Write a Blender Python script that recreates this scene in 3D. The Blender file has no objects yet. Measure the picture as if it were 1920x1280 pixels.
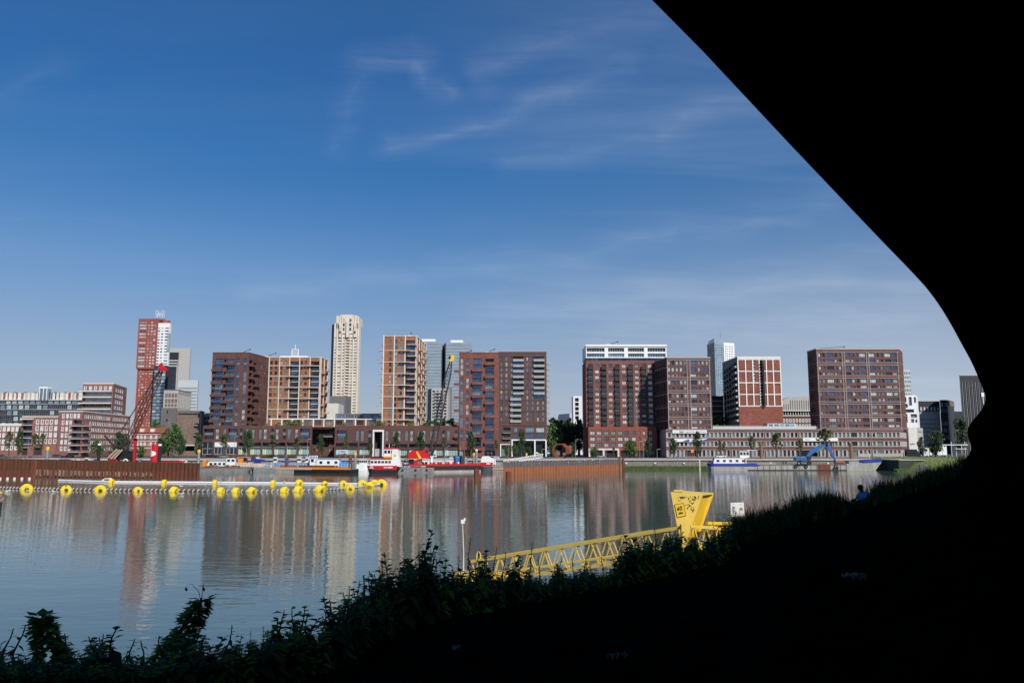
import bpy, bmesh, math, random
from mathutils import Vector, Matrix
R = math.radians
rnd = random.Random(7)
S = bpy.context.scene
COL = S.collection
# ---------------- camera
F_ = 1500.0; H = 10.0; TH = math.atan(198/1500); W0, H0 = 960.0, 640.0
cam = bpy.data.cameras.new('camera'); cam.lens = 36*F_/1920; cam.sensor_width = 36
cam.clip_start = 0.1; cam.clip_end = 20000
co = bpy.data.objects.new('camera', cam); COL.objects.link(co)
co.location = (0, 0, H); co.rotation_euler = (R(90)+TH, 0, 0); S.camera = co
# ---------------- light
SUN_AZ, SUN_EL = 32.0, 39.0
sdir = Vector((math.sin(R(SUN_AZ))*math.cos(R(SUN_EL)), -math.cos(R(SUN_AZ))*math.cos(R(SUN_EL)), math.sin(R(SUN_EL))))
sl = bpy.data.lights.new('sun', 'SUN'); sl.energy = 4.6; sl.angle = R(.5); sl.color = (1, .95, .88)
so = bpy.data.objects.new('sun', sl); COL.objects.link(so); so.rotation_euler = sdir.to_track_quat('Z', 'Y').to_euler()
so.location = (0, 0, 60)
wd = bpy.data.worlds.new("World"); S.world = wd; wd.use_nodes = True
nt = wd.node_tree; nt.nodes.clear()
def nn(t, ty, **k):
    n = t.nodes.new(ty)
    for a, b in k.items(): setattr(n, a, b)
    return n
sky = nn(nt, 'ShaderNodeTexSky', sky_type='NISHITA', sun_disc=False)
sky.sun_elevation = R(SUN_EL); sky.sun_rotation = math.atan2(sdir.x, sdir.y)
sky.air_density = 1.0; sky.dust_density = .55; sky.ozone_density = 3.4; sky.altitude = 0
bg = nn(nt, 'ShaderNodeBackground'); bg.inputs[1].default_value = .095
out = nn(nt, 'ShaderNodeOutputWorld')
tc = nn(nt, 'ShaderNodeTexCoord')
sep = nn(nt, 'ShaderNodeSeparateXYZ'); nt.links.new(tc.outputs['Generated'], sep.inputs[0])
def mth(t, op, a, b=None, c=None, clamp=False):
    n = t.nodes.new('ShaderNodeMath'); n.operation = op; n.use_clamp = clamp
    for i, v in enumerate((a, b, c)):
        if v is None: continue
        if isinstance(v, (int, float)): n.inputs[i].default_value = v
        else: t.links.new(v, n.inputs[i])
    return n.outputs[0]
zz = mth(nt, 'ADD', mth(nt, 'MAXIMUM', sep.outputs[2], 0), .12)
cb = nn(nt, 'ShaderNodeCombineXYZ')
nt.links.new(mth(nt, 'DIVIDE', sep.outputs[0], zz), cb.inputs[0]); nt.links.new(mth(nt, 'DIVIDE', sep.outputs[1], zz), cb.inputs[1])
mp = nn(nt, 'ShaderNodeMapping'); mp.inputs['Rotation'].default_value = (0, 0, R(-33)); mp.inputs['Scale'].default_value = (.24, 1.0, 1)
nt.links.new(cb.outputs[0], mp.inputs[0])
n1 = nn(nt, 'ShaderNodeTexNoise'); n1.inputs['Scale'].default_value = 1.9; n1.inputs['Detail'].default_value = 9; n1.inputs['Roughness'].default_value = .6; n1.inputs['Distortion'].default_value = 1.1
nt.links.new(mp.outputs[0], n1.inputs[0])
n2 = nn(nt, 'ShaderNodeTexNoise'); n2.inputs['Scale'].default_value = .42; n2.inputs['Detail'].default_value = 2
nt.links.new(cb.outputs[0], n2.inputs[0])
def mrange(t, v, a, b, c=0, d=1):
    n = t.nodes.new('ShaderNodeMapRange'); t.links.new(v, n.inputs[0])
    for i, q in enumerate((a, b, c, d)): n.inputs[i+1].default_value = q
    return n.outputs[0]
cl = mth(nt, 'MULTIPLY', mrange(nt, n1.outputs[0], .46, .78), mrange(nt, n2.outputs[0], .36, .62))
low = mrange(nt, sep.outputs[2], .0, .34, 1, 0)           # thin veil thickens towards the horizon
rt = mrange(nt, sep.outputs[0], -.5, .5, .25, 1)
cl = mth(nt, 'MULTIPLY', cl, mth(nt, 'MULTIPLY', rt, .30))
# individual cirrus wisps, laid out by direction: (x/y, z/y)
qx = mth(nt, 'DIVIDE', sep.outputs[0], mth(nt, 'MAXIMUM', sep.outputs[1], .05)); qy = mth(nt, 'DIVIDE', sep.outputs[2], mth(nt, 'MAXIMUM', sep.outputs[1], .05))
qc = nn(nt, 'ShaderNodeCombineXYZ'); nt.links.new(qx, qc.inputs[0]); nt.links.new(qy, qc.inputs[1])
wn = nn(nt, 'ShaderNodeTexNoise'); wn.inputs['Scale'].default_value = 7; wn.inputs['Detail'].default_value = 6; nt.links.new(qc.outputs[0], wn.inputs[0])
ws_ = nn(nt, 'ShaderNodeSeparateColor'); nt.links.new(wn.outputs[1], ws_.inputs[0])
wx = mth(nt, 'ADD', qx, mth(nt, 'MULTIPLY', mth(nt, 'SUBTRACT', ws_.outputs[0], .5), .10)); wy = mth(nt, 'ADD', qy, mth(nt, 'MULTIPLY', mth(nt, 'SUBTRACT', ws_.outputs[1], .5), .085))
fm2 = nn(nt, 'ShaderNodeMapping'); fm2.inputs['Rotation'].default_value = (0, 0, R(-17)); fm2.inputs['Scale'].default_value = (5, 42, 1); nt.links.new(qc.outputs[0], fm2.inputs[0])
fn = nn(nt, 'ShaderNodeTexNoise'); fn.inputs['Scale'].default_value = 1; fn.inputs['Detail'].default_value = 8; fn.inputs['Roughness'].default_value = .65; fn.inputs['Distortion'].default_value = .6; nt.links.new(fm2.outputs[0], fn.inputs[0])
fib = mrange(nt, fn.outputs[0], .34, .68, .15, 1)
def dirq(px, py):
    x, y, z = (px-W0)/F_, math.cos(TH)-(H0-py)/F_*math.sin(TH), math.sin(TH)+(H0-py)/F_*math.cos(TH); return x/y, z/y
def wisp(p, q, w, amp):
    (ax, ay), (bx, by) = dirq(*p), dirq(*q); dx, dy = bx-ax, by-ay; L2 = dx*dx+dy*dy; rx, ry = mth(nt, 'SUBTRACT', wx, ax), mth(nt, 'SUBTRACT', wy, ay)
    t = mth(nt, 'DIVIDE', mth(nt, 'ADD', mth(nt, 'MULTIPLY', rx, dx), mth(nt, 'MULTIPLY', ry, dy)), L2, clamp=True)
    ex, ey = mth(nt, 'SUBTRACT', rx, mth(nt, 'MULTIPLY', t, dx)), mth(nt, 'SUBTRACT', ry, mth(nt, 'MULTIPLY', t, dy))
    ds = mth(nt, 'SQRT', mth(nt, 'ADD', mth(nt, 'MULTIPLY', ex, ex), mth(nt, 'MULTIPLY', ey, ey)))
    return mth(nt, 'MULTIPLY', mth(nt, 'POWER', mrange(nt, ds, 0, w/F_*2.3, 1, 0), 1.9), amp)
acc = None
for p, q, w_, am in (((665, 175), (700, 115), 26, .16), ((700, 115), (775, 100), 30, .26), ((770, 100), (790, 140), 16, .30), ((790, 140), (838, 158), 14, .22), ((640, 275), (665, 180), 24, .10), ((740, 275), (890, 222), 16, .26), ((890, 222), (1060, 172), 18, .22), ((1060, 172), (1180, 120), 26, .16), ((900, 135), (1060, 82), 26, .16), ((1060, 82), (1220, 20), 34, .13), ((950, 315), (1250, 232), 26, .14), ((1250, 232), (1420, 175), 30, .22),
    ((800, 500), (1100, 468), 22, .20), ((1100, 468), (1260, 425), 24, .26), ((1260, 425), (1560, 400), 34, .18), ((470, 562), (760, 528), 26, .20), ((880, 610), (1200, 562), 34, .24), ((1200, 562), (1560, 535), 44, .26), ((1150, 625), (1720, 600), 44, .26), ((0, 170), (130, 110), 34, .07), ((0, 405), (260, 415), 6, .08)):
    v_ = wisp(p, q, w_, am); acc = v_ if acc is None else mth(nt, 'MAXIMUM', acc, v_)
cl = mth(nt, 'ADD', cl, mth(nt, 'MULTIPLY', acc, mth(nt, 'MULTIPLY', fib, .72)))
veil = mth(nt, 'MULTIPLY', mrange(nt, sep.outputs[0], -.12, .42), mrange(nt, sep.outputs[2], .05, .25, .42, .06))
cl = mth(nt, 'ADD', mth(nt, 'ADD', cl, veil), mth(nt, 'MULTIPLY', mth(nt, 'POWER', low, 2.0), .46), clamp=True)
tr = nn(nt, 'ShaderNodeValToRGB'); nt.links.new(mth(nt, 'DIVIDE', sep.outputs[2], .6, clamp=True), tr.inputs[0])
while len(tr.color_ramp.elements) < 6: tr.color_ramp.elements.new(.5)
for e_, (p_, c_) in zip(tr.color_ramp.elements, ((0, (.50, .50, .62)), (.2, (.56, .61, .74)), (.37, (.48, .71, .91)), (.57, (.27, .68, .99)), (.74, (.29, .69, 1.05)), (1, (.36, .78, 1.05)))): e_.position = p_; e_.color = (*c_, 1)
tm = nn(nt, 'ShaderNodeMix', data_type='RGBA'); tm.blend_type = 'MULTIPLY'; tm.inputs[0].default_value = 1; nt.links.new(sky.outputs[0], tm.inputs[6]); nt.links.new(tr.outputs[0], tm.inputs[7])
mx = nn(nt, 'ShaderNodeMix', data_type='RGBA'); nt.links.new(cl, mx.inputs[0]); nt.links.new(tm.outputs[2], mx.inputs[6])
mx.inputs[7].default_value = (5.5, 6.4, 7.8, 1)
nt.links.new(mx.outputs[2], bg.inputs[0]); nt.links.new(bg.outputs[0], out.inputs[0])
S.view_settings.view_transform = 'Standard'; S.view_settings.look = 'None'; S.view_settings.exposure = 0; S.view_settings.gamma = 1
S.view_settings.use_curve_mapping = False
try:
    S.cycles.max_bounces = 6; S.cycles.diffuse_bounces = 2; S.cycles.glossy_bounces = 3; S.cycles.caustics_reflective = False; S.cycles.caustics_refractive = False
    S.cycles.sample_clamp_indirect = 4
except Exception: pass

# ---------------- helpers
def ray(px, py):
    a, u = (px-W0)/F_, (H0-py)/F_
    return a, math.cos(TH)-u*math.sin(TH), math.sin(TH)+u*math.cos(TH)
def P(px, py, Y):
    a, b, c = ray(px, py); k = Y/b
    return Vector((a*k, Y, H+c*k))
def PZ(px, py, z):
    a, b, c = ray(px, py); k = (z-H)/c
    return Vector((a*k, b*k, z))
def zof(py, Y): return P(960, py, Y).z

MATS = {}
def mat(name, col, rough=.7, var=.15, scale=.6, metal=0, bump=0, spec=None, stretch=None, col2=None, ior=None, emit=None):
    if name in MATS: return MATS[name]
    m = bpy.data.materials.new(name); m.use_nodes = True; t = m.node_tree; b = t.nodes['Principled BSDF']
    b.inputs['Roughness'].default_value = rough; b.inputs['Metallic'].default_value = metal
    if spec is not None: b.inputs['Specular IOR Level'].default_value = spec
    if ior: b.inputs['IOR'].default_value = ior
    tcn = t.nodes.new('ShaderNodeTexCoord'); v = tcn.outputs['Object']
    if stretch:
        q = t.nodes.new('ShaderNodeMapping'); q.inputs['Scale'].default_value = stretch; t.links.new(v, q.inputs[0]); v = q.outputs[0]
    n = t.nodes.new('ShaderNodeTexNoise'); n.inputs['Scale'].default_value = scale; n.inputs['Detail'].default_value = 7; n.inputs['Roughness'].default_value = .65
    t.links.new(v, n.inputs[0])
    cr = t.nodes.new('ShaderNodeValToRGB')
    c2 = col2 or tuple(min(1, c*(1+var)) for c in col)
    c1 = col if col2 else tuple(c*(1-var) for c in col)
    cr.color_ramp.elements[0].position = .33; cr.color_ramp.elements[1].position = .67
    cr.color_ramp.elements[0].color = (*c1, 1); cr.color_ramp.elements[1].color = (*c2, 1)
    t.links.new(n.outputs[0], cr.inputs[0]); t.links.new(cr.outputs[0], b.inputs['Base Color'])
    if bump:
        bp = t.nodes.new('ShaderNodeBump'); bp.inputs['Strength'].default_value = bump; bp.inputs['Distance'].default_value = .02
        t.links.new(n.outputs[0], bp.inputs['Height']); t.links.new(bp.outputs[0], b.inputs['Normal'])
    MATS[name] = m; return m
def brick(name, col, joint, var=.22):
    if name in MATS: return MATS[name]
    m = mat(name, col, .85, var, 1.1)
    t = m.node_tree; b = t.nodes['Principled BSDF']
    tcn = t.nodes.new('ShaderNodeTexCoord'); q = t.nodes.new('ShaderNodeMapping'); q.inputs['Rotation'].default_value = (R(90), 0, 0)
    t.links.new(tcn.outputs['Object'], q.inputs[0])
    br = t.nodes.new('ShaderNodeTexBrick'); br.inputs['Scale'].default_value = 1; br.inputs['Brick Width'].default_value = .9; br.inputs['Row Height'].default_value = .3; br.inputs['Mortar Size'].default_value = .035
    br.inputs['Color1'].default_value = (.72, .72, .72, 1); br.inputs['Color2'].default_value = (1.2, 1.16, 1.12, 1); br.inputs['Mortar'].default_value = (joint, joint, joint, 1)
    t.links.new(q.outputs[0], br.inputs[0])
    n = t.nodes.new('ShaderNodeTexNoise'); n.inputs['Scale'].default_value = .13; n.inputs['Detail'].default_value = 3; t.links.new(tcn.outputs['Object'], n.inputs[0])
    mr = mrange(t, n.outputs[0], .3, .7, .82, 1.15)
    old = b.inputs['Base Color'].links[0].from_socket
    mm = t.nodes.new('ShaderNodeMix'); mm.data_type = 'RGBA'; mm.blend_type = 'MULTIPLY'; mm.inputs[0].default_value = 1
    t.links.new(old, mm.inputs[6]); t.links.new(br.outputs[0], mm.inputs[7])
    m3 = t.nodes.new('ShaderNodeMix'); m3.data_type = 'RGBA'; m3.blend_type = 'MULTIPLY'; m3.inputs[0].default_value = 1
    t.links.new(mm.outputs[2], m3.inputs[6]); t.links.new(mr, m3.inputs[7]); t.links.new(m3.outputs[2], b.inputs['Base Color'])
    return m
M = {}
def DM(k, *a, **kw): M[k] = mat(k, *a, **kw)
M['brick_brown'] = brick('brick_brown', (.125, .056, .046), .8)
M['brick_red'] = brick('brick_red', (.20, .07, .05), .9)
M['brick_orange'] = brick('brick_orange', (.34, .135, .06), .9)
M['brick_dark'] = brick('brick_dark', (.115, .060, .052), .9)
M['brick_maroon'] = brick('brick_maroon', (.140, .062, .050), .9)
M['brick_rust'] = brick('brick_rust', (.24, .075, .05), .9)
M['brick_taupe'] = brick('brick_taupe', (.21, .15, .12), .9)
M['brick_grey'] = brick('brick_grey', (.15, .14, .14), .9)
M['brick_pinkred'] = brick('brick_pinkred', (.27, .12, .10), .95)
DM('red_tile', (.30, .07, .045), .6, .06); DM('frame_cream', (.66, .61, .53), .7, .06); DM('stone_pink', (.42, .355, .335), .8, .1); DM('white', (.78, .77, .75), .5, .05)
DM('offwhite', (.66, .63, .56), .7, .08); DM('cream', (.66, .575, .47), .8, .08); DM('cream_dark', (.42, .27, .17), .8, .08)
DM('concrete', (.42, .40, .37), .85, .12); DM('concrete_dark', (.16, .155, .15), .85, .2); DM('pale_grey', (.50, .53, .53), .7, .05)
DM('grey_panel', (.15, .16, .17), .6, .1); DM('light_panel', (.40, .39, .38), .6, .12); DM('black_panel', (.022, .023, .027), .5, .2)
DM('dark_frame', (.02, .022, .025), .4, .1); DM('frame_white', (.75, .74, .72), .5, .03); DM('inside', (.03, .03, .033), .9, .3)
DM('roof', (.22, .22, .22), .9, .1); DM('aluminium', (.55, .58, .60), .3, .05, metal=.5)
def glass(k, col, rough, metal, scale=.25, var=.35): DM(k, col, rough, var, scale, metal=metal)
glass('glass_blue', (.10, .17, .27), .08, .65); glass('glass_dark', (.035, .05, .065), .06, .4); glass('glass_mid', (.25, .36, .42), .1, .6)
glass('glass_curtain', (.42, .47, .45), .35, .1); glass('glass_green', (.20, .30, .25), .2, .2); glass('glass_pale', (.55, .60, .60), .3, .2)
glass('glass_tower', (.36, .45, .50), .2, .35, .08, .18)
DM('shop_green', (.30, .42, .36), .4, .1); DM('door_lime', (.42, .55, .18), .5, .1); DM('door_cyan', (.36, .60, .62), .5, .1)
DM('yellow', (.80, .52, .035), .4, .08, 2.5); DM('yellow_pale', (.74, .52, .10), .5, .10, 1.5); DM('yellow_float', (.90, .62, .02), .4, .14, 1.4)
DM('rust', (.22, .065, .022), .9, .5, 1.2, stretch=(1, 1, .15), col2=(.10, .032, .015)); DM('rust_bright', (.36, .12, .045), .9, .4, 1.3, stretch=(1, 1, .15), col2=(.20, .075, .035))
DM('rust_deep', (.125, .045, .018), .9, .5, 1.2, stretch=(1, 1, .15), col2=(.07, .024, .010)); DM('rust_deep_red', (.17, .045, .022), .9, .4, 1.3, stretch=(1, 1, .15), col2=(.085, .026, .014)); DM('crane_dark', (.045, .018, .015), .6, .2); DM('litter_grey', (.09, .09, .09), .8, .2)
DM('rust_grey', (.12, .10, .10), .9, .25, 1.3, stretch=(1, 1, .15)); DM('rust_stain', (.33, .27, .21), .9, .4, .5, col2=(.16, .055, .025))
DM('red', (.55, .012, .02), .35, .08); DM('black', (.012, .012, .014), .5, .3); DM('hull_grey', (.17, .17, .165), .7, .3, .8); DM('hull_light', (.33, .31, .27), .8, .25, .7, stretch=(1, 1, .3))
DM('orange', (.75, .25, .02), .5, .1); DM('blue_navy', (.02, .04, .28), .4, .1); DM('blue_tarp', (.03, .25, .62), .5, .1); DM('blue_machine', (.018, .13, .34), .4, .12); DM('blue_sign', (.02, .09, .42), .5, .05)
DM('tan', (.52, .38, .28), .7, .1); DM('steel', (.30, .31, .32), .45, .15, metal=.3); DM('steel_dark', (.05, .05, .055), .5, .2, metal=.2); DM('wood', (.20, .12, .07), .9, .3, 2, stretch=(1, 1, .2))
DM('tyre', (.02, .02, .02), .9, .1); DM('stone_wall', (.20, .185, .155), .95, .55, 1.4); DM('stone_black', (.05, .05, .045), .95, .5, 1.4)
DM('bark', (.10, .07, .05), .95, .3, 3); DM('leaf_dark', (.018, .040, .014), .75, .5, .55, col2=(.045, .085, .025)); DM('leaf_mid', (.035, .085, .018), .7, .5, .55, col2=(.085, .17, .035)); DM('leaf_olive', (.055, .065, .02), .7, .5, .6, col2=(.12, .13, .04))
DM('leaf_far', (.012, .03, .014), .8, .5, .5, col2=(.03, .06, .02)); DM('leaf_lime', (.13, .19, .04), .7, .4, .6, col2=(.22, .28, .08))
DM('weed_leaf', (.010, .026, .006), .8, .4, 3, col2=(.022, .05, .01), spec=.15); DM('weed_leaf_bright', (.03, .10, .010), .8, .4, 3, col2=(.07, .19, .02), spec=.15); DM('weed_stem', (.025, .03, .012), .8, .3, 3)  # dark leaf colour holds the bank's shade; bright one passes for lit leaves
DM('soil', (.0035, .0032, .003), .97, .5, 2, bump=.6, spec=0); DM('shade_black', (.0035, .0035, .0035), .95, .35, .6, spec=0)  # near-black base colours: deep shade under the viaduct put into them
DM('pavement', (.42, .36, .30), .9, .12, .3); DM('asphalt', (.07, .07, .07), .95, .25, .4); DM('land', (.16, .15, .12), .95, .3, .05); DM('grass', (.11, .16, .03), .95, .4, .3, col2=(.22, .24, .05)); DM('reed', (.055, .08, .02), .9, .5, .9, col2=(.09, .12, .035))
DM('skin', (.10, .05, .035), .6, .1); DM('hair', (.008, .006, .005), .8, .2); DM('shirt', (.01, .16, .50), .8, .1, 6); DM('trousers', (.02, .02, .03), .9, .1)
DM('car_dark', (.015, .016, .02), .25, .1); DM('car_silver', (.35, .36, .38), .3, .1, metal=.4); DM('car_white', (.7, .7, .7), .3, .05)
DM('ink', (.02, .015, .015), .7, .2); DM('plum', (.14, .05, .16), .6, .1); DM('green_crane', (.06, .28, .06), .5, .1)

class MB:
    def __init__(s): s.v = []; s.f = []; s.m = []; s.ms = []
    def mi(s, m):
        if isinstance(m, str): m = M[m]
        if m not in s.ms: s.ms.append(m)
        return s.ms.index(m)
    def poly(s, pts, m):
        n = len(s.v); s.v += [tuple(p) for p in pts]; s.f.append(tuple(range(n, n+len(pts)))); s.m.append(s.mi(m))
    def hexa(s, p, m):                    # p: 4 bottom + 4 top
        n = len(s.v); s.v += [tuple(q) for q in p]; i = s.mi(m)
        for f in ((3, 2, 1, 0), (4, 5, 6, 7), (0, 1, 5, 4), (1, 2, 6, 5), (2, 3, 7, 6), (3, 0, 4, 7)):
            s.f.append(tuple(n+k for k in f)); s.m.append(i)
    def box(s, x0, x1, y0, y1, z0, z1, m):
        s.hexa([(x0, y0, z0), (x1, y0, z0), (x1, y1, z0), (x0, y1, z0), (x0, y0, z1), (x1, y0, z1), (x1, y1, z1), (x0, y1, z1)], m)
    def fb(s, F, u0, u1, n0, n1, z0, z1, m):
        s.hexa([F(u0, n1, z0), F(u1, n1, z0), F(u1, n0, z0), F(u0, n0, z0), F(u0, n1, z1), F(u1, n1, z1), F(u1, n0, z1), F(u0, n0, z1)], m)
    def prism(s, pts, vec, m):            # polygon extruded by vec
        vec = Vector(vec); a = [Vector(p) for p in pts]; b = [p+vec for p in a]
        s.poly(a[::-1], m); s.poly(b, m)
        for i in range(len(a)):
            j = (i+1) % len(a); s.poly([a[i], a[j], b[j], b[i]], m)
    def tube(s, pts, r, m, n=6, cap=True):
        pts = [Vector(p) for p in pts]; rs = r if isinstance(r, (list, tuple)) else [r]*len(pts)
        base = len(s.v); i = s.mi(m)
        for k, p in enumerate(pts):
            d = (pts[min(k+1, len(pts)-1)]-pts[max(k-1, 0)]).normalized()
            a = d.orthogonal().normalized() if abs(d.z) < .9 else d.cross(Vector((0, 1, 0))).normalized()
            if k and a.dot(la) < 0: a = -a
            la = a; b = d.cross(a)
            for q in range(n):
                t = 2*math.pi*q/n; s.v.append(tuple(p+(a*math.cos(t)+b*math.sin(t))*rs[k]))
        for k in range(len(pts)-1):
            for q in range(n):
                A = base+k*n+q; B = base+k*n+(q+1) % n; s.f.append((A, B, B+n, A+n)); s.m.append(i)
        if cap:
            s.f.append(tuple(base+q for q in range(n))[::-1]); s.m.append(i)
            s.f.append(tuple(base+(len(pts)-1)*n+q for q in range(n))); s.m.append(i)
    def cyl(s, x, y, z0, z1, r, m, n=12, r2=None): s.tube([(x, y, z0), (x, y, z1)], [r, r2 or r], m, n)
    def ball(s, c, r, m, n=10, sc=(1, 1, 1)):
        base = len(s.v); i = s.mi(m); k = n//2
        for a in range(k+1):
            t = math.pi*a/k
            for q in range(n):
                p = 2*math.pi*q/n; s.v.append((c[0]+r*sc[0]*math.sin(t)*math.cos(p), c[1]+r*sc[1]*math.sin(t)*math.sin(p), c[2]+r*sc[2]*math.cos(t)))
        for a in range(k):
            for q in range(n): s.f.append((base+a*n+q, base+(a+1)*n+q, base+(a+1)*n+(q+1) % n, base+a*n+(q+1) % n)); s.m.append(i)
    def torus(s, c, R_, r, m, ax, up, n=16, k=8, hx=1.0):
        c = Vector(c); ax = Vector(ax).normalized(); e1 = Vector(up).normalized(); e1 = (e1-ax*e1.dot(ax)).normalized(); e2 = ax.cross(e1); base = len(s.v); i = s.mi(m)
        for a in range(n):
            t = 2*math.pi*a/n; d = e1*math.cos(t)+e2*math.sin(t)
            for q in range(k):
                p = 2*math.pi*q/k; s.v.append(tuple(c+d*(R_+r*math.cos(p))+ax*r*hx*math.sin(p)))
        for a in range(n):
            for q in range(k): s.f.append((base+a*k+q, base+((a+1) % n)*k+q, base+((a+1) % n)*k+(q+1) % k, base+a*k+(q+1) % k)); s.m.append(i)
    def lathe(s, prof, m, n=20):
        base = len(s.v); i = s.mi(m); k = len(prof)
        for a in range(n):
            t = 2*math.pi*a/n
            for r, x in prof: s.v.append((r*math.cos(t), x, r*math.sin(t)))
        for a in range(n):
            for q in range(k): s.f.append((base+a*k+q, base+((a+1) % n)*k+q, base+((a+1) % n)*k+(q+1) % k, base+a*k+(q+1) % k)); s.m.append(i)
    def obj(s, name, parent=None, smooth=False, loc=None):
        me = bpy.data.meshes.new(name); me.from_pydata(s.v, [], s.f)
        for m in s.ms: me.materials.append(m)
        me.polygons.foreach_set('material_index', s.m)
        if smooth: me.polygons.foreach_set('use_smooth', [True]*len(s.f))
        me.update()
        o = bpy.data.objects.new(name, me); COL.objects.link(o)
        if parent: o.parent = parent
        if loc: o.location = loc
        return o
def tag(o, label=None, cat=None, group=None, kind=None):
    if label: o['label'] = label
    if cat: o['category'] = cat
    if group: o['group'] = group
    if kind: o['kind'] = kind
    return o
def thing(name, label, cat, loc=(0, 0, 0), rz=0, group=None):
    o = bpy.data.objects.new(name, None); COL.objects.link(o); o.location = loc; o.rotation_euler = (0, 0, rz); o.empty_display_size = .5
    return tag(o, label, cat, group)
def copy_tree(o, parent=None):
    c = o.copy(); COL.objects.link(c)
    if parent: c.parent = parent
    for ch in list(o.children): copy_tree(ch, c)
    return c
def dup(o, loc, rz=0, label=None, group=None, sc=None):
    c = copy_tree(o); c.location = loc; c.rotation_euler = (0, 0, rz)
    if sc: c.scale = sc
    if label: c['label'] = label
    if group: c['group'] = group
    return c
def struct(name, mb, smooth=False):
    o = mb.obj(name, smooth=smooth); o['kind'] = 'structure'; return o

def frame(a, b):
    a = Vector((a[0], a[1], 0)); b = Vector((b[0], b[1], 0)); L = (b-a).length; u = (b-a)/L; n = Vector((u.y, -u.x, 0))
    def F(x, d, z): return (a.x+u.x*x+n.x*d, a.y+u.y*x+n.y*d, z)
    return F, L
def winbox(mb, F, u0, u1, z0, z1, st, gm):
    d = st.get('d', .3); fm = st.get('fm', 'dark_frame'); e = st.get('e', .09)
    sp = st.get('span')                       # list of (fraction0, fraction1) opaque panels
    mb.poly([F(u0, -d, z0), F(u1, -d, z0), F(u1, -d, z1), F(u0, -d, z1)], gm)
    mb.fb(F, u0, u1, -d, -d+.1, z0, z0+e, fm); mb.fb(F, u0, u1, -d, -d+.1, z1-e, z1, fm)
    mb.fb(F, u0, u0+e, -d, -d+.1, z0+e, z1-e, fm); mb.fb(F, u1-e, u1, -d, -d+.1, z0+e, z1-e, fm)
    k = st.get('mul', 0)
    for i in range(k):
        c = u0+(u1-u0)*(i+1)/(k+1); mb.fb(F, c-.05, c+.05, -d, -d+.08, z0+e, z1-e, fm)
    for (a, b) in (sp or []):
        mb.fb(F, u0+.01, u1-.01, -d, -d+.14, z0+(z1-z0)*a, z0+(z1-z0)*b, st.get('sm', 'grey_panel'))
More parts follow.
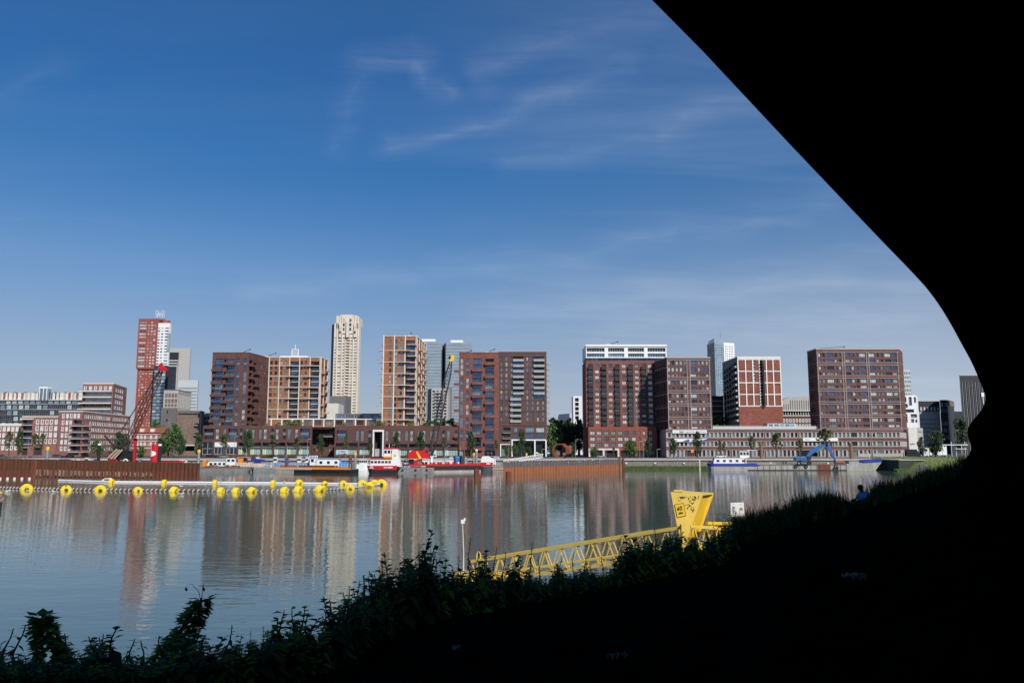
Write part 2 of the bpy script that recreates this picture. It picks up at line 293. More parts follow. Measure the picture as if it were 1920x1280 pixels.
class Bld:
    """pts: [(px, Y)] visible corners left to right; py = top row; base z"""
    def __init__(s, name, label, cat, pts, pytop, z0, wall, depth=18, loc=None, side=None, rimm=None, group=None):
        s.pts = [P(px, pytop, Y) for px, Y in pts]; s.px = [p[0] for p in pts]; s.z0 = z0
        s.z1 = max(p.z for p in s.pts[:1]) if True else 0
        s.z1 = P(pts[0][0], pytop, min(p[1] for p in pts)).z; s.Y = [p[1] for p in pts]; s.wall = wall; s.side = side or {}
        s.name = name; s.depth = depth; s.op = {}; s.win = []; s.bal = []; s.parts = []; s.rimm = rimm
        c = s.pts[0]; s.root = thing(name, label, cat, (c.x, c.y, z0), group=group); s.off = Vector((c.x, c.y, z0))
        s.fr = []
        for i in range(len(s.pts)-1): s.fr.append(frame(s.pts[i], s.pts[i+1]))
        s.nfront = len(s.fr)
    def U(s, i, px): return (px-s.px[i])/(s.px[i+1]-s.px[i])*s.fr[i][1]
    def Z(s, i, py): return P(s.px[i], py, min(s.Y[i], s.Y[i+1])).z
    def open(s, i, u0, u1, z0, z1, d): s.op.setdefault(i, []).append((u0, u1, z0, z1, d))
    def window(s, i, p0, p1, q0, q1, st, metric=False):       # px range, py range (top, bottom)
        if metric: u0, u1, z1, z0 = p0, p1, q0, q1
        else: u0, u1, z1, z0 = s.U(i, p0), s.U(i, p1), s.Z(i, q0), s.Z(i, q1)
        u0 = max(u0, .05); u1 = min(u1, s.fr[i][1]-.05); z0 = max(z0, s.z0+.02); z1 = min(z1, s.z1-.1)
        if u1-u0 < .1 or z1-z0 < .1: return
        s.open(i, u0, u1, z0, z1, st.get('d', .3)+.002); s.win.append((i, u0, u1, z0, z1, st))
    def box(s, i, p0, p1, q0, q1, n0, n1, m, part='trim', metric=False):
        if metric: u0, u1, z1, z0 = p0, p1, q0, q1
        else: u0, u1, z1, z0 = s.U(i, p0), s.U(i, p1), s.Z(i, q0), s.Z(i, q1)
        s.parts.append((part, i, u0, u1, n0, n1, z0, z1, m))
    def balcony(s, i, p0, p1, pyb, hpx=None, proj=1.5, slab='frame_cream', rail='glassrail', hr=1.05, th=.24, metric=False, n0=0):
        u0, u1 = (p0, p1) if metric else (s.U(i, p0), s.U(i, p1)); z = pyb if metric else s.Z(i, pyb)
        s.bal.append((i, u0, u1, z, n0, proj, slab, rail, hr, th))
    def finish(s):
        mb = MB(); o = s.off
        def L(p): return (p[0]-o.x, p[1]-o.y, p[2]-o.z)
        FR = []
        for (F, W) in s.fr:
            FR.append(((lambda F: (lambda u, n, z: L(F(u, n, z))))(F), W))
        for i, (F, W) in enumerate(FR):
            ops = s.op.get(i, []); wm = s.side.get(i, s.wall)
            us = sorted({0, W} | {round(x, 3) for q in ops for x in q[:2]}); zs = sorted({s.z0, s.z1} | {round(x, 3) for q in ops for x in q[2:4]})
            ui = {u: k for k, u in enumerate(us)}; zi = {z: k for k, z in enumerate(zs)}
            mark = [[0]*(len(us)-1) for _ in range(len(zs)-1)]
            for q in ops:
                for b in range(zi[round(q[2], 3)], zi[round(q[3], 3)]):
                    for a in range(ui[round(q[0], 3)], ui[round(q[1], 3)]): mark[b][a] = 1
            for b in range(len(zs)-1):
                a = 0
                while a < len(us)-1:
                    if mark[b][a]: a += 1; continue
                    c = a
                    while c+1 < len(us)-1 and not mark[b][c+1]: c += 1
                    mb.poly([F(us[a], 0, zs[b]), F(us[c+1], 0, zs[b]), F(us[c+1], 0, zs[b+1]), F(us[a], 0, zs[b+1])], wm); a = c+1
            for (u0, u1, z0, z1, d) in ops:
                mb.poly([F(u0, 0, z0), F(u0, -d, z0), F(u0, -d, z1), F(u0, 0, z1)], wm); mb.poly([F(u1, -d, z0), F(u1, 0, z0), F(u1, 0, z1), F(u1, -d, z1)], wm)
                mb.poly([F(u0, 0, z0), F(u1, 0, z0), F(u1, -d, z0), F(u0, -d, z0)], wm); mb.poly([F(u0, -d, z1), F(u1, -d, z1), F(u1, 0, z1), F(u0, 0, z1)], wm)
        ring = [L((p.x, p.y, 0)) for p in s.pts]; n = len(ring)
        back = []
        if abs(s.pts[-1].y-s.pts[-2].y) < 6: back.append((ring[-1][0], ring[-1][1]+s.depth))
        if n < 3 or abs(s.pts[0].y-s.pts[1].y) < 6: back.append((((ring[0][0]+o.x)*(s.pts[0].y+s.depth)/s.pts[0].y-o.x) if getattr(s, 'fan', 0) else (ring[0][0] if ring[-1][0] > ring[0][0]+6 else ring[-1][0]-14), max(ring[-1][1], ring[0][1]+s.depth)))
        ring = [(p[0], p[1]) for p in ring]+back; a, b = s.z0-o.z, s.z1-o.z
        mb.poly([(x, y, b) for x, y in ring], 'roof')
        for k in range(n-1, len(ring)):
            p, q = ring[k], ring[(k+1) % len(ring)]; mb.poly([(p[0], p[1], a), (q[0], q[1], a), (q[0], q[1], b), (p[0], p[1], b)], s.wall)
        mb.obj('wall', s.root)
        if s.rimm:
            rb = MB()
            for F, W in FR: rb.fb(F, -.06, W+.06, -.3, .12, s.z1-.05, s.z1+.5, s.rimm)
            rb.obj('parapet_cap', s.root)
        by = {}
        for (part, i, u0, u1, n0, n1, z0, z1, m) in s.parts:
            by.setdefault(part, MB()).fb(FR[i][0], u0, u1, n0, n1, z0, z1, m)
        for k, v in by.items(): v.obj(k, s.root)
        ws = sorted(s.win, key=lambda w: -(w[2]-w[1])*(w[4]-w[3])*(1 if w[0] < 9 else .3)); rest = MB()
        for k, (i, u0, u1, z0, z1, st) in enumerate(ws):
            gm = rnd.choice(st.get('gl', ['glass_blue'])); w = MB() if k < (100 if len(ws) <= 100 else 99) else rest
            winbox(w, FR[i][0], u0, u1, z0, z1, st, gm)
            if w is not rest: w.obj(st.get('name', 'window'), s.root)
        if rest.v: rest.obj('window', s.root)['kind'] = 'stuff'
        for k, (i, u0, u1, z, n0, pr, slab, rail, hr, th) in enumerate(s.bal[:100]):
            w = MB(); F = FR[i][0]; w.fb(F, u0, u1, n0, pr, z-th, z, slab); bo = w.obj('balcony', s.root)
            r = MB()
            if rail in ('glassrail', 'barrail'):
                m = 'steel' if rail == 'glassrail' else 'light_panel'
                if rail == 'glassrail':
                    r.fb(F, u0, u1, pr-.05, pr, z+hr-.07, z+hr, m)
                    for j in range(int((u1-u0)/.45)+1):
                        c = u0+(u1-u0)*j/max(1, int((u1-u0)/.45)); r.fb(F, c-.03, c+.03, pr-.04, pr-.01, z, z+hr-.07, m)
                    for c in (u0, u1-.05): r.fb(F, c, c+.05, n0, pr-.05, z+hr-.07, z+hr, m)
                else:
                    r.fb(F, u0, u1, pr-.06, pr, z, z+hr, m); r.fb(F, u0, u0+.06, n0, pr-.06, z, z+hr, m); r.fb(F, u1-.06, u1, n0, pr-.06, z, z+hr, m)
                    for j in range(int((u1-u0)/.5)): r.fb(F, u0+.1+j*.5, u0+.22+j*.5, pr, pr+.03, z+.1, z+hr-.1, 'grey_panel')
            else:
                r.fb(F, u0, u1, pr-.2, pr+.01, z, z+hr, rail); r.fb(F, u0, u0+.2, n0, pr-.2, z, z+hr, rail); r.fb(F, u1-.2, u1, n0, pr-.2, z, z+hr, rail)
            r.obj('railing', bo)
        return s.root
def conv(x0, y0, s): return (lambda v: x0+v/s), (lambda v: y0+v/s)
def text_obj(txt, size, m, parent=None, depth=.02, name='lettering'):
    c = bpy.data.curves.new('t', 'FONT'); c.body = txt; c.size = size; c.extrude = depth; c.align_x = 'CENTER'; c.align_y = 'CENTER'
    o = bpy.data.objects.new('t', c); COL.objects.link(o)
    dg = bpy.context.evaluated_depsgraph_get(); dg.update()
    me = bpy.data.meshes.new_from_object(o.evaluated_get(dg)); bpy.data.objects.remove(o); bpy.data.curves.remove(c)
    me.materials.clear(); me.materials.append(M[m]); me.name = name
    q = bpy.data.objects.new(name, me); COL.objects.link(q)
    if parent: q.parent = parent
    return q
# ================= SETTING
def interp(tab, x):
    if x <= tab[0][0]: return tab[0][1:]
    for a, b in zip(tab, tab[1:]):
        if x <= b[0]:
            t = (x-a[0])/(b[0]-a[0]); return tuple(p+(q-p)*t for p, q in zip(a[1:], b[1:]))
    return tab[-1][1:]
YQ = 365.0; ZQ = 4.4; ZB = 4.87
w = MB(); w.poly([(-9000, -300, 0), (9000, -300, 0), (9000, 9000, 0), (-9000, 9000, 0)], 'black'); wo = struct('water', w)
wm = bpy.data.materials.new('water'); wm.use_nodes = True; t = wm.node_tree; b = t.nodes['Principled BSDF']
b.inputs['Base Color'].default_value = (.074, .110, .084, 1); b.inputs['Roughness'].default_value = .03; b.inputs['IOR'].default_value = 1.5
tcn = t.nodes.new('ShaderNodeTexCoord')
def wnoise(sx, sy, sc, det, rot=0):
    q = t.nodes.new('ShaderNodeMapping'); q.inputs['Scale'].default_value = (sx, sy, 1); q.inputs['Rotation'].default_value = (0, 0, R(rot)); t.links.new(tcn.outputs['Object'], q.inputs[0])
    n = t.nodes.new('ShaderNodeTexNoise'); n.inputs['Scale'].default_value = sc; n.inputs['Detail'].default_value = det; n.inputs['Roughness'].default_value = .55; t.links.new(q.outputs[0], n.inputs[0]); return n.outputs[0]
hh = mth(t, 'ADD', mth(t, 'MULTIPLY', wnoise(.10, .30, 1, 1, 6), .030), mth(t, 'ADD', mth(t, 'MULTIPLY', wnoise(.5, 1.15, 1, 2, -7), .0250), mth(t, 'MULTIPLY', wnoise(1.6, 3.6, 1, 1), .0020)))
pt = mrange(t, wnoise(.006, .02, 1, 2), .35, .65, .55, 1.3)
bp = t.nodes.new('ShaderNodeBump'); bp.inputs['Strength'].default_value = 1; bp.inputs['Distance'].default_value = 1
t.links.new(mth(t, 'MULTIPLY', hh, pt), bp.inputs['Height']); t.links.new(bp.outputs[0], b.inputs['Normal'])
wo.data.materials[0] = wm

xr = P(1733, 862, YQ).x
g = MB(); g.poly([(-9000, 560, ZB-.3), (9000, 560, ZB-.3), (9000, 9000, ZB-.3), (-9000, 9000, ZB-.3)], 'land'); struct('ground', g)
g = MB(); g.poly([(-900, YQ, ZQ), (xr, YQ, ZQ), (xr, 395, ZQ+.25), (-900, 395, ZQ+.25)], 'pavement'); g.box(-900, xr, YQ-.5, YQ, ZQ-.3, ZQ+.12, 'concrete'); struct('quay_pavement', g)
g = MB(); g.poly([(-900, 395, ZQ+.12), (900, 395, ZQ+.12), (900, 560, ZB-.1), (-900, 560, ZB-.1)], 'asphalt'); struct('quay_road', g)
q = MB(); q.box(-900, xr, YQ, YQ+2, -2, ZQ-.3, 'stone_wall')
for k in range(46): q.fb(lambda u, n, z: (u, YQ-n, z), -300+k*13, -299.1+k*13, 0, .5, ZQ-1.9, ZQ-1.3, 'offwhite')
qo = q.obj('quay_wall'); tag(qo, 'long rough stone quay wall with pale bollard blocks across the water', 'quay wall')
x2 = P(1660, 862, 352).x; q = MB(); q.box(x2, P(1733, 862, 340).x, 340, 364, -1, 4.5, 'stone_black'); q.box(x2, P(1733, 862, 340).x+.1, 339.7, 364, 4.5, 4.75, 'concrete')
tag(q.obj('jetty_wall'), 'black stone jetty block with a thin concrete cap at the right end of the quay', 'jetty')
# far right sunlit mound
g = MB(); gx0 = P(1736, 862, 330).x; GN, GJ = 34, 16; hr_ = random.Random(3)
HT_ = [[hr_.gauss(0, .16) for _ in range(GJ+1)] for _ in range(GN+1)]
def mp_(i, j):
    u = i/GN; v = j/GJ; y = 285+v*112+4*math.sin(u*9); x = gx0+u*75+(1-v)*(-2+2*math.sin(v*9)); e = min(1, v*1.35); z = -.7+(6.0-.6*u)*math.sin(e*math.pi/2)**.9
    return (x-(3.5 if i == 0 else 0), y, -1 if i == 0 else z*min(1, .55+u*5)+(HT_[i][j] if 0 < v < 1 else 0))
for i in range(GN):
    for j in range(GJ): g.poly([mp_(i, j), mp_(i+1, j), mp_(i+1, j+1), mp_(i, j+1)], 'grass' if HT_[i][j] < .17 or j > 9 else 'stone_wall')
struct('grass_bank', g)
g = MB()
for k in range(5200):
    i, j = hr_.randrange(1, GN-1), hr_.randrange(0, GJ); p = Vector(mp_(i, j)).lerp(Vector(mp_(i+1, j+1)), hr_.random()); h = hr_.uniform(.15, .7)*(1.5 if j < 5 else .8); w_ = hr_.uniform(.1, .3); a_ = hr_.uniform(-.3, .3)
    g.poly([(p.x-w_, p.y, p.z-.1), (p.x+w_, p.y, p.z-.1), (p.x+a_, p.y, p.z+h)], hr_.choice(['reed', 'grass', 'leaf_mid', 'leaf_olive', 'leaf_lime', 'leaf_dark']))
tag(g.obj('bank_scrub'), 'tufts of scrub and grass scattered over the sunlit bank at the right', 'scrub', kind='stuff')
# reed strip along foot of quay (uncountable)
g = MB()
def reeds(x0, x1, y, zt, n, m='reed'):
    for k in range(n):
        x = rnd.uniform(x0, x1); yy = y-rnd.uniform(0, 2.6); h = zt*rnd.uniform(.45, 1.05)*(1-.25*(y-yy)/2.6); a = rnd.uniform(-.5, .5); wd_ = rnd.uniform(.15, .35)
        g.poly([(x-wd_, yy, -.1), (x+wd_, yy+rnd.uniform(-.2, .2), -.1), (x+a, yy-.1, h)], m)
reeds(P(1170, 870, YQ).x, P(1332, 870, YQ).x, YQ-.4, 2.0, 4200); reeds(P(1625, 870, YQ).x, P(1740, 870, 338).x, 339, 1.3, 1800, 'leaf_mid')
tag(g.obj('reeds'), 'strip of green reeds growing at the foot of the stone quay', 'reeds', kind='stuff')
# ---- near bank: px, crest py, crest distance
CREST = [(-3600, 1300, 9), (-1200, 1290, 7.6), (0, 1262, 7.8), (240, 1262, 8.4), (400, 1250, 8.8), (600, 1215, 10), (680, 1180, 11), (760, 1140, 12.5), (870, 1118, 14), (1000, 1100, 16), (1150, 1080, 18.5), (1270, 1055, 21), (1360, 1040, 23.5), (1400, 1000, 25), (1500, 968, 29), (1600, 948, 34), (1700, 918, 43), (1760, 898, 51), (1810, 880, 60), (1850, 866, 70), (1920, 858, 80), (2600, 856, 90), (9000, 870, 60)]
def crest(px):
    py, r = interp(CREST, px); b_ = math.atan2(px-W0, F_); Y = r*math.cos(b_); return P(px, py, Y)
def bank_z(x, y):
    r = math.hypot(x, y)
    px = W0+F_*math.tan(max(-1.35, min(1.35, math.atan2(x, y)))) ; c = crest(px); rc = math.hypot(c.x, c.y); s_ = min(1, r/rc); z0_ = 8.35
    return z0_+(c.z-z0_)*(s_**1.2)
g = MB(); pxs = [W0+F_*math.tan(R(a)) for a in range(-72, 76)]
NS = 26
def bp_(px, k):
    c = crest(px); rc = math.hypot(c.x, c.y); d = Vector((c.x, c.y, 0))/rc
    if k <= NS:
        s_ = k/NS; p = d*rc*max(s_, .002); return (p.x, p.y, 8.35+(c.z-8.35)*(s_**1.2)+.05*math.sin(p.x*2.1+p.y)*(s_)*(1-s_))
    e = k-NS; dr = [0, 1.0, 3.5, 8, 13][e]; dz = [0, .5, 2.6, 6.3, 10][e]; p = d*(rc+dr); return (p.x, p.y, c.z-dz)
for a, b2 in zip(pxs, pxs[1:]):
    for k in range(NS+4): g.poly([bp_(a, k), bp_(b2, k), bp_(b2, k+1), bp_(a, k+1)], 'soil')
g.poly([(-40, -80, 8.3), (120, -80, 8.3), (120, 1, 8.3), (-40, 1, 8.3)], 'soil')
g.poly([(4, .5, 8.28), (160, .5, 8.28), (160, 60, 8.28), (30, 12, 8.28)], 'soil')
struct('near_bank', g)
# ---- viaduct overhead
dv = Vector((math.sin(R(35.25)), math.cos(R(35.25)), 0)); pr = Vector((dv.y, -dv.x, 0))   # along, to the right
HD = 3.3
A = ray(1222, 0); kA = HD/A[2]; A = Vector((A[0]*kA, A[1]*kA, H+HD)); aoff = A.dot(pr)
def onplane(px, py):
    a, b2, c = ray(px, py); d = Vector((a, b2, 0)); k = aoff/d.dot(pr); return Vector((a*k, b2*k, H+c*k))
prof = [(1222, 0), (1318, 97), (1480, 270), (1640, 438), (1700, 500), (1736, 539), (1762, 574), (1784, 610), (1802, 643), (1822, 680), (1840, 722), (1848, 745), (1840, 768), (1822, 790), (1814, 806), (1816, 822), (1822, 838), (1818, 850), (1805, 868), (1802, 905), (1800, 940)]
def crom(P_, n=5):
    o = []
    for i in range(len(P_)-1):
        p0, p1, p2, p3 = P_[max(0, i-1)], P_[i], P_[i+1], P_[min(len(P_)-1, i+2)]
        for k in range(n):
            t = k/n; o.append(tuple(.5*((2*b_)+(-a_+c_)*t+(2*a_-5*b_+4*c_-d_)*t*t+(-a_+3*b_-3*c_+d_)*t**3) for a_, b_, c_, d_ in zip(p0, p1, p2, p3)))
    return o+[P_[-1]]
prof = prof[:2]+crom(prof[2:17])+prof[17:]
pts3 = [onplane(*p) for p in prof]
s0 = [p.dot(dv) for p in pts3]
top = H+HD+.4
v = MB()
near0 = A - dv*45
side = [Vector((near0.x, near0.y, H+HD))]+pts3+[Vector((pts3[-1].x, pts3[-1].y, 6.5))]
far = max(pts3, key=lambda q: q.dot(dv))+dv*90; side += [Vector((far.x, far.y, 6.5)), Vector((far.x, far.y, top)), Vector((near0.x, near0.y, top))]
# triangulate fan-like strips between the lower profile and the deck top
low_ = side[:len(pts3)+2]
Wd = 34
fan_top = [Vector((p.x, p.y, top)) for p in low_]
mesh_pts = []
s_max = max(range(len(low_)), key=lambda k: low_[k].dot(dv))
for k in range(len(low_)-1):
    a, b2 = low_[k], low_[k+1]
    v.poly([a, b2, b2+pr*Wd, a+pr*Wd], 'shade_black')
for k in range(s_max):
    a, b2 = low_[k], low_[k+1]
    v.poly([a, Vector((a.x, a.y, top)), Vector((b2.x, b2.y, top)), b2], 'shade_black')
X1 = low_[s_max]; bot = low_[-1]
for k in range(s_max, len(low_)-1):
    a, b2 = low_[k], low_[k+1]; far_a = Vector((far.x, far.y, a.z)); far_b = Vector((far.x, far.y, b2.z)); v.poly([a, far_a, far_b, b2], 'shade_black')
v.poly([X1, Vector((X1.x, X1.y, top)), Vector((far.x, far.y, top)), Vector((far.x, far.y, X1.z))], 'shade_black')
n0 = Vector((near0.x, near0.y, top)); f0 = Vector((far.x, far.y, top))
v.poly([n0, n0+pr*Wd, f0+pr*Wd, f0], 'shade_black')
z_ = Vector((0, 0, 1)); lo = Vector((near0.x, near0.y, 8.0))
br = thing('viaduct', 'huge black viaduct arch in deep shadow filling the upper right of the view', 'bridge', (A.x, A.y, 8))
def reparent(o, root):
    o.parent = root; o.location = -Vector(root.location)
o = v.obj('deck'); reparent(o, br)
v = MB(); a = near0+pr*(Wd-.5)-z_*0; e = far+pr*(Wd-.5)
v.hexa([(a.x, a.y, 6), (e.x, e.y, 6), (e.x+1, e.y-1, 6), (a.x+1, a.y-1, 6), (a.x, a.y, top-.1), (e.x, e.y, top-.1), (e.x+1, e.y-1, top-.1), (a.x+1, a.y-1, top-.1)], 'shade_black')
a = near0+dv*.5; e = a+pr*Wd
v.hexa([(a.x, a.y, 6), (e.x, e.y, 6), (e.x-1, e.y-1, 6), (a.x-1, a.y-1, 6), (a.x, a.y, H+HD-.1), (e.x, e.y, H+HD-.1), (e.x-1, e.y-1, H+HD-.1), (a.x-1, a.y-1, H+HD-.1)], 'shade_black')  # unseen end wall behind the camera, added to darken the space under the deck
o = v.obj('abutment_and_shade_wall'); reparent(o, br)
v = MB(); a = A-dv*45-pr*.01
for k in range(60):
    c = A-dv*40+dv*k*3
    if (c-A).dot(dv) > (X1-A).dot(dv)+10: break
    v.tube([(c.x, c.y, top), (c.x, c.y, top+.12)], .05, 'shade_black', 5)
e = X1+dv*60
v.tube([(a.x, a.y, top+.12), (e.x, e.y, top+.12)], .06, 'shade_black', 5)
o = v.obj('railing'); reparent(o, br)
# ================= BUILDINGS
GB = ['glass_blue', 'glass_blue', 'glass_mid', 'glass_dark', 'glass_curtain']
GD = ['glass_dark', 'glass_blue', 'glass_dark']
GC = ['glass_curtain', 'glass_curtain', 'glass_pale', 'glass_mid', 'glass_blue', 'glass_green']
def S_(**k): return k
# ---- brown corner tower with projecting brick balconies (left)
def brown_tower(name, label, pts, pytop, z0, X, Y, c1, c2, narrow, nrows, pitch, first, wl, sideface=True):
    b = Bld(name, label, 'apartment block', pts, pytop, z0, 'brick_brown', 16, rimm='brick_brown')
    return b
X, Y = conv(380, 640, 8)
b = Bld('apartment_tower', 'dark brown brick tower with staggered balconies on the left end of the long podium', 'apartment block', [(399, 434), (467, 434), (505, 460)], 662, zof(798, 434), 'brick_brown', 26, rimm='brick_brown')
st = S_(d=1.6, fm='dark_frame', mul=3, gl=['glass_blue', 'glass_blue', 'glass_mid'], e=.12)
sn = S_(d=.35, fm='dark_frame', mul=1, gl=['glass_blue', 'glass_mid', 'glass_blue', 'glass_curtain'], span=[(.4, .6)])
for k in range(6):
    z = 190*k
    b.window(0, X(200), X(318), Y(258+z), Y(345+z), dict(st, d=.5)); b.window(0, X(180), X(318), Y(352+z), Y(402+z), dict(st, d=.5)) if k == 0 else b.window(0, X(165), X(305), Y(345+z), Y(402+z), st)
    b.balcony(0, X(150), X(310), Y(440+z), slab='brick_brown', rail='brick_brown', hr=1.0, proj=1.3, th=.4)
    b.window(0, X(330), X(492), Y(268+z if k == 0 else 262+z-30+30), Y(308+z), dict(st, d=1.6)) if k == 0 else b.window(0, X(330), X(492), Y(262+z), Y(315+z), st)
    b.window(0, X(370), X(492), Y(355+z-195 if 0 else 355+z), Y(440+z), dict(st, d=1.2)) if k < 5 else None
    b.balcony(0, X(322), X(490), Y(345+z), slab='brick_brown', rail='brick_brown', hr=1.0, proj=1.3, th=.4)
    for (u0, u1) in ((520, 568), (625, 670)): b.window(0, X(u0), X(u1), Y(258+z), Y(408+z), sn)
    for j in range(2):
        b.window(1, 468+.5, 474.5, Y(275+z+j*95-(j*0)), Y(335+z+j*95), dict(st, mul=1, d=1.4)); b.window(1, 476, 482, Y(275+z+j*95+25), Y(330+z+j*95+25), dict(st, mul=1, d=1.4, gl=['glass_dark']))
        for a in (486, 490.5, 497, 501.5): b.window(1, a, a+1.8, Y(300+z+j*95), Y(345+z+j*95), dict(sn, span=None, mul=0))
    b.balcony(1, 467.3, 477, Y(360+z), slab='brick_brown', rail='brick_brown', hr=1.0, proj=1.2, th=.4)
    b.balcony(1, 477.5, 486, Y(470+z-10), slab='brick_brown', rail='brick_brown', hr=1.0, proj=1.2, th=.4)
b.finish()
# ---- podium left A and B
X, Y = conv(380, 780, 7.385)
zpod = zof(797.5, 430)
lw = S_(d=1.8, fm='dark_frame', mul=3, gl=['glass_dark', 'glass_blue', 'glass_dark'], span=[(.38, .62)])
nw = S_(d=.4, fm='dark_frame', mul=1, gl=['glass_green', 'glass_dark', 'glass_mid', 'glass_curtain'], span=[(.36, .66)])
b = Bld('podium_block', 'long low dark brown brick podium with lime green doors and two white awnings', 'podium', [(381, 430), (585, 430), (586.5, 452)], 797.5, ZB, 'brick_brown', 22)
for (u0, u1) in ((20, 160), (355, 490), (1350, 1490)): b.window(0, X(u0), X(u1), Y(172), Y(316), lw)
for u0, u1 in ((185, 228), (288, 325), (518, 558), (600, 640), (685, 722), (785, 822), (850, 890), (950, 990), (1015, 1055), (1115, 1155), (1180, 1222), (1285, 1322)): b.window(0, X(u0), X(u1), Y(172), Y(318), nw)
piers = [165, 328, 496, 660, 828, 992, 1163, 1328, 1500]
gw = S_(d=1.5, fm='steel_dark', mul=4, gl=['glass_dark']); fw = S_(d=.7, fm='steel_dark', mul=4, gl=['shop_green'], name='shopfront')
b.window(0, X(10), X(150), Y(358), Y(525), S_(d=.5, fm='frame_white', mul=1, gl=['glass_dark'], span=[(.42, .5)]))
for k, (p, q) in enumerate(zip(piers, piers[1:])):
    if k < 2:
        b.window(0, X(p+10), X(q-10), Y(358), Y(525), S_(d=.5, fm='frame_white', mul=2, gl=['glass_dark'], span=[(.5, .58)])); b.box(0, X(p+14), X(q-14), Y(360), Y(425), -.2, .1, 'frame_white', 'awning')
    else:
        b.window(0, X(p+11), X(q-11), Y(365), Y(425), gw)
        b.window(0, X(p+11), X(q-11), Y(438), Y(530), fw)
        b.box(0, X(p+13), X(p+21), Y(450), Y(530), -.65, -.5, 'frame_white', 'door_surround'); b.box(0, X(p+21), X(p+50), Y(465), Y(530), -.62, -.45, 'door_lime', 'door'); b.box(0, X(p+50), X(p+57), Y(450), Y(530), -.65, -.5, 'frame_white', 'door_surround')
        b.box(0, X(p+11), X(q-11), Y(420), Y(440), -1.1, .05, 'grey_panel', 'gallery_slab')
b.finish()
X2, Y2 = conv(660, 800, 5.647)
b = Bld('podium_block', 'long low dark brown brick podium with a tall white framed gateway and cyan doors', 'podium', [(628, 430), (861, 430)], 797.5, ZB, 'brick_brown', 22)
b.window(0, 632, 651, 806.5, 823.5, lw)
for u0, u1 in ((45, 75), (97, 128), (175, 207), (357, 388), (435, 465), (490, 517), (565, 595), (618, 648), (697, 725), (750, 780), (828, 855), (880, 908), (955, 985), (1008, 1038), (1090, 1118)): b.window(0, X2(u0), X2(u1), Y2(36), Y2(150), nw)
gs = [629, 648, 673, 697]; 
for p, q in zip(gs, gs[1:]):
    b.window(0, p+1.5, q-1.5, 830, 838, gw); b.window(0, p+1.5, q-1.5, 841, 852, fw); b.box(0, p+2, p+6, 843, 852, -.62, -.45, 'door_cyan', 'door')
gs = [722, 744, 766, 788, 811, 833, 861]
for p, q in zip(gs, gs[1:]):
    b.window(0, p+1.5, q-1.5, 832, 839, gw); b.window(0, p+1.5, q-1.5, 842, 854, fw); b.box(0, p+2, p+6.5, 844, 854, -.62, -.45, 'door_cyan', 'door'); b.box(0, p+6.5, p+7.5, 842, 854, -.65, -.5, 'frame_white', 'door_surround')
b.open(0, b.U(0, 701.5), b.U(0, 718), b.z0+.03, b.Z(0, 808), 6)
b.box(0, 699.5, 702, 805.5, 855.5, -1, .35, 'frame_white', 'gateway_frame'); b.box(0, 717.6, 720.2, 805.5, 855.5, -1, .35, 'frame_white', 'gateway_frame'); b.box(0, 702, 717.6, 805.5, 809, -1, .35, 'frame_white', 'gateway_frame')
b.box(0, 702, 717.5, 809, 855.5, -5.9, -5.6, 'inside', 'passage'); b.box(0, 702, 717.6, 841, 855.4, -3.2, -2.9, 'light_panel', 'gate_stair')
b.box(0, 712, 717.2, 813, 840, -3.2, -3, 'glass_dark', 'stair_glazing')
b.finish()
# ---- recessed brick block between the podiums
b = Bld('courtyard_block', 'recessed dark brick block with a hanging balcony in the gap between the two podiums', 'apartment block', [(584, 462), (630, 462)], 800, ZB, 'brick_brown', 12)
for r in (807, 818, 829, 840):
    for c in (589, 594, 601, 606, 612, 618, 623): b.window(0, c, c+2.6, r, r+6, S_(d=.3, mul=1, gl=GC))
b.balcony(0, 610, 628, 818, slab='offwhite', rail='glassrail', proj=6); b.balcony(0, 586, 628, 803, slab='offwhite', rail='glassrail', proj=8, th=.5)
b.finish()
# ---- garden terrace storey with white frame
b = Bld('terrace_block', 'low orange brick storey with white frames on the podium between the two white gridded towers', 'apartment block', [(505, 452), (722, 452)], 785, zpod-.4, 'brick_orange', 14)
c = 509
for k in range(11):
    if 1 <= k: b.window(0, c+19.7*k+2.5, c+19.7*k+15, 788, 796.5, S_(d=.6, mul=3, gl=['glass_dark', 'glass_mid', 'glass_blue']))
    b.box(0, c+19.7*k-.9, c+19.7*k+.9, 785, 800, 0, .35, 'white', 'white_frame')
b.box(0, 505, 721.5, 784.8, 786.3, 0, .36, 'white', 'white_frame')
b.finish()
b = Bld('rooftop_pavilion', 'long dark glazed rooftop pavilion with a thin grey roof left of the tallest gridded tower', 'pavilion', [(629, 470), (716, 470)], 775, zof(786, 470), 'grey_panel', 10)
for k in range(5): b.window(0, 631+17*k, 646+17*k, 777, 784, S_(d=.2, fm='frame_white', mul=4, gl=GD))
b.finish()

# ---- white gridded orange towers
def grid_face(b, i, pil, hor, w=.42):
    for p in pil: b.box(i, p-.9, p+.9, 0, 0, 0, .35, 'white', 'white_frame', False) if 0 else b.parts.append(('white_frame', i, max(0, b.U(i, p)-w/2), min(b.fr[i][1], b.U(i, p)+w/2), -.02, .4, b.z0, b.z1+.3, 'frame_cream'))
    for h in hor: b.parts.append(('white_frame', i, 0, b.fr[i][1], -.02, .33, b.Z(i, h)-.15, b.Z(i, h)+.15, 'frame_cream'))
X, Y = conv(500, 640, 8)
b = Bld('gridded_block', 'orange brick apartment block with white concrete grid, standing directly right of the dark brown tower', 'apartment block', [(503, 460), (601.5, 460), (615.5, 477)], 670, zof(799, 460), 'brick_orange', 17)
pil = [X(v) for v in (45, 200, 350, 500, 655, 805)]; hor = [Y(v) for v in (240, 365, 525, 690, 855, 1020, 1158)]
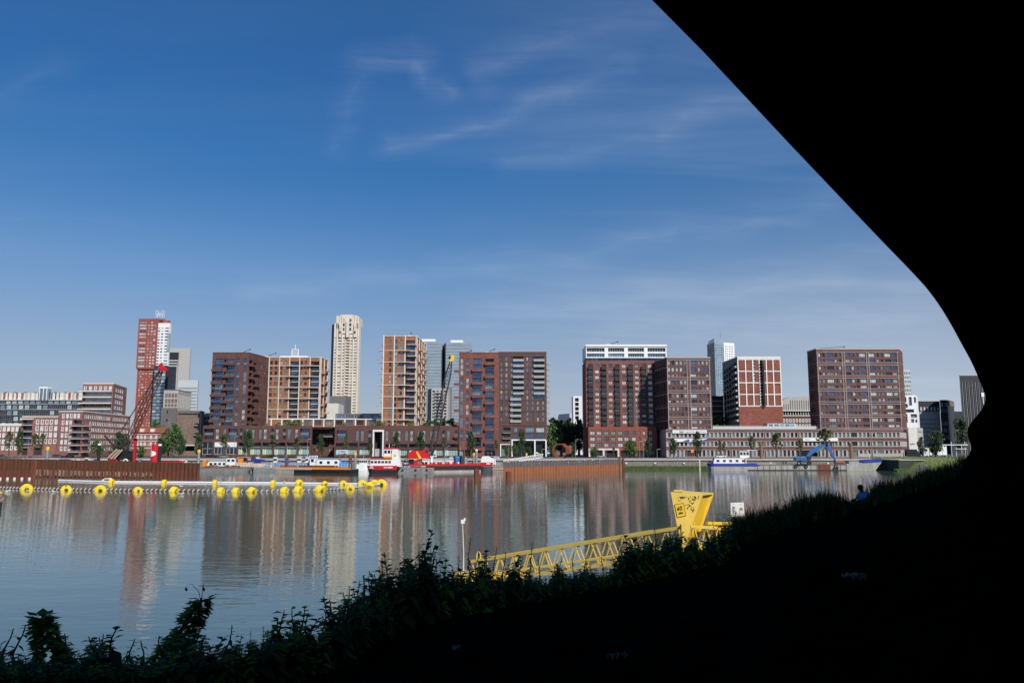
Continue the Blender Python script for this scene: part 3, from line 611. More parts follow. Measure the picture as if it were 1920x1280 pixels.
grid_face(b, 0, pil, hor); grid_face(b, 1, [602, 608, 614.5], [Y(240)])
nw2 = S_(d=.35, fm='dark_frame', mul=1, gl=['glass_blue', 'glass_mid', 'glass_curtain', 'glass_dark', 'glass_green'])
rows = [(290, 348)]+[(a, a+48) for h in (365, 525, 690, 855, 1020) for a in (h+12, h+85) if a+48 < 1155]
for (a, c) in rows:
    for (u0, u1) in ((55, 95), (125, 165), (208, 245), (277, 315), (510, 545), (577, 612)): b.window(0, X(u0), X(u1), Y(a), Y(c), nw2)
lg = S_(d=1.7, fm='dark_frame', mul=3, gl=['glass_dark', 'glass_blue', 'glass_dark'], span=[(.46, .52)])
for (u0, u1) in ((362, 488), (668, 795)):
    b.window(0, X(u0), X(u1), Y(300), Y(358), dict(lg, span=None))
    for h in (372, 532, 697, 862, 1027): b.window(0, X(u0), X(u1), Y(h), Y(min(h+145, 1150)), lg)
for h in (365, 525, 690, 855, 1020):
    b.balcony(0, X(318), X(418), Y(h), proj=1.7, n0=.4); b.balcony(0, X(575), X(722), Y(h), proj=1.7, n0=.4)
    b.balcony(0, X(388), X(492), Y(h+80), proj=1.7, n0=.4); b.balcony(0, X(690), X(808), Y(h+80), proj=1.7, n0=.4)
    b.balcony(1, 602.5, 607.5, Y(h+95), proj=1.2, n0=.4); b.balcony(1, 610.5, 615.3, Y(h+40), proj=1.9, n0=.4)
    b.window(1, 610, 613.5, Y(h-20), Y(h+120), S_(d=1, mul=1, gl=GD)); b.window(1, 604.3, 606.5, Y(h+5), Y(h+75), S_(d=.3, gl=GB))
b.finish()
X, Y = conv(700, 620, 9.846)
b = Bld('gridded_tower', 'tall orange brick tower with white grid and many balconies, right of the cream skyscraper', 'apartment block', [(718.5, 445), (781, 445), (799, 486)], 629.5, zof(800, 445), 'brick_orange', 41)
pil = [X(v) for v in (196, 393, 592, 795)]; hor = [Y(100)]+[Y(365+212.5*k) for k in range(7)]
grid_face(b, 0, pil, hor, .6); grid_face(b, 1, [781.8, 786, 790.5, 794.5, 798.6], [Y(100)], .5)
for k in range(8):
    z = 212.5*k
    for (u0, u1) in ((302, 345), (405, 448), (502, 545)):
        b.window(0, X(u0), X(u1), Y(160+z), Y(343+z), dict(nw2, span=[(.4, .6)]))
    b.window(0, X(605), X(775), Y(178+z), Y(245+z), dict(lg, span=None)) ; b.window(0, X(605), X(775), Y(262+z), Y(355+z), dict(lg, span=None))
    if k < 7: b.balcony(0, X(495), X(690), Y(365+z), proj=1.8, n0=.4)
    b.balcony(0, X(650), X(850), Y(257+z), proj=1.8, n0=.4)
    for (p, q, o_) in ((784.6, 789.2, 315), (788.6, 792.8, 430), (793.5, 797.6, 280), (795, 799, 395)):
        if 620+(o_+z)/9.846 < 795: b.balcony(1, p, q, Y(o_+z), proj=1.6, n0=.4)
    for p in (783, 787, 791.4, 795.5): b.window(1, p, p+2.2, Y(190+z), Y(350+z), S_(d=.6, mul=1, gl=GD, span=[(.42, .56)]))
for k in range(7):
    z = 212.5*k; b.balcony(0, X(100)-1.1*0, X(193), Y(365+z), proj=1.6, n0=-2.5); b.balcony(0, X(145), X(193), Y(270+z), proj=-1.2, n0=-5)
b.finish()
# ---- twin-part dark red/brown block (centre)
X, Y = conv(850, 655, 8.826)
b = Bld('apartment_tower', 'wide reddish brown brick tower with stepped brick loggias, centre of the skyline', 'apartment block', [(861, 430), (934.5, 430), (934.3, 450)], 662, ZB, 'brick_red', 26, rimm='brick_red')
for k in range(7):
    z = 217*k; rows = [(470+z, 645+z)]
    if k == 0: rows.append((145, 425))
    for (a, c) in rows:
        for (u0, u1) in ((122, 170), (217, 262)):
            if Y(c) < 850: b.window(0, X(u0), X(u1), Y(a), Y(c), dict(sn, span=[(.38, .6)] if a > 200 else [(.26, .38), (.62, .74)]))
    if Y(355+z) < 852:
        b.window(0, X(325 if k == 0 else 318), X(468), Y(150+z), Y(240+z), dict(st, d=1.3 if k else .5)); b.window(0, X(325 if k == 0 else 318), X(468), Y(246+z), Y(318+z), dict(st, d=1.3 if k else .5))
        b.balcony(0, X(313), X(490), Y(355+z), slab='brick_red', rail='brick_red', hr=1.0, proj=1.4, th=.4)
    if Y(250+z) < 852:
        b.window(0, X(527), X(672), Y(258+z), Y(345+z), dict(st, d=1.3)); b.window(0, X(527), X(672), Y(352+z), Y(430+z), dict(st, d=1.3))
        b.balcony(0, X(520), X(690), Y(248+z), slab='brick_red', rail='brick_red', hr=1.0, proj=1.4, th=.4)
b.window(0, X(530), X(672), Y(152), Y(205), dict(st, d=1.6, gl=['glass_dark'])); b.window(0, 863, 871, 844, 855, fw); b.window(0, 873, 883, 843, 855, gw); b.window(0, 909, 929, 845, 855.3, S_(d=.8, mul=2, fm='frame_white', gl=['glass_dark']))
for k in range(6):
    b.balcony(0, X(20), X(98), Y(370+217*k), slab='brick_red', rail='brick_red', proj=1.2, hr=1, n0=-1.5)
b.finish()
b = Bld('apartment_block', 'purple brown brick block with rows of light grey balconies and a white framed portal', 'apartment block', [(934.6, 450), (1024.5, 450)], 661, ZB, 'brick_dark', 22, rimm='brick_maroon')
nn3 = S_(d=.35, fm='dark_frame', mul=1, gl=['glass_blue', 'glass_mid', 'glass_mid', 'glass_curtain'])
for k in range(13):
    z = 91.2*k
    for c, w_ in ((800, 32), (882, 36), (968, 34), (1226, 32), (1312, 30)): b.window(0, X(c-w_/2), X(c+w_/2), Y(115+z), Y(185+z), nn3)
    if k > 7:
        for c in (1398, 1485): b.window(0, X(c-16), X(c+16), Y(115+z), Y(185+z), nn3)
    if k < 7: b.window(0, X(990), X(1160), Y(112+z), Y(188+z), S_(d=1.4, mul=3, gl=['glass_blue', 'glass_dark'])); b.balcony(0, X(985), X(1165), Y(192+z), slab='light_panel', rail='barrail', proj=1.0, hr=1.1)
    elif k < 12: b.window(0, X(950), X(1115), Y(112+z), Y(188+z), S_(d=1.4, mul=3, gl=['glass_dark', 'glass_blue'])); b.balcony(0, X(940), X(1120), Y(197+z), slab='light_panel', rail='barrail', proj=1.0, hr=1.1)
    if k < 7: b.balcony(0, X(1327), X(1505), Y(192+z), slab='light_panel', rail='barrail', proj=1.0, hr=1.1)
    if k < 8: b.window(0, X(1332), X(1500), Y(112+z), Y(188+z), S_(d=1.4, mul=3, gl=['glass_blue', 'glass_dark']))
    if k < 12: b.balcony(0, X(1540), X(1592), Y(238+91.2*k), slab='light_panel', rail='barrail', proj=-.5, hr=1.1, n0=-4)
for k in range(7): b.box(0, 936, 1024, Y(112+182*k), Y(117+182*k), 0, .15, 'brick_maroon', 'string_course')
b.box(0, 938, 1024, 793, 797, 0, .3, 'brick_maroon', 'string_course')
for r in (801, 812): b.window(0, 964, 970, r, r+9, nn3); b.window(0, 985, 1001, r, r+9, dict(nn3, mul=4)); b.window(0, 1005, 1020, r, r+9, dict(nn3, mul=4)); b.window(0, 944, 957, r, r+9, S_(d=1.4, mul=3, gl=['glass_dark'])); b.balcony(0, 943, 958, r+10, slab='light_panel', rail='glassrail', proj=1.4)
b.window(0, 962, 1000, 826, 855.5, S_(d=3, mul=3, fm='dark_frame', gl=['glass_dark'])); b.window(0, 1004, 1021, 826, 855.5, S_(d=2, mul=1, fm='dark_frame', gl=['glass_dark'])); b.window(0, 941, 957, 834, 855.5, S_(d=2, mul=1, gl=['glass_green']))
for p, q, r0 in ((959, 1023, 823.3),): b.box(0, p, q, r0, r0+2.3, 0, .5, 'white', 'portal_frame')
for p in (959, 1001, 1021.5): b.box(0, p, p+2.4, 825.7, 855.6, 0, .5, 'white', 'portal_frame')
b.box(0, 938, 940, 832, 855.6, 0, .5, 'white', 'portal_frame'); b.box(0, 940, 957, 832, 833.5, 0, .5, 'white', 'portal_frame')
b.finish()
# ---- white crowned brick block
X, Y = conv(1090, 640, 11.294); D = 442
b = Bld('crowned_block', 'red brick apartment block with columns of black balconies under a white two storey crown', 'apartment block', [(1098.2, D), (1250, D)], 677, ZB, 'brick_rust', 22)
wb = S_(d=.4, fm='dark_frame', mul=1, gl=GC+['glass_curtain'], e=.12); lb = S_(d=1.5, fm='dark_frame', mul=1, gl=['glass_mid', 'glass_blue', 'glass_dark'])
for k in range(12):
    z = 118.8*k
    if Y(z+480) > 796: break
    for c in (330, 612, 898, 1172, 1450): b.window(0, X(c-44), X(c+44), Y(480+z), Y(556+z), wb)
    for c in (192, 472, 752, 1032, 1315, 1560):
        b.window(0, X(c-50), X(c+50), Y(482+z), Y(586+z), lb); b.balcony(0, X(c-52), X(c+52), Y(592+z), slab='black_panel', rail='black_panel', proj=1.3, hr=1.75, th=.2)
b.finish()
D2 = 441
b = Bld('white_crown', 'white framed two storey glazed crown on top of the red brick block', 'penthouse', [(1098.4, D2), (1249.5, D2)], 646.5, zof(671, D2), 'white', 22)
for (u0, u1) in ((110, 490), (565, 905), (985, 1325), (1400, 1780)):
    for (a, c) in ((135, 218), (252, 330)): b.window(0, X(u0), X(u1), Y(a), Y(c), S_(d=1.0, fm='frame_white', mul=6, gl=['glass_blue', 'glass_mid', 'glass_dark'], e=.15))
b.box(0, 1098, 1250, 646, 649.4, 0, .5, 'white', 'cornice')
b.root.name = 'crown'; cr = b.finish()
b = Bld('glass_strip', 'recessed strip of glazing', 'glazing', [(1099.5, D+.4), (1249, D+.4)], 671.3, zof(677.3, D), 'grey_panel', 20)
for k in range(20): b.window(0, 1100+7.4*k, 1106+7.4*k, 672.2, 676.6, S_(d=.2, fm='dark_frame', mul=3, gl=['glass_mid', 'glass_blue', 'glass_curtain']))
gs_ = b.finish()
X, Y = conv(1080, 600, 4)
b = Bld('brick_base', 'base', 'podium', [(1103, 436), (1231, 436)], 799.5, ZB, 'brick_rust', 8)
for r, r2 in ((830, 860), (875, 905), (920, 950)):
    for u0, u1 in ((105, 142), (157, 192), (210, 245), (262, 297), (314, 350), (362, 395), (418, 450), (470, 482), (500, 520), (545, 570)): b.window(0, X(u0), X(u1), Y(r), Y(r2), wb)
b.box(0, 1103, 1160, 840.5, 843.5, 0, .3, 'offwhite', 'ground_floor_frame')
for p in (1103, 1129.5, 1157): b.box(0, p, p+3, 843.5, 856, 0, .3, 'offwhite', 'ground_floor_frame')
for p, q in ((1108, 1128), (1134, 1156), (1163, 1190), (1194, 1228)): b.window(0, p, q, 844, 855.6, S_(d=1.5, mul=4, gl=['glass_dark']))
ba = b.finish()
crowned = [o for o in bpy.data.objects if o.name.startswith('crowned_block')][0]
def absorb(root, parts, names):
    for p, nme in zip(parts, names):
        for k in ('label', 'category', 'group'):
            if k in p: del p[k]
        d = Vector(p.location)-Vector(root.location); ch = list(p.children); 
        wl = [c for c in ch if c.name.startswith('wall')][0]; wl.name = nme; wl.parent = root; wl.location = d
        for c in ch:
            if c is wl: continue
            gch = list(c.children)
            c.parent = wl
            for g_ in gch: g_.parent = wl
        bpy.data.objects.remove(p)
absorb(crowned, [cr, gs_, ba], ['crown', 'glass_storey', 'base'])
# ---- maroon blocks with pale stone bands
def banded(b, i, pxs, rows, wst=None):
    for (a, c) in rows:
        for (u0, u1) in pxs:
            m = 3 if u1-u0 > 6 else 1
            b.window(i, u0, u1, a, c, S_(d=.35, fm='dark_frame', mul=m, gl=['glass_mid', 'glass_blue', 'glass_curtain', 'glass_pale', 'glass_blue', 'glass_dark']))
X, Y = conv(1250, 640, 7.113)
b = Bld('banded_block', 'maroon brick apartment block with pale stone bands, left of the two and nearer the water', 'apartment block', [(1226.5, 441), (1250, 422), (1332, 422)], 671, zof(806, 420), 'brick_maroon', 40, rimm='stone_pink', side={0: 'brick_dark'})  # left face in darker brick: its shade is put into the colour
cols = [(X(u), X(u)+4.4) for u in (14, 64, 120, 174, 228)]+[(X(310), X(390))]+[(X(u), X(u)+4.2) for u in (415, 467, 522)]
banded(b, 1, cols, [(Y(255), Y(312)), (Y(345), Y(400)), (Y(432), Y(468)), (Y(515), Y(572)), (Y(605), Y(640)), (Y(695), Y(750)), (Y(780), Y(815)), (Y(870), Y(922)), (Y(955), Y(990)), (Y(1045), Y(1095)), (Y(1130), Y(1165))])
for h in (485, 665, 840, 1015): b.box(1, 1250, 1331.6, Y(h-10), Y(h-5), 0, .2, 'stone_pink', 'stone_band'); b.box(1, 1250, 1331.6, Y(h+22), Y(h+27), 0, .2, 'stone_pink', 'stone_band')
for h in (244,): b.box(1, 1250, 1331.6, Y(h), Y(h+6), 0, .2, 'stone_pink', 'stone_band')
for u in (262, 303): b.box(1, X(u), X(u)+.9, Y(250), Y(1170), 0, .22, 'stone_pink', 'stone_pilaster')
for u in (2, 560): b.box(1, X(u), X(u)+1.0, Y(240), Y(1170), 0, .22, 'stone_pink', 'stone_pilaster')
for k in range(5):
    for p in (1229, 1233, 1238, 1243): b.window(0, p, p+2.6, 693+24*k, 707+24*k, S_(d=.8, mul=1, gl=['glass_dark'])); 
    b.box(0, 1226.5, 1250, 688+25*k, 689+25*k, 0, .2, 'stone_pink', 'side_band')
b.finish()
X, Y = conv(1490, 600, 4)
b = Bld('banded_block', 'large maroon brick apartment block with pale stone bands and wide windows, the rightmost big tower', 'apartment block', [(1513, 438), (1530, 426), (1686, 426), (1691.5, 440)], 655, zof(806, 426), 'brick_maroon', 14, rimm='stone_pink', side={0: 'brick_dark'})  # darker brick on the left face paints in the shade of that side
cols = [(176, 192), (204, 222), (236, 287), (297, 314), (328, 345), (378, 412), (422, 440), (452, 470), (483, 528), (555, 598), (612, 628), (640, 658), (672, 717), (727, 760)]
rr = []
for k in range(6): rr += [(Y(247+97*k), Y(276+97*k)), (Y(294+97.6*k), Y(314+97.6*k))]
banded(b, 1, [(X(p), X(q)) for p, q in cols], rr)
for k in range(6):
    b.box(1, 1530, 1685, Y(318+97.5*k), Y(321+97.5*k), 0, .2, 'stone_pink', 'stone_band'); b.box(1, 1530, 1685, Y(337+97.5*k), Y(340+97.5*k), 0, .2, 'stone_pink', 'stone_band'); b.box(2, 1686, 1691.5, Y(320+97.5*k), Y(324+97.5*k), 0, .2, 'stone_pink', 'side_band'); b.box(0, 1513, 1530, Y(322+97*k), Y(324+97*k), 0, .15, 'stone_pink', 'side_band')
    b.window(0, 1517, 1518.6, Y(262+97*k), Y(300+97*k), S_(d=.3, gl=GD)); b.window(0, 1520.5, 1522, Y(262+97*k), Y(300+97*k), S_(d=.3, gl=GD))
b.box(1, 1530, 1685, Y(240), Y(243), 0, .2, 'stone_pink', 'stone_band')
for u in (166, 352, 368, 533, 549, 765): b.box(1, X(u)-.4, X(u)+.45, Y(242), Y(822), 0, .22, 'stone_pink', 'stone_pilaster')
b.finish()
# ---- striped low podium
X, Y = conv(1400, 780, 6.4)
b = Bld('striped_podium', 'long low podium striped in maroon brick and pale pink stone along the right waterfront', 'podium', [(1248.5, 420.5), (1690, 420.5), (1699, 445)], 804.5, ZB, 'stone_pink', 16)
pt_ = 7.66; p = 1252.5; k = 0
dark = S_(d=.45, fm='dark_frame', mul=1, gl=['glass_dark', 'glass_dark', 'glass_green', 'glass_mid'])
divs = []
while p < 1685:
    wide = p > 1590 and (k % 5 == 3)
    w_ = 11.5 if wide else 4.6
    if k % 8 == 7: p += 2.6; divs.append(p-4.4)
    for (a, c) in ((811, 819.3), (827.6, 835.8), (843.7, 855.2 if p < 1600 else 850)):
        if (a > 843 and (1287 < p < 1302 or 1493 < p < 1528)): continue
        b.window(0, p, p+w_, a, c, dict(dark, mul=3) if wide else dark)
    p += pt_ if not wide else 15; k += 1
b.window(0, 1493, 1535, 844, 855.6, S_(d=3, mul=6, gl=['glass_dark'], fm='black')); b.window(0, 1288, 1306, 844, 855.6, S_(d=.6, mul=3, gl=['inside'], fm='grey_panel'))
for (a, c) in ((804.9, 809.7), (820.2, 826.5), (836.6, 842.6)):
    b.box(0, 1249, 1689.6, a+.5, c, 0, .12, 'brick_maroon', 'brick_band'); b.box(0, 1249, 1689.6, c, c+.7, 0, .2, 'stone_pink', 'stone_band'); b.box(0, 1249, 1689.6, a-.2, a+.5, 0, .2, 'stone_pink', 'stone_band'); b.box(1, 1690, 1699, a+.5, c, 0, .12, 'brick_maroon', 'brick_band')
for d_ in divs: b.box(0, d_, d_+2.6, 809.2, 856, 0, .1, 'brick_maroon', 'brick_pier')
b.finish()
def banner(name, label, p0, p1, q0, q1, YD, txts, extra=None):
    a, c = P(p0, q1, YD), P(p1, q0, YD); m = MB(); m.box(0, c.x-a.x, -.08, 0, 0, c.z-a.z, 'white')
    r = thing(name, label, 'banner', (a.x, YD, a.z)); m.obj('panel', r); W_, H_ = c.x-a.x, c.z-a.z
    for (s, fx, sz, mm) in txts:
        t_ = text_obj(s, H_*sz, mm, r); t_.rotation_euler = (R(90), 0, 0); t_.location = (W_*fx, -.11, H_*.5)
    if extra: e = MB(); extra(e, W_, H_); e.obj('emblem', r)
    return r
def crown_e(e, W_, H_):
    for k in range(5): e.box(W_*.2+k*.45, W_*.2+k*.45+.3, -.12, -.09, H_*.2, H_*(.8 if k % 2 == 0 else .6), 'plum')
    e.box(W_*.2, W_*.2+2.1, -.12, -.09, H_*.2, H_*.35, 'plum')
banner('banner', 'white banner with grey lettering and a small plum emblem on the striped podium', 1261, 1325, 806, 812, 419.9, [('sancta', .1, .5, 'concrete'), ('Logeerhuis', .5, .75, 'grey_panel'), ('Buren', .88, .75, 'grey_panel')], crown_e)
def wave_e(e, W_, H_):
    pts = [(W_*.25, -.12, H_*.1), (W_*.47, -.12, H_*.1), (W_*.47, -.12, H_*.8), (W_*.37, -.12, H_*.6)]; e.prism(pts, (0, .03, 0), 'blue_navy')
banner('banner', 'white banner with dark blue waves below the lettered banner on the striped podium', 1264, 1325, 822, 828, 419.8, [], wave_e)
wr = bpy.data.objects['banner.001']; H_ = [o for o in wr.children if o.name.startswith('panel')][0].dimensions.z; W_ = [o for o in wr.children if o.name.startswith('panel')][0].dimensions.x
m = MB(); m.prism([(W_*.78, -.12, H_*.1), (W_*1.0, -.12, H_*.1), (W_*1.0, -.12, H_*.8), (W_*.9, -.12, H_*.6)], (0, .03, 0), 'blue_navy'); m.obj('emblem', wr)
m = MB(); m.box(W_*.52, W_*.6, -.12, -.09, H_*.3, H_*.6, 'steel'); m.obj('emblem', wr)
m = MB(); m.box(W_*.02, W_*.09, -.12, -.09, H_*.25, H_*.55, 'steel_dark'); m.obj('emblem', wr)
banner('banner', 'white banner with small red lettering on the striped podium behind the blue excavator', 1505.5, 1571, 820.7, 826.7, 419.8, [('Passion', .13, .5, 'red')])
# rooftop glass railing + pavilion on striped podium
YP = 428; m = MB(); F, L = frame(P(1336, 797, YP), P(1537, 797, YP)); zr = zof(805, YP)
for k in range(int(L/1.6)): m.fb(F, k*1.6, k*1.6+.1, 0, .1, zr, zr+1.9, 'pale_grey')
m.fb(F, 0, L, 0, .06, zr+.3, zr+1.6, 'pale_grey'); m.fb(F, 0, L, -.02, .12, zr+1.9, zr+2.0, 'frame_white')
tag(m.obj('glass_railing'), 'long pale terrace railing running along the roof edge of the striped podium', 'railing')
b = Bld('roof_pavilion', 'small pale grey pavilion with glass doors on the roof of the striped podium', 'pavilion', [(1439, 434), (1492, 434)], 793.5, zof(804, 434), 'pale_grey', 6)
for p in (1441, 1452, 1462, 1472, 1481): b.window(0, p, p+8, 795, 803, S_(d=.2, mul=1, fm='frame_white', gl=['glass_mid', 'glass_green', 'glass_blue']))
b.finish()
# ---- brick silo block with white grid and dark glass side
X, Y = conv(1250, 640, 7.113)
b = Bld('silo_block', 'rust red brick block with white grid above a blank brick base and dark left side', 'apartment block', [(1354, 470.6), (1382, 440), (1463.5, 440)], 670, zof(806, 440), 'brick_rust', 30, side={0: 'black_panel'}, rimm='offwhite')
b.box(1, 1382, 1463, 669.3, 673, 0, .4, 'offwhite', 'cornice')
for u in (945, 1045, 1140, 1228, 1322, 1412, 1508): b.box(1, X(u)-.9, X(u)+.9, 673, 762, -.01, .35, 'white', 'white_frame')
for h in (240, 398, 551, 706, 862): b.box(1, 1382.3, 1463, Y(h-6), Y(h+6), -.01, .33, 'white', 'white_frame')
for (a, c) in ((255, 290), (300, 335), (345, 382), (412, 450), (458, 498), (505, 540)): b.window(1, X(1146), X(1172), Y(a), Y(c), S_(d=.4, gl=['glass_curtain', 'glass_mid']))
b.window(1, X(1236), X(1262), Y(255), Y(862), S_(d=.5, gl=['glass_dark'], mul=0))
for k in range(15): b.box(1, X(1236), X(1285), Y(290+39*k), Y(293+39*k), 0, 1.6, 'steel_dark', 'escape_stair_landing'); b.box(1, X(1276), X(1282), Y(293+39*k), Y(330+39*k), .3, 1.5, 'steel_dark', 'escape_stair_rail')
b.box(1, X(1262), X(1268), Y(255), Y(862), .2, 1.6, 'black_panel', 'escape_stair_spine')
for r in range(10):
    for k, p in enumerate((1356, 1361, 1366, 1371, 1376)):
        zc = 683+r*11+(4-k)*1.7*(1 if r < 5 else .4)-(0); b.window(0, p, p+3.8, zc-4, zc+3, S_(d=.8, mul=1, gl=['glass_mid', 'glass_dark', 'glass_dark']))
    b.balcony(0, 1377, 1381.7, 689+r*11.2, slab='black_panel', rail='barrail', proj=1.3); b.box(0, 1354.5, 1381.5, 690+r*11.2, 690.8+r*11.2, 0, .9, 'black_panel', 'gallery_slab')
b.finish()
b = Bld('terrace_flats', 'dark stepped flats with white balcony slabs left of the white gridded silo block', 'apartment block', [(1334, 480), (1356, 480)], 742, ZB, 'black_panel', 14)
for r in (744, 753, 763, 773): b.window(0, 1335, 1355, r, r+6, S_(d=1, mul=3, gl=GD)); b.balcony(0, 1332, 1356, r+8, slab='white', rail='glassrail', proj=1.5)
b.finish()
# ================= LEFT AND FAR BUILDINGS
WF = S_(d=.25, fm='frame_white', mul=1, gl=['glass_pale', 'glass_dark', 'glass_curtain', 'glass_dark'], e=.42)
WN = S_(d=.25, fm='frame_white', mul=0, gl=['glass_dark', 'glass_mid', 'glass_pale'], e=.38)
X, Y = conv(0, 720, 12)
b = Bld('warehouse_wing', 'low brick wing with a white roof band at the left edge of the photo', 'apartment block', [(-60, 440), (42, 440)], 793.5, ZB, 'brick_pinkred', 14)
b.box(0, -60, 42, 793.5, 798.5, 0, .2, 'offwhite', 'roof_band')
for r in (799.5, 811, 823, 834.5):
    for c in range(-58, 40, 8): b.window(0, c, c+5.6, r, r+9, WF)
b.finish()
b = Bld('warehouse_wing', 'brick wing with a stack of corner balconies, second from the left edge', 'apartment block', [(42, 436), (111, 436)], 781.5, ZB, 'brick_pinkred', 14, rimm='offwhite')
for r in (786, 798, 810, 822): 
    for c in (68, 77, 85.5, 94, 103): b.window(0, c, c+6, r, r+9.5, WF)
    b.window(0, 43.5, 62, r, r+9.5, S_(d=1.8, mul=3, gl=GD)); b.balcony(0, 40, 63, r+10.5, slab='offwhite', rail='glassrail', proj=1.0)
b.box(0, 41, 64, 784.5, 786.5, 0, 1.6, 'offwhite', 'awning'); b.window(0, 46, 58, 840, 853, S_(d=1, gl=['inside'], mul=0)); b.window(0, 68, 84, 839, 853, S_(d=1, gl=['inside'], mul=0))
b.finish()
b = Bld('warehouse_block', 'long receding brick warehouse with dense rows of white framed windows and corner balconies', 'apartment block', [(110.5, 434), (156, 432), (245, 500)], 771.5, ZB, 'brick_pinkred', 30, rimm='offwhite')
for k, r in enumerate((774.5, 787, 799, 811, 823.5, 836)):
    for c in (117, 124.5, 131.5, 138.5, 145.5):
        if k and c > 134: continue
        b.window(0, c, c+5, r, r+9, WF)
    if k: b.window(0, 138, 155, r, r+9, S_(d=1.8, mul=2, gl=GD)); b.balcony(0, 135.5, 155.6, r+11, slab='offwhite', rail='glassrail', proj=1.4); b.balcony(1, 156.3, 167, r+11, slab='offwhite', rail='glassrail', proj=1.4)
    z1 = b.Z(0, r+1); z0 = b.Z(0, r+9.4); W_ = b.fr[1][1]; n = 27
    for j in range(n):
        if k and j < 3: continue
        u = 1.5+j*(W_-3)/n; b.window(1, u, u+(W_-3)/n*.78, z1, z0, WN, metric=True)
b.finish()
b = Bld('brick_tower', 'brick tower with full width pale balconies and blocks of white windows behind the receding warehouse', 'apartment block', [(156, 470), (213, 470), (238.5, 505)], 719.5, 25.5, 'brick_pinkred', 30, rimm='offwhite')
for c in (158, 167.5, 177, 186.5, 196, 205): b.window(0, c, c+5, 723.5, 731, WF)
for k in range(6):
    r = 734+11.2*k; b.window(0, 150 if 0 else 156.5, 211, r, r+7, S_(d=1.6, mul=9, gl=['glass_mid', 'glass_dark'], fm='frame_white')); b.balcony(0, 150, 211.5, r-1.6, slab='offwhite', rail='glassrail', proj=1.3, th=.6)
    z1, z0 = b.Z(0, 724.5+11.2*k), b.Z(0, 733+11.2*k); W_ = b.fr[1][1]
    for j in range(4): b.window(1, W_*(.12+.16*j), W_*(.12+.16*j+.13), z1, z0, WN, metric=True)
b.finish()
# dark terraced block
tb = thing('terraced_block', 'long dark glass terraced apartment block stepping back above the left brick wings', 'apartment block', tuple(P(70, 800, 485)[:2])+(ZB,))
o0 = Vector(tb.location); levels = [(0, 790, 802, 470), (0, 779, 790, 471), (0, 768, 779, 473), (0, 757.5, 768, 476), (20, 750, 757.5, 480)]
fm_ = MB()
for k, (l, a, c, D) in enumerate(levels):
    m = MB(); p0, p1 = P(-90, a, D), P(157, a, D); zb = zof(c, D)
    F, L = frame(p0-o0, p1-o0); m.fb(F, 0, L, -14, 0, zb-o0.z+.25, zof(a, D)-o0.z-.02, 'black_panel'); wo_ = m.obj('wall', tb)
    n = int(L/3.6)
    r = MB(); r.fb(F, -.5, L+.3, 0, 1.6, zb-o0.z, zb-o0.z+.22, 'pale_grey' if k > 2 else 'concrete_dark'); bo = r.obj('terrace', tb)
    r = MB(); 
    for j in range(int(L/1.2)): r.fb(F, j*1.2, j*1.2+.08, 1.5, 1.6, zb-o0.z+.22, zb-o0.z+1.2, 'steel')
    r.fb(F, 0, L, 1.48, 1.6, zb-o0.z+1.2, zb-o0.z+1.28, 'steel'); r.obj('railing', bo)
    for j in range(n):
        w_ = MB(); winbox(w_, (lambda F: lambda u, q, z: F(u, q+.18, z))(F), j*3.6+.3, j*3.6+2.9, zb-o0.z+.35, zof(a, D)-o0.z-.5, S_(d=.12, mul=1, fm='steel'), rnd.choice(['glass_dark', 'glass_dark', 'glass_mid', 'glass_curtain'])); w_.obj('window', wo_)
D = 486; m = MB(); F, L = frame(P(-90, 740, D)-o0, P(157, 740, D)-o0); m.fb(F, 0, L, -10, 0, zof(750, D)-o0.z, zof(736.5, D)-o0.z, 'offwhite')
for j in range(int(L/2.6)):
    u = j*2.6+rnd.uniform(0, .9); m.fb(F, u, u+rnd.choice([.6, 1.0, 1.4]), 0, .25, zof(748, D)-o0.z, zof(736, D)-o0.z, rnd.choice(['red_tile', 'brick_pinkred', 'concrete', 'glass_dark', 'brick_pinkred']))
m.fb(F, 0, L, 0, 2.2, zof(750.3, D)-o0.z, zof(749.3, D)-o0.z, 'offwhite'); m.obj('roof_houses', tb)
m = MB()
for j in range(14): u = 6+j*6.1; m.fb(F, u, u+1, -3, -2, zof(736.5, D)-o0.z, zof(734.3, D)-o0.z, 'steel_dark')
m.obj('chimneys', tb)
m = MB(); a, c = P(72.5, 750, 482)-o0, P(87.5, 750, 482)-o0; zt = zof(725, 482)-o0.z; F2, L2 = frame(a, c); m.fb(F2, 0, L2, -4, 0, zof(750, 482)-o0.z, zt-.9, 'glass_mid'); m.fb(F2, -.1, L2+.1, -4.1, .15, zt-1, zt, 'white')
for u in (0, L2*.46, L2-.45): m.fb(F2, u, u+.45, 0, .12, zof(750, 482)-o0.z, zt-1, 'white')
m.obj('lift_tower', tb)
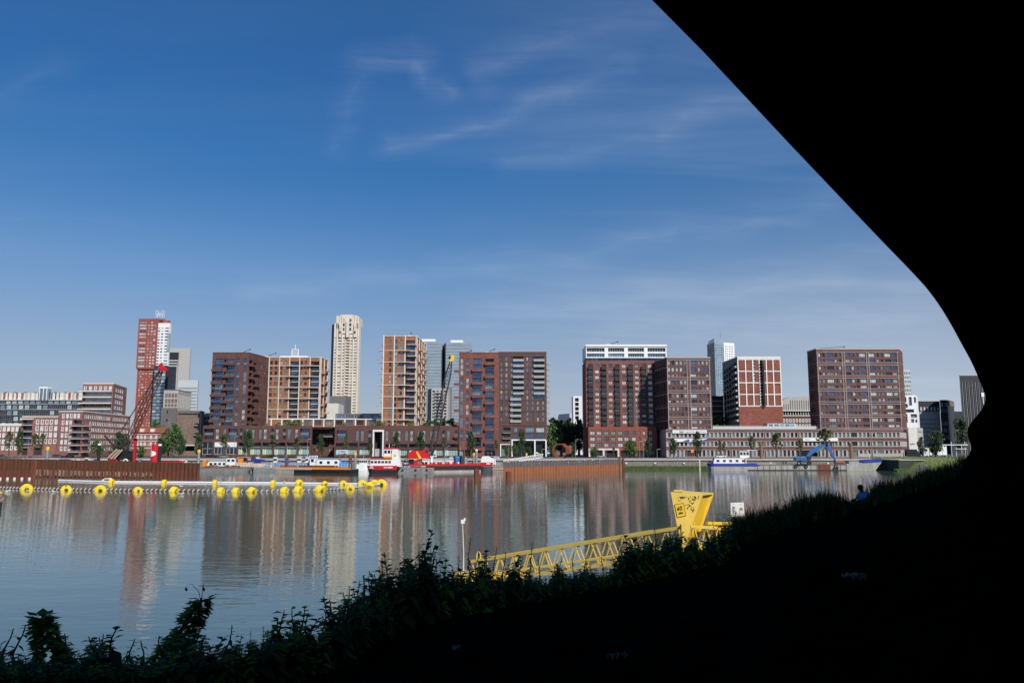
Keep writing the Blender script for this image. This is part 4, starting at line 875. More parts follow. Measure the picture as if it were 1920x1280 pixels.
# ---- red and white skyscraper with the M sign
D = 800; GT = ['glass_pale', 'glass_mid', 'glass_curtain', 'glass_dark']
X, Y = conv(240, 560, 8)
zg = zof(860, D)
b = Bld('skyscraper', 'red and white skyscraper with a big letter M sign on its roof', 'skyscraper', [(263.5, D), (297, D), (297.3, D+12)], 597.3, ZB, 'red_tile', 30)
def win_rows(b, i, specs, r0, r1, pitch, h, st, jig=0):
    r = r0
    while r+h < r1:
        for (p, q) in specs: b.window(i, p+rnd.uniform(-jig, jig), q, r, r+h, st)
        r += pitch
ws = S_(d=.2, mul=2, fm='frame_white', gl=GT, e=.05)
r = Y(355)
while r < 690:
    t_ = (r-598)/92*0
    b.window(0, 265, 277, r, r+3, S_(d=.2, mul=4, fm='frame_white', gl=GT, e=.05))
    for c in (280.5, 285.5, 289.5): b.window(0, c, c+rnd.choice([1.5, 2.2, 3.2]), r+.4, r+3, ws)
    r += 5.55
r = 694
while r < 850:
    for c in (268, 273, 279, 285, 290):
        if rnd.random() < .8: b.window(0, c+rnd.uniform(-1, 1), c+rnd.uniform(2, 4), r, r+2.2, ws)
    r += 5.1
for c in (272, 279, 287):
    pass
root = b.finish(); o0 = Vector(root.location)
def sub(root, p0, p1, D, ytop, ybot, mt, name, depth=25, z0=None, caps=None):
    o0 = Vector(root.location); a, c = P(p0, ytop, D), P(p1, ytop, D); F, L = frame(a-o0, c-o0); m = MB()
    zt = a.z-o0.z; zb = (zof(ybot, D) if z0 is None else z0)-o0.z; m.fb(F, 0, L, -depth, 0, zb, zt, mt); o = m.obj(name, root); return F, L, zb, zt, o
def wins(o, F, L, zb, zt, cols, pitch, hf, st, cap=100, skip=0):
    n = int((zt-zb-2)/pitch); items = [(k, c) for k in range(n) for c in cols if rnd.random() >= skip]; rest = MB()
    for idx, (k, (a, c)) in enumerate(items):
        w_ = MB() if idx < cap-1 or len(items) <= cap else rest; z1 = zt-1.6-k*pitch
        winbox(w_, (lambda u, q, z: F(u, q+st.get('d', .3)+.04, z)), a*L, c*L, z1-pitch*hf, z1, st, rnd.choice(st['gl']))
        if w_ is not rest: w_.obj('window', o)
    if rest.v: rest.obj('window', o)['kind'] = 'stuff'
sl_ = S_(d=.1, mul=1, fm='steel', gl=['glass_dark', 'glass_mid', 'glass_blue'], e=.03)
F, L, zb, zt, o = sub(root, 259.5, 268, D+2, 690.5, 0, 'pale_grey', 'red_overhang', 25, ZB)
o.name = 'lower_slab'; wins(o, F, L, zb, zt, [(.1, .9)], 2.9, .5, sl_)
F, L, zb, zt, o = sub(root, 260.5, 298, D-1.5, 597.5, 691.5, 'red_tile', 'upper_slab', 8)
cols = [(.08, .40), (.50, .56), (.64, .72), (.78, .88)]
wins(o, F, L, zb, zt-1.5, cols, 2.95, .5, S_(d=.1, mul=1, fm='frame_white', gl=GT, e=.05), skip=.06)
F, L, zb, zt, o = sub(root, 297, 318.5, D-2, 605.5, 690, 'white', 'white_slab', 3)
wins(o, F, L, zb, zt-3, [(.02, .2), (.3, .48), (.64, .96)], 3.0, .42, S_(d=.1, mul=1, fm='steel', gl=['glass_dark', 'glass_mid', 'glass_pale', 'glass_blue'], e=.05))
F, L, zb, zt, o = sub(root, 317, 321.5, D+3, 608, 690, 'pale_grey', 'white_side', 2)
F, L, zb, zt, o = sub(root, 314.5, 317.6, D-2.6, 624, 658, 'glass_tower', 'corner_glazing', 4)
F, L, zb, zt, o = sub(root, 289, 312, D-6, 685, 0, 'steel_dark', 'glass_base_tower', 5, ZB)
wins(o, F, L, zb, zt-3, [(.06, .34), (.36, .62), (.64, .96)], 3.3, .78, S_(d=.1, mul=2, fm='steel_dark', gl=['glass_tower', 'glass_tower', 'glass_mid', 'glass_pale'], e=.05))
F, L, zb, zt, o = sub(root, 312, 322, D-5, 686.5, 0, 'black_panel', 'dark_side', 3, ZB)
F, L, zb, zt, o = sub(root, 320, 327, D+4, 688, 0, 'pale_grey', 'balcony_stack', 3, ZB); wins(o, F, L, zb, zt, [(.2, .9)], 3.2, .5, sl_)
m = MB(); c = P(301, 600, D-4)-o0; m.cyl(c.x+1.5, c.y+9, zof(604, D)-o0.z-2, zof(599.5, D)-o0.z, 4.2, 'red_tile', 16); m.obj('roof_drum', root)
m = MB(); a, c = P(286.5, 597, D)-o0, P(310, 599.5, D)-o0; m.tube([(a.x, a.y+4, a.z), (c.x, c.y+4, c.z)], .5, 'steel_dark', 6)
m.obj('sign_boom', root)
mm = MB(); f_ = lambda px, py: P(px, py, D+4)-o0
L_, R_, T_, B_ = 292.5, 307.5, 582.2, 595.2; outl = [(L_, B_), (L_, T_), (L_+3.6, T_), (300, T_+8.2), (R_-3.6, T_), (R_, T_), (R_, B_), (R_-3, B_), (R_-3, T_+4.8), (300, B_-.6), (L_+3, T_+4.8), (L_+3, B_)]
for yy in (0,):
    pp = [f_(*q)+Vector((0, yy, 0)) for q in outl]
    for a, c in zip(pp, pp[1:]+pp[:1]): mm.tube([a, c], .22, 'white', 5)
mm.tube([f_(293, 597)+Vector((0, 1, 0)), f_(293.5, 594)+Vector((0, 1, 0))], .3, 'steel_dark', 4); mm.tube([f_(306.5, 598)+Vector((0, 1, 0)), f_(306.5, 594)+Vector((0, 1, 0))], .3, 'steel_dark', 4)
mm.obj('letter_sign', root)
# other left towers
b = Bld('office_tower', 'tall plain concrete slab tower with dark glazing down its left half', 'office tower', [(318.5, 760), (357.5, 760), (358.5, 775)], 652.5, ZB, 'concrete', 22)
b.box(0, 319, 336, 660.5, 770, 0, .4, 'black_panel', 'dark_facade')
for k in range(3): b.box(0, 319, 336, 675+5*k, 677+5*k, .4, .8, 'pale_grey', 'sun_shade')
b.box(0, 327, 333.5, 688, 765, .4, .7, 'glass_dark', 'stair_glazing'); b.box(0, 334, 336, 684, 765, .4, 1, 'concrete', 'fin'); b.finish()
b = Bld('office_tower', 'white office building with thin horizontal blinds below the concrete slab tower', 'office tower', [(334.5, 640), (371.5, 640), (373, 650)], 712.5, ZB, 'pale_grey', 20)
for k in range(9): b.window(0, 335.5, 370.5, 726.5+6*k, 729.5+6*k, S_(d=.15, mul=9, gl=['glass_tower'], fm='steel'))
b.finish()
b = Bld('frame_building', 'brick panelled block with pale concrete frames standing on a grey brick base', 'warehouse', [(307.5, 500), (334.5, 500), (359, 525)], 731.5, ZB, 'concrete', 20, rimm='concrete_dark')
for r in (737, 747.5, 757):
    for c in (310.5, 316.5, 322.5, 328.5): b.box(0, c, c+4.6, r, r+(7.5 if r < 756 else 5), 0, .12, 'brick_taupe', 'brick_panel')
W_ = b.fr[1][1]
for j in range(8): b.window(1, W_*(.06+.115*j), W_*(.06+.115*j+.06), b.Z(0, 737), b.Z(0, 764), S_(d=1, gl=['glass_dark', 'inside'], mul=0), metric=True)
b.box(0, 306, 334.5, 764.5, 856, 0, 1.2, 'brick_grey', 'brick_base')
for r in (769, 784.5): b.box(0, 316, 319, r, r+5.5, 1.2, 1.3, 'inside', 'slit_window')
b.finish()
b = Bld('brick_warehouse', 'blank taupe brick warehouse with a dark window strip under its roof, left of the podium', 'warehouse', [(332, 458), (378, 458), (383.5, 470)], 771.5, ZB, 'brick_taupe', 24, rimm='concrete_dark')
b.window(0, 334, 376, 774.5, 777.5, S_(d=.3, mul=12, gl=['glass_dark']))
for r in (793, 811): b.balcony(0, 368, 374, r+4, slab='offwhite', rail='black_panel', proj=1.5, hr=.9); b.window(0, 369, 373, r, r+3.8, S_(d=.6, gl=['inside']))
for k in range(14): c = rnd.uniform(335, 366); r = rnd.uniform(782, 826); b.window(0, c, c+.9, r, r+1.2, S_(d=.3, gl=['inside'], e=.02))
b.box(0, 378.6-1, 378, 772, 845, 0, .6, 'offwhite', 'stair_strip'); b.window(0, 340, 368, 836, 845, S_(d=3, gl=['inside'])); b.box(0, 337, 370, 833.5, 835.5, 0, 2, 'offwhite', 'canopy')
b.finish()
b = Bld('concrete_annex', 'small concrete framed annex squeezed between the taupe warehouse and the dark brown tower', 'annex', [(381, 480), (398, 480)], 774, ZB, 'concrete', 12)
for r in (781, 790): 
    for c in (383, 389): b.window(0, c, c+4, r, r+6, S_(d=.5, gl=GD))
b.finish()
# red roofed low house
h = thing('station_house', 'low pink brick house with white bands and a red tiled roof', 'house', tuple(P(270, 840, 470)[:2])+(ZB,)); o0 = Vector(h.location)
F, L = frame(P(247, 812, 470)-o0, P(303, 812, 470)-o0); zt = zof(811, 470)-o0.z; m = MB(); m.fb(F, 0, L, -12, 0, 0, zt, 'brick_pinkred')
for k in range(5): m.fb(F, 0, L, 0, .08, zt-1-k*2, zt-.7-k*2, 'offwhite')
m.obj('wall', h); m = MB(); A_ = [F(-.5, .6, zt), F(L+.5, .6, zt), F(L+.5, -6, zt+3.2), F(-.5, -6, zt+3.2), F(-.5, -12.6, zt), F(L+.5, -12.6, zt)]
m.poly([A_[0], A_[1], A_[2], A_[3]], 'red_tile'); m.poly([A_[3], A_[2], A_[5], A_[4]], 'red_tile'); m.poly([A_[0], A_[3], A_[4]], 'brick_pinkred'); m.poly([A_[1], A_[5], A_[2]], 'brick_pinkred'); m.obj('roof', h)
for u in (.18, .3, .42, .62, .8):
    for z in (zt*.45, zt*.74):
        m = MB(); winbox(m, lambda a, q, c: F(a, q+.2, c), L*u, L*u+1.1, z, z+1.9, WN, 'glass_dark'); m.obj('window', h)
for u in (.25, .6): m = MB(); m.fb(F, L*u, L*u+2.2, -2.5, -.6, zt, zt+2.4, 'offwhite'); m.obj('dormer', h)
# ---- cream skyscraper
D = 880
b = Bld('skyscraper', 'tall cream stone skyscraper with a stepped crown, standing alone above the rooftops', 'skyscraper', [(622.5, D+14), (627, D), (674, D), (677, D+8)], 606, ZB, 'cream', 30, side={0: 'concrete_dark'})  # dark left side: shade painted in, the stone itself is cream
WS = S_(d=.3, mul=1, fm='steel', gl=['glass_blue', 'glass_pale', 'glass_dark', 'glass_mid', 'glass_dark'], e=.05)
sc = 6.1; fx = lambda v: 600+v/sc+(1.3 if 1 else 0)
r = 632.5
while r < 856:
    for (u0, u1) in ((167, 185), (205, 243), (259, 280), (348, 370), (388, 420), (441, 458)): b.window(1, fx(u0)-.3, fx(u1)-.3, r, r+2.1, WS)
    if r < 762: b.window(1, fx(298), fx(335), r, r+1.8, S_(d=.6, gl=['inside'])); b.box(1, fx(294), fx(338), r+2.6, r+4.6, 0, .9, 'cream', 'bay_balcony')
    r += 5.5
for u in (192, 250, 288, 342, 378, 430): b.box(1, fx(u)-.5, fx(u)+.4, 606, 856, 0, .8, 'cream', 'rib')
root = b.finish()
F, L, zb, zt, o = sub(root, 631, 672.5, D+1, 593.5, 610, 'cream', 'crown', 24)
for (p, q, y) in ((631, 635, 592), (637, 641, 590.7), (665, 669, 591), (670, 673, 593)): sub(root, p, q, D, y, 616, 'cream', 'crown_fin', 6)
F, L, zb, zt, o = sub(root, 641, 662.5, D-1, 589.8, 625, 'cream', 'crown', 22)
wins(o, F, L, zb, zt-3, [(.12, .27), (.68, .85)], 5, .7, WS); sub(root, 649.5, 654.5, D-3, 601, 632, 'cream', 'crown_fin', 6)
for (p, q) in ((636, 640), (663.5, 667.5)): F, L, zb, zt, o = sub(root, p, q, D-2, 606, 632, 'cream', 'crown_fin', 6); wins(o, F, L, zb, zt-2, [(.1, .9)], 5, .6, WS)
# ---- glass twin towers
b = Bld('glass_tower', 'pale grey glass tower half hidden behind the tall gridded brick tower', 'office tower', [(778, 1000), (828.5, 1000)], 640, ZB, 'glass_tower', 30)
for k in range(26): b.box(0, 779+2*k, 779.5+2*k, 640, 856, 0, .5, 'aluminium', 'mullion')
for k in range(30): b.box(0, 778.2, 828.4, 644+6*k, 644.8+6*k, 0, .7, 'aluminium', 'floor_band')
root = b.finish(); sub(root, 791, 816, 1005, 635.5, 641, 'white', 'plant_room', 15)
b = Bld('glass_tower', 'pale grey glass tower with a dark left side behind the yellow tipped crane', 'office tower', [(827.5, 1040), (836, 990), (882.5, 990)], 642, ZB, 'glass_tower', 30, side={0: 'concrete_dark'})  # left side colour darkened to stand in for its shade
for k in range(24): b.box(1, 836.3+2*k, 836.8+2*k, 642, 856, 0, .5, 'aluminium', 'mullion')
for k in range(30): b.box(1, 836, 882, 646+6*k, 646.8+6*k, 0, .7, 'aluminium', 'floor_band')
b.box(1, 838.5, 848, 727, 800, .8, 1.4, 'concrete_dark', 'dark_void')
root = b.finish(); sub(root, 845, 868, 995, 637.5, 643, 'white', 'plant_room', 15)
b = Bld('old_flats', 'greyish brick flats with rows of balconies between the two glass towers', 'apartment block', [(802, 640), (809, 620), (840, 620)], 727.5, ZB, 'concrete', 20, side={0: 'concrete_dark'})  # left side uses a darker concrete as painted shade
r = 732
while r < 784:
    for c in (811, 818, 826, 833): b.window(1, c, c+4.5, r, r+3.3, S_(d=.8, mul=1, gl=['glass_dark', 'glass_mid', 'inside', 'glass_pale'])); 
    b.balcony(1, 816, 832, r+4.2, slab='light_panel', rail='glassrail', proj=1.2); r += 6
b.finish()
b = Bld('silo_building', 'grey concrete silo block just left of the foot of the cream skyscraper', 'silo', [(618, 560), (648, 560)], 742, ZB, 'concrete_dark', 20); b.finish()
b = Bld('white_shed', 'windowless white rendered building below the grey silo block', 'shed', [(613, 520), (634.5, 520), (645, 545)], 756, ZB, 'offwhite', 20)
for k in range(3): b.box(1, 637+3*k, 638+3*k, 756, 778, 0, .2, 'concrete', 'wall_rib')
b.finish()
b = Bld('white_slab', 'narrow white block with a column of dark balconies, left of the white crowned brick block', 'apartment block', [(1074.5, 560), (1091, 560)], 742, ZB, 'white', 14)
for k in range(5): b.window(0, 1078, 1085, 746+8.4*k, 752.5+8.4*k, S_(d=1.2, mul=1, gl=GD))
b.finish()
b = Bld('far_block', 'tiny pale block just above the dark trees right of the centre tower', 'office block', [(1048, 900), (1064, 900)], 779, ZB, 'pale_grey', 20); b.box(0, 1050, 1060, 777, 779, -5, 0, 'pale_grey', 'roof_plant'); b.finish()
b = Bld('far_block', 'tiny striped white block just left of the narrow white block', 'office block', [(1068, 850), (1074, 850)], 775, ZB, 'pale_grey', 20); b.finish()
# ---- right skyscraper
D = 800
b = Bld('skyscraper', 'bluish glass and white skyscraper with a mast, rising behind the silo block', 'skyscraper', [(1325.5, D+15), (1339.5, D), (1357, D), (1376.5, D+6)], 642, ZB, 'glass_tower', 30, side={0: 'concrete', 2: 'white'})
r = 646
while r < 800:
    for c in (1327.5, 1331, 1334.5): b.window(0, c, c+1.7, r, r+2.2, WS)
    for c in (1341, 1344.5, 1348, 1351.5, 1354.5): b.window(1, c, c+1.8, r, r+2.2, S_(d=.2, gl=['glass_dark', 'glass_mid'], mul=0, fm='aluminium', e=.05))
    for c in (1359, 1362, 1366, 1369.3, 1372.5): b.window(2, c, c+1.7, r+2, r+4, S_(d=.3, gl=['glass_dark'], mul=0, e=.02))
    r += 4.6
root = b.finish(); F, L, zb, zt, o = sub(root, 1339, 1358, D+1, 634, 643, 'glass_tower', 'crown', 25)
m = MB(); c = P(1351, 634, D+10)-Vector(root.location); m.tube([(c.x, c.y, c.z-2), (c.x, c.y, c.z+8.5)], [.5, .2], 'steel', 6); m.obj('mast', root)
# ---- domed concrete hall
D = 520; hh_ = thing('domed_hall', 'brick hall with a curved ribbed concrete roof right of the white gridded silo block', 'hall', tuple(P(1490, 850, D)[:2])+(ZB,)); o0 = Vector(hh_.location)
F, L = frame(P(1463, 770, D)-o0, P(1530, 770, D)-o0); z1 = zof(778, D)-o0.z; m = MB(); m.fb(F, 0, L, -20, 0, 0, z1, 'brick_maroon'); m.fb(F, 0, L, 0, .4, z1-.8, z1, 'concrete'); m.obj('wall', hh_)
m = MB(); m.fb(F, 0, L, -18, -.5, z1, zof(770, D)-o0.z, 'glass_dark')
for k in range(14): m.fb(F, k*L/14, k*L/14+.3, -.5, -.3, z1, zof(770, D)-o0.z, 'offwhite')
m.obj('clerestory', hh_)
m = MB(); q = [(1463, 770), (1463, 755), (1470, 748.5), (1481, 744), (1500, 743), (1530, 743), (1530, 770)]; pts_ = [P(a, c, D)-o0 for a, c in q]; m.prism(pts_, (0, 18, 0), 'concrete')
for k in range(16): u = k*L/16+1; m.fb(F, u, u+.25, 0, .25, zof(769, D)-o0.z, zof(750 if k > 3 else 757, D)-o0.z, 'concrete_dark')
m.fb(F, 0, L, 0, .6, zof(770.5, D)-o0.z, zof(769, D)-o0.z, 'offwhite'); m.obj('roof', hh_)
for r in (785, 795):
    for c in range(1468, 1528, 6): m = MB(); a_ = P(c, r, D)-o0; winbox(m, lambda u, n, z: (a_.x+u, a_.y-n-.3, a_.z+z), 0, 1.3, -2.2, 0, WN, 'glass_dark'); m.obj('window', hh_)
# ---- far right
b = Bld('speckled_tower', 'pale green tower with a lattice facade just right of the large banded block', 'skyscraper', [(1688, 900), (1706, 900)], 693, ZB, 'pale_grey', 18); b.fan = 1; 
for k in range(12):
    for j in range(6): b.window(0, 1689+3*j+(k % 2), 1690.8+3*j+(k % 2), 697+8*k, 702+8*k, S_(d=.4, gl=['leaf_olive', 'glass_green', 'glass_mid'], e=.05, fm='offwhite'))
b.finish()
b = Bld('cube_flats', 'white apartment block with scattered dark window boxes right of the large banded block', 'apartment block', [(1690, 520), (1717, 520), (1720.5, 540)], 740.5, ZB, 'white', 18); b.fan = 1
for (u0, u1, a, c) in ((1692, 1699, 744, 754), (1703, 1709, 744, 760), (1713, 1717, 744, 755), (1692, 1701, 757, 764), (1692, 1712, 767, 773), (1692, 1699, 776, 792), (1705, 1717, 776, 783), (1705, 1711, 785, 792), (1713, 1717, 786, 792)): b.window(0, u0, u1, a, c, S_(d=1, mul=2, gl=['glass_dark', 'glass_mid', 'grey_panel']))
b.finish()
b = Bld('blank_house', 'tall narrow cream rendered wall with small dark script, beyond the end of the striped podium', 'building', [(1702, 470), (1719, 470), (1730, 490)], 801, ZB, 'offwhite', 14, side={1: 'concrete'})
b.box(0, 1700.5, 1702.5, 801, 842, -1, .2, 'concrete_dark', 'corner_pier')
for r in (808, 820, 832): b.window(1, 1721, 1728, r, r+7, S_(d=.5, mul=2, gl=['glass_pale', 'glass_dark'], fm='frame_white'))
root = b.finish(); o0 = Vector(root.location); m = MB(); m.tube([P(1707.5, 831, 469.8)-o0, P(1709.5, 833, 469.8)-o0, P(1711, 831, 469.8)-o0, P(1712.5, 832, 469.8)-o0, P(1715.5, 831.6, 469.8)-o0], .16, 'steel_dark', 4); m.obj('script_mark', root)
b = Bld('school_block', 'grey office block with thin window rows under a dark zigzag attic, far right', 'office block', [(1722, 600), (1761, 600)], 752.5, ZB, 'concrete', 24); b.fan = 1
b.box(0, 1721.5, 1761, 752, 771, 0, .5, 'black_panel', 'attic')
for k in range(6): b.window(0, 1724+6.3*k, 1726.5+6.3*k, 763, 770, S_(d=.1, gl=['glass_pale'], fm='frame_white')) if 0 else b.box(0, 1724+6.3*k, 1727+6.3*k, 763, 770, .5, .6, 'pale_grey', 'attic_window')
for r in (785, 793, 801, 808, 816, 824):
    for c in range(1724, 1754, 3): b.window(0, c, c+1.6, r, r+2.2, S_(d=.3, gl=GD))
b.finish()
b = Bld('dark_office', 'nearly black ribbed office block with a brown roof corner, right of the grey office block', 'office block', [(1762, 590), (1776, 590), (1788, 610)], 749.5, ZB, 'black_panel', 24); b.fan = 1
for c in (1763, 1766, 1769.5, 1773): 
    for r in (755, 766, 790, 803, 816): b.window(0, c, c+1.4, r, r+7, S_(d=.2, gl=['glass_pale', 'glass_mid'], fm='frame_white', e=.05))
b.box(1, 1777, 1788, 751, 760, 0, .3, 'brick_taupe', 'roof_corner'); b.finish()
b = Bld('dark_office', 'low dark block under the big ribbed tower, mostly hidden by a tree', 'office block', [(1788, 640), (1806, 640)], 771, ZB, 'black_panel', 20); b.finish(); b.fan = 1
b = Bld('ribbed_tower', 'dark blue grey tower with pale vertical ribs, partly hidden by the viaduct', 'office tower', [(1798.5, 560), (1850, 560)], 704, ZB, 'black_panel', 24); b.fan = 1
for k in range(17):
    b.box(0, 1799+3.1*k, 1799.5+3.1*k, 716, 856, 0, .4, 'concrete' if k % 2 else 'grey_panel', 'rib'); b.box(0, 1799+3.1*k, 1800.6+3.1*k, 702.5, 704, -.5, .2, 'offwhite', 'roof_tooth')
b.box(0, 1836, 1841, 736, 744, .5, .9, 'white', 'sign_panel'); b.box(0, 1838, 1840, 745, 757, .5, .8, 'pale_grey', 'sign_panel'); b.finish()
# ---- roof antennas / booms
def roof_boom(px0, py0, px1, py1, D, label):
    r = thing('roof_boom', label, 'roof crane', P(px0, py0+1, D)); m = MB(); o0 = Vector(r.location); a, c = P(px0, py0, D)-o0, P(px1, py1, D)-o0
    m.tube([a, c], .16, 'steel_dark', 5); m.obj('boom', r); m = MB(); m.ball(c, .45, 'steel_dark', 6); m.obj('head', r); m = MB(); m.box(a.x-1.5, a.x+1, a.y-1, a.y+1, -.9, .3, 'offwhite'); m.obj('base', r)
roof_boom(453, 661.5, 469, 655, 440, 'thin slanted boom on the roof of the dark brown tower')
roof_boom(501, 667.5, 517, 662, 466, 'thin slanted boom on the left end of the gridded block roof')
roof_boom(915, 660, 927, 654.5, 442, 'thin slanted boom on the roof of the reddish centre tower')
roof_boom(875, 661, 884, 657, 440, 'short slanted boom at the left corner of the reddish centre tower')
roof_boom(1142, 645, 1158, 640.5, 460, 'slanted boom on the roof of the white crown')
roof_boom(770, 629, 771, 624.5, 455, 'short upright antenna on the roof of the tall gridded tower')
roof_boom(1532, 653.5, 1583, 650, 435, 'long horizontal maintenance crane on the roof of the large banded block')
m = MB(); D = 470; a, c = P(547.5, 655, D), P(559.5, 655, D); zb_ = zof(670, D); r = thing('roof_mast', 'white rooftop frame with a short mast on the gridded block', 'mast', ((a.x+c.x)/2, D, zb_)); hw = (c.x-a.x)/2; zt = a.z-zb_
for x in (-hw, hw): m.tube([(x, 0, 0), (x, 0, zt)], .25, 'white', 5)
m.tube([(-hw, 0, zt), (hw, 0, zt)], .25, 'white', 5)
for k in range(6): m.tube([(-hw+hw*k/3, 0, 0), (-hw+hw*k/3, 0, zt)], .06, 'white', 4)
for k in range(5): m.tube([(-hw, 0, zt*k/5), (hw, 0, zt*k/5)], .06, 'white', 4)
m.obj('frame', r); m = MB(); m.tube([(0, 0, zt), (0, 0, zt+(P(0, 646, D).z-P(0, 655, D).z))], .2, 'white', 5); m.obj('mast', r)
m = MB(); m.box(-8, 8, -2, 3, -.2, .7, 'white'); m.obj('base', r)
# ================= TREES
def leaf_cloud(mb, n, shape, size, m, core=0):
    for k in range(n):
        c = shape(); d = Vector((rnd.gauss(0, 1), rnd.gauss(0, 1), rnd.gauss(0, 1))).normalized(); a = d.orthogonal().normalized(); b2 = d.cross(a); s = size*rnd.uniform(.5, 1.3); t = rnd.uniform(0, 6.28); a, b2 = a*math.cos(t)+b2*math.sin(t), b2*math.cos(t)-a*math.sin(t)
        mb.poly([c-a*s, c-b2*s*.5, c+a*s, c+b2*s*.5], m)
def tree_proto(kind, crown_mat, h, w, trunk_h, n, size, col, clumps=14):
    r = thing(kind, 'x', 'tree'); m = MB(); m.tube([(0, 0, 0), (.05, 0, h*.3), (-.05, .1, h*.6), (0, 0, h*.9)], [w*.07, w*.055, w*.035, .02], 'bark', 6)
    for k in range(5):
        a = k*1.3; z = trunk_h+.1*h*k; m.tube([(0, 0, z), (math.cos(a)*w*.3, math.sin(a)*w*.3, z+h*.15)], [w*.025, .015], 'bark', 4)
    m.obj('trunk', r); m = MB(); cs = []
    for k in range(clumps):
        t = rnd.random(); z = trunk_h+(h-trunk_h)*t
        if col: rad = w*.5*(math.sin(math.pi*min(1, t*.88+.12))**.6)
        else: rad = w*.5*math.sin(math.pi*(t*.8+.15))
        a = rnd.uniform(0, 6.28); q = rad*rnd.uniform(.2, .85); cs.append((Vector((math.cos(a)*q, math.sin(a)*q, z)), max(.25, rad*rnd.uniform(.35, .7))))
    def shp():
        c, rr_ = rnd.choice(cs); d = Vector((rnd.gauss(0, 1), rnd.gauss(0, 1), rnd.gauss(0, 1))).normalized()*rr_*rnd.uniform(.5, 1.05); return c+Vector((d.x, d.y, d.z*(1.5 if col else .9)))
    leaf_cloud(m, n, shp, size, crown_mat); m.obj('crown', r); return r
protos = {'col': tree_proto('columnar_tree', 'leaf_dark', 10, 4.2, 1.8, 1500, .34, True, 20), 'thin': tree_proto('young_tree', 'leaf_olive', 8, 2.6, 2.2, 480, .30, True, 12),
          'round': tree_proto('round_tree', 'leaf_mid', 9, 8, 2.0, 1700, .42, False, 22), 'big': tree_proto('big_tree', 'leaf_far', 16, 13, 2.5, 3000, .62, False, 34), 'bush': tree_proto('bush', 'leaf_mid', 3, 3.4, .4, 500, .3, False, 9), 'lime': tree_proto('bush', 'leaf_lime', 2.4, 4.5, .2, 500, .26, False, 10), 'dark': tree_proto('round_tree', 'leaf_dark', 9, 8, 2, 2000, .40, False, 24)}
used = set()
BH = {'col': 10, 'thin': 8, 'round': 9, 'big': 16, 'bush': 3, 'lime': 2.4, 'dark': 9}
def put(kind, px, pyt, pyb, D, label, group=None, wf=1.0, cat=None, zb=None):
    zb = (ZB if D > 394 else ZQ) if zb is None else zb
    t = P(px, pyt, D); h = t.z-zb; s = h/BH[kind]; sc = (s*wf, s*wf, s); rz = rnd.uniform(0, 6)
    if kind in used: o = dup(protos[kind], (t.x, D, zb), rz, label, group, sc)
    else:
        used.add(kind); o = protos[kind]; o.location = (t.x, D, zb); o.rotation_euler = (0, 0, rz); o.scale = sc; o['label'] = label
        if group: o['group'] = group
    if cat: o['category'] = cat
    return o
G1 = 'street trees along the waterfront'
for px, top, kind, wf, lb in ((20, 808, 'thin', 1, 'dark young street tree at the left edge in front of the white roofed brick wing'), (38, 804, 'col', .8, 'narrow green street tree beside the corner balconies, second from the left edge'), (66, 812, 'thin', 1, 'thin street tree below the second brick wing, third from the left edge'), (81, 812, 'thin', .8, 'slim dark street tree fourth from the left edge, by the garage doors'),
    (374, 812, 'col', .9, 'columnar street tree at the left end of the long podium beside a yellow topped pile'), (420, 812, 'thin', 1.2, 'sparse street tree between the two white awnings'), (466, 803, 'col', 1.05, 'tall dense dark columnar tree right of the white awnings'), (512, 813, 'thin', 1.2, 'olive columnar street tree second from the right of the white awnings'), (557, 817, 'thin', 1.2, 'brownish olive street tree near the right end of the left podium'), (602, 812, 'col', .8, 'narrow dark tree in the gap between the two podiums'),
    (650, 818, 'thin', 1, 'small yellowing tree left of the white gateway'), (694, 820, 'col', .8, 'dark tree just left of the white framed gateway'), (743, 807, 'col', .85, 'columnar tree right of the white gateway'), (789, 806, 'col', 1.0, 'broad columnar tree halfway between the gateway and the centre tower'), (834, 820, 'thin', .9, 'little young tree left of the centre tower beside a lamp'), (883, 806, 'col', 1.0, 'dense columnar tree in front of the reddish centre tower'), (931, 824, 'thin', 1.1, 'short olive tree at the corner of the centre tower'), (978, 803, 'col', .75, 'slender dark tree in front of the white portal'),
    (1114, 838, 'round', 1, 'small light green tree before the crowned brick block base'), (1151, 838, 'thin', 1, 'tiny sapling before the crowned brick block base'), (1182, 826, 'round', 1.0, 'bright green small round tree right of the crowned block base'), (1214, 822, 'col', 1.1, 'columnar tree between the crowned block and the banded block'), (1262, 820, 'col', 1.2, 'dense columnar tree under the lettered white banner'), (1307, 807, 'col', .95, 'tall columnar tree crossing the right half of the white banners'), (1350, 824, 'thin', .9, 'thin tree left of a pair behind the blue and white boat'), (1357, 829, 'thin', .9, 'thin tree right of a pair behind the blue and white boat'), (1407, 817, 'thin', 1.2, 'slim tree behind the wheelhouse of the blue and white boat'), (1454, 810, 'thin', 1.4, 'slim leafy tree between the boat wheelhouse and the excavator'), (1500, 824, 'thin', 1.3, 'olive tree behind the cab of the blue excavator'), (1548, 803, 'thin', 1.6, 'tall ragged tree behind the bend of the blue excavator arm')):
    put(kind, px, top, 855, 400, lb, G1, wf*(.84 if kind in ('col',) else 1.1))
put('dark', 222, 812, 850, 420, 'large dark round tree by the foot of the red headed crane'); put('round', 184, 826, 850, 412, 'small light tree left of the large dark round tree')
put('dark', 300, 822, 850, 418, 'low dark tree between the red roofed house and the bright green tree'); put('round', 325, 795, 850, 424, 'tall bright green tree in front of the taupe warehouse', wf=.72); put('dark', 338, 815, 850, 415, 'darker leafy tree right beside the bright green tree', wf=.6); put('bush', 262, 836, 850, 405, 'low bush under the red roofed house'); put('round', 292, 790, 850, 480, 'tree top showing above the red tiled roof', wf=.6)
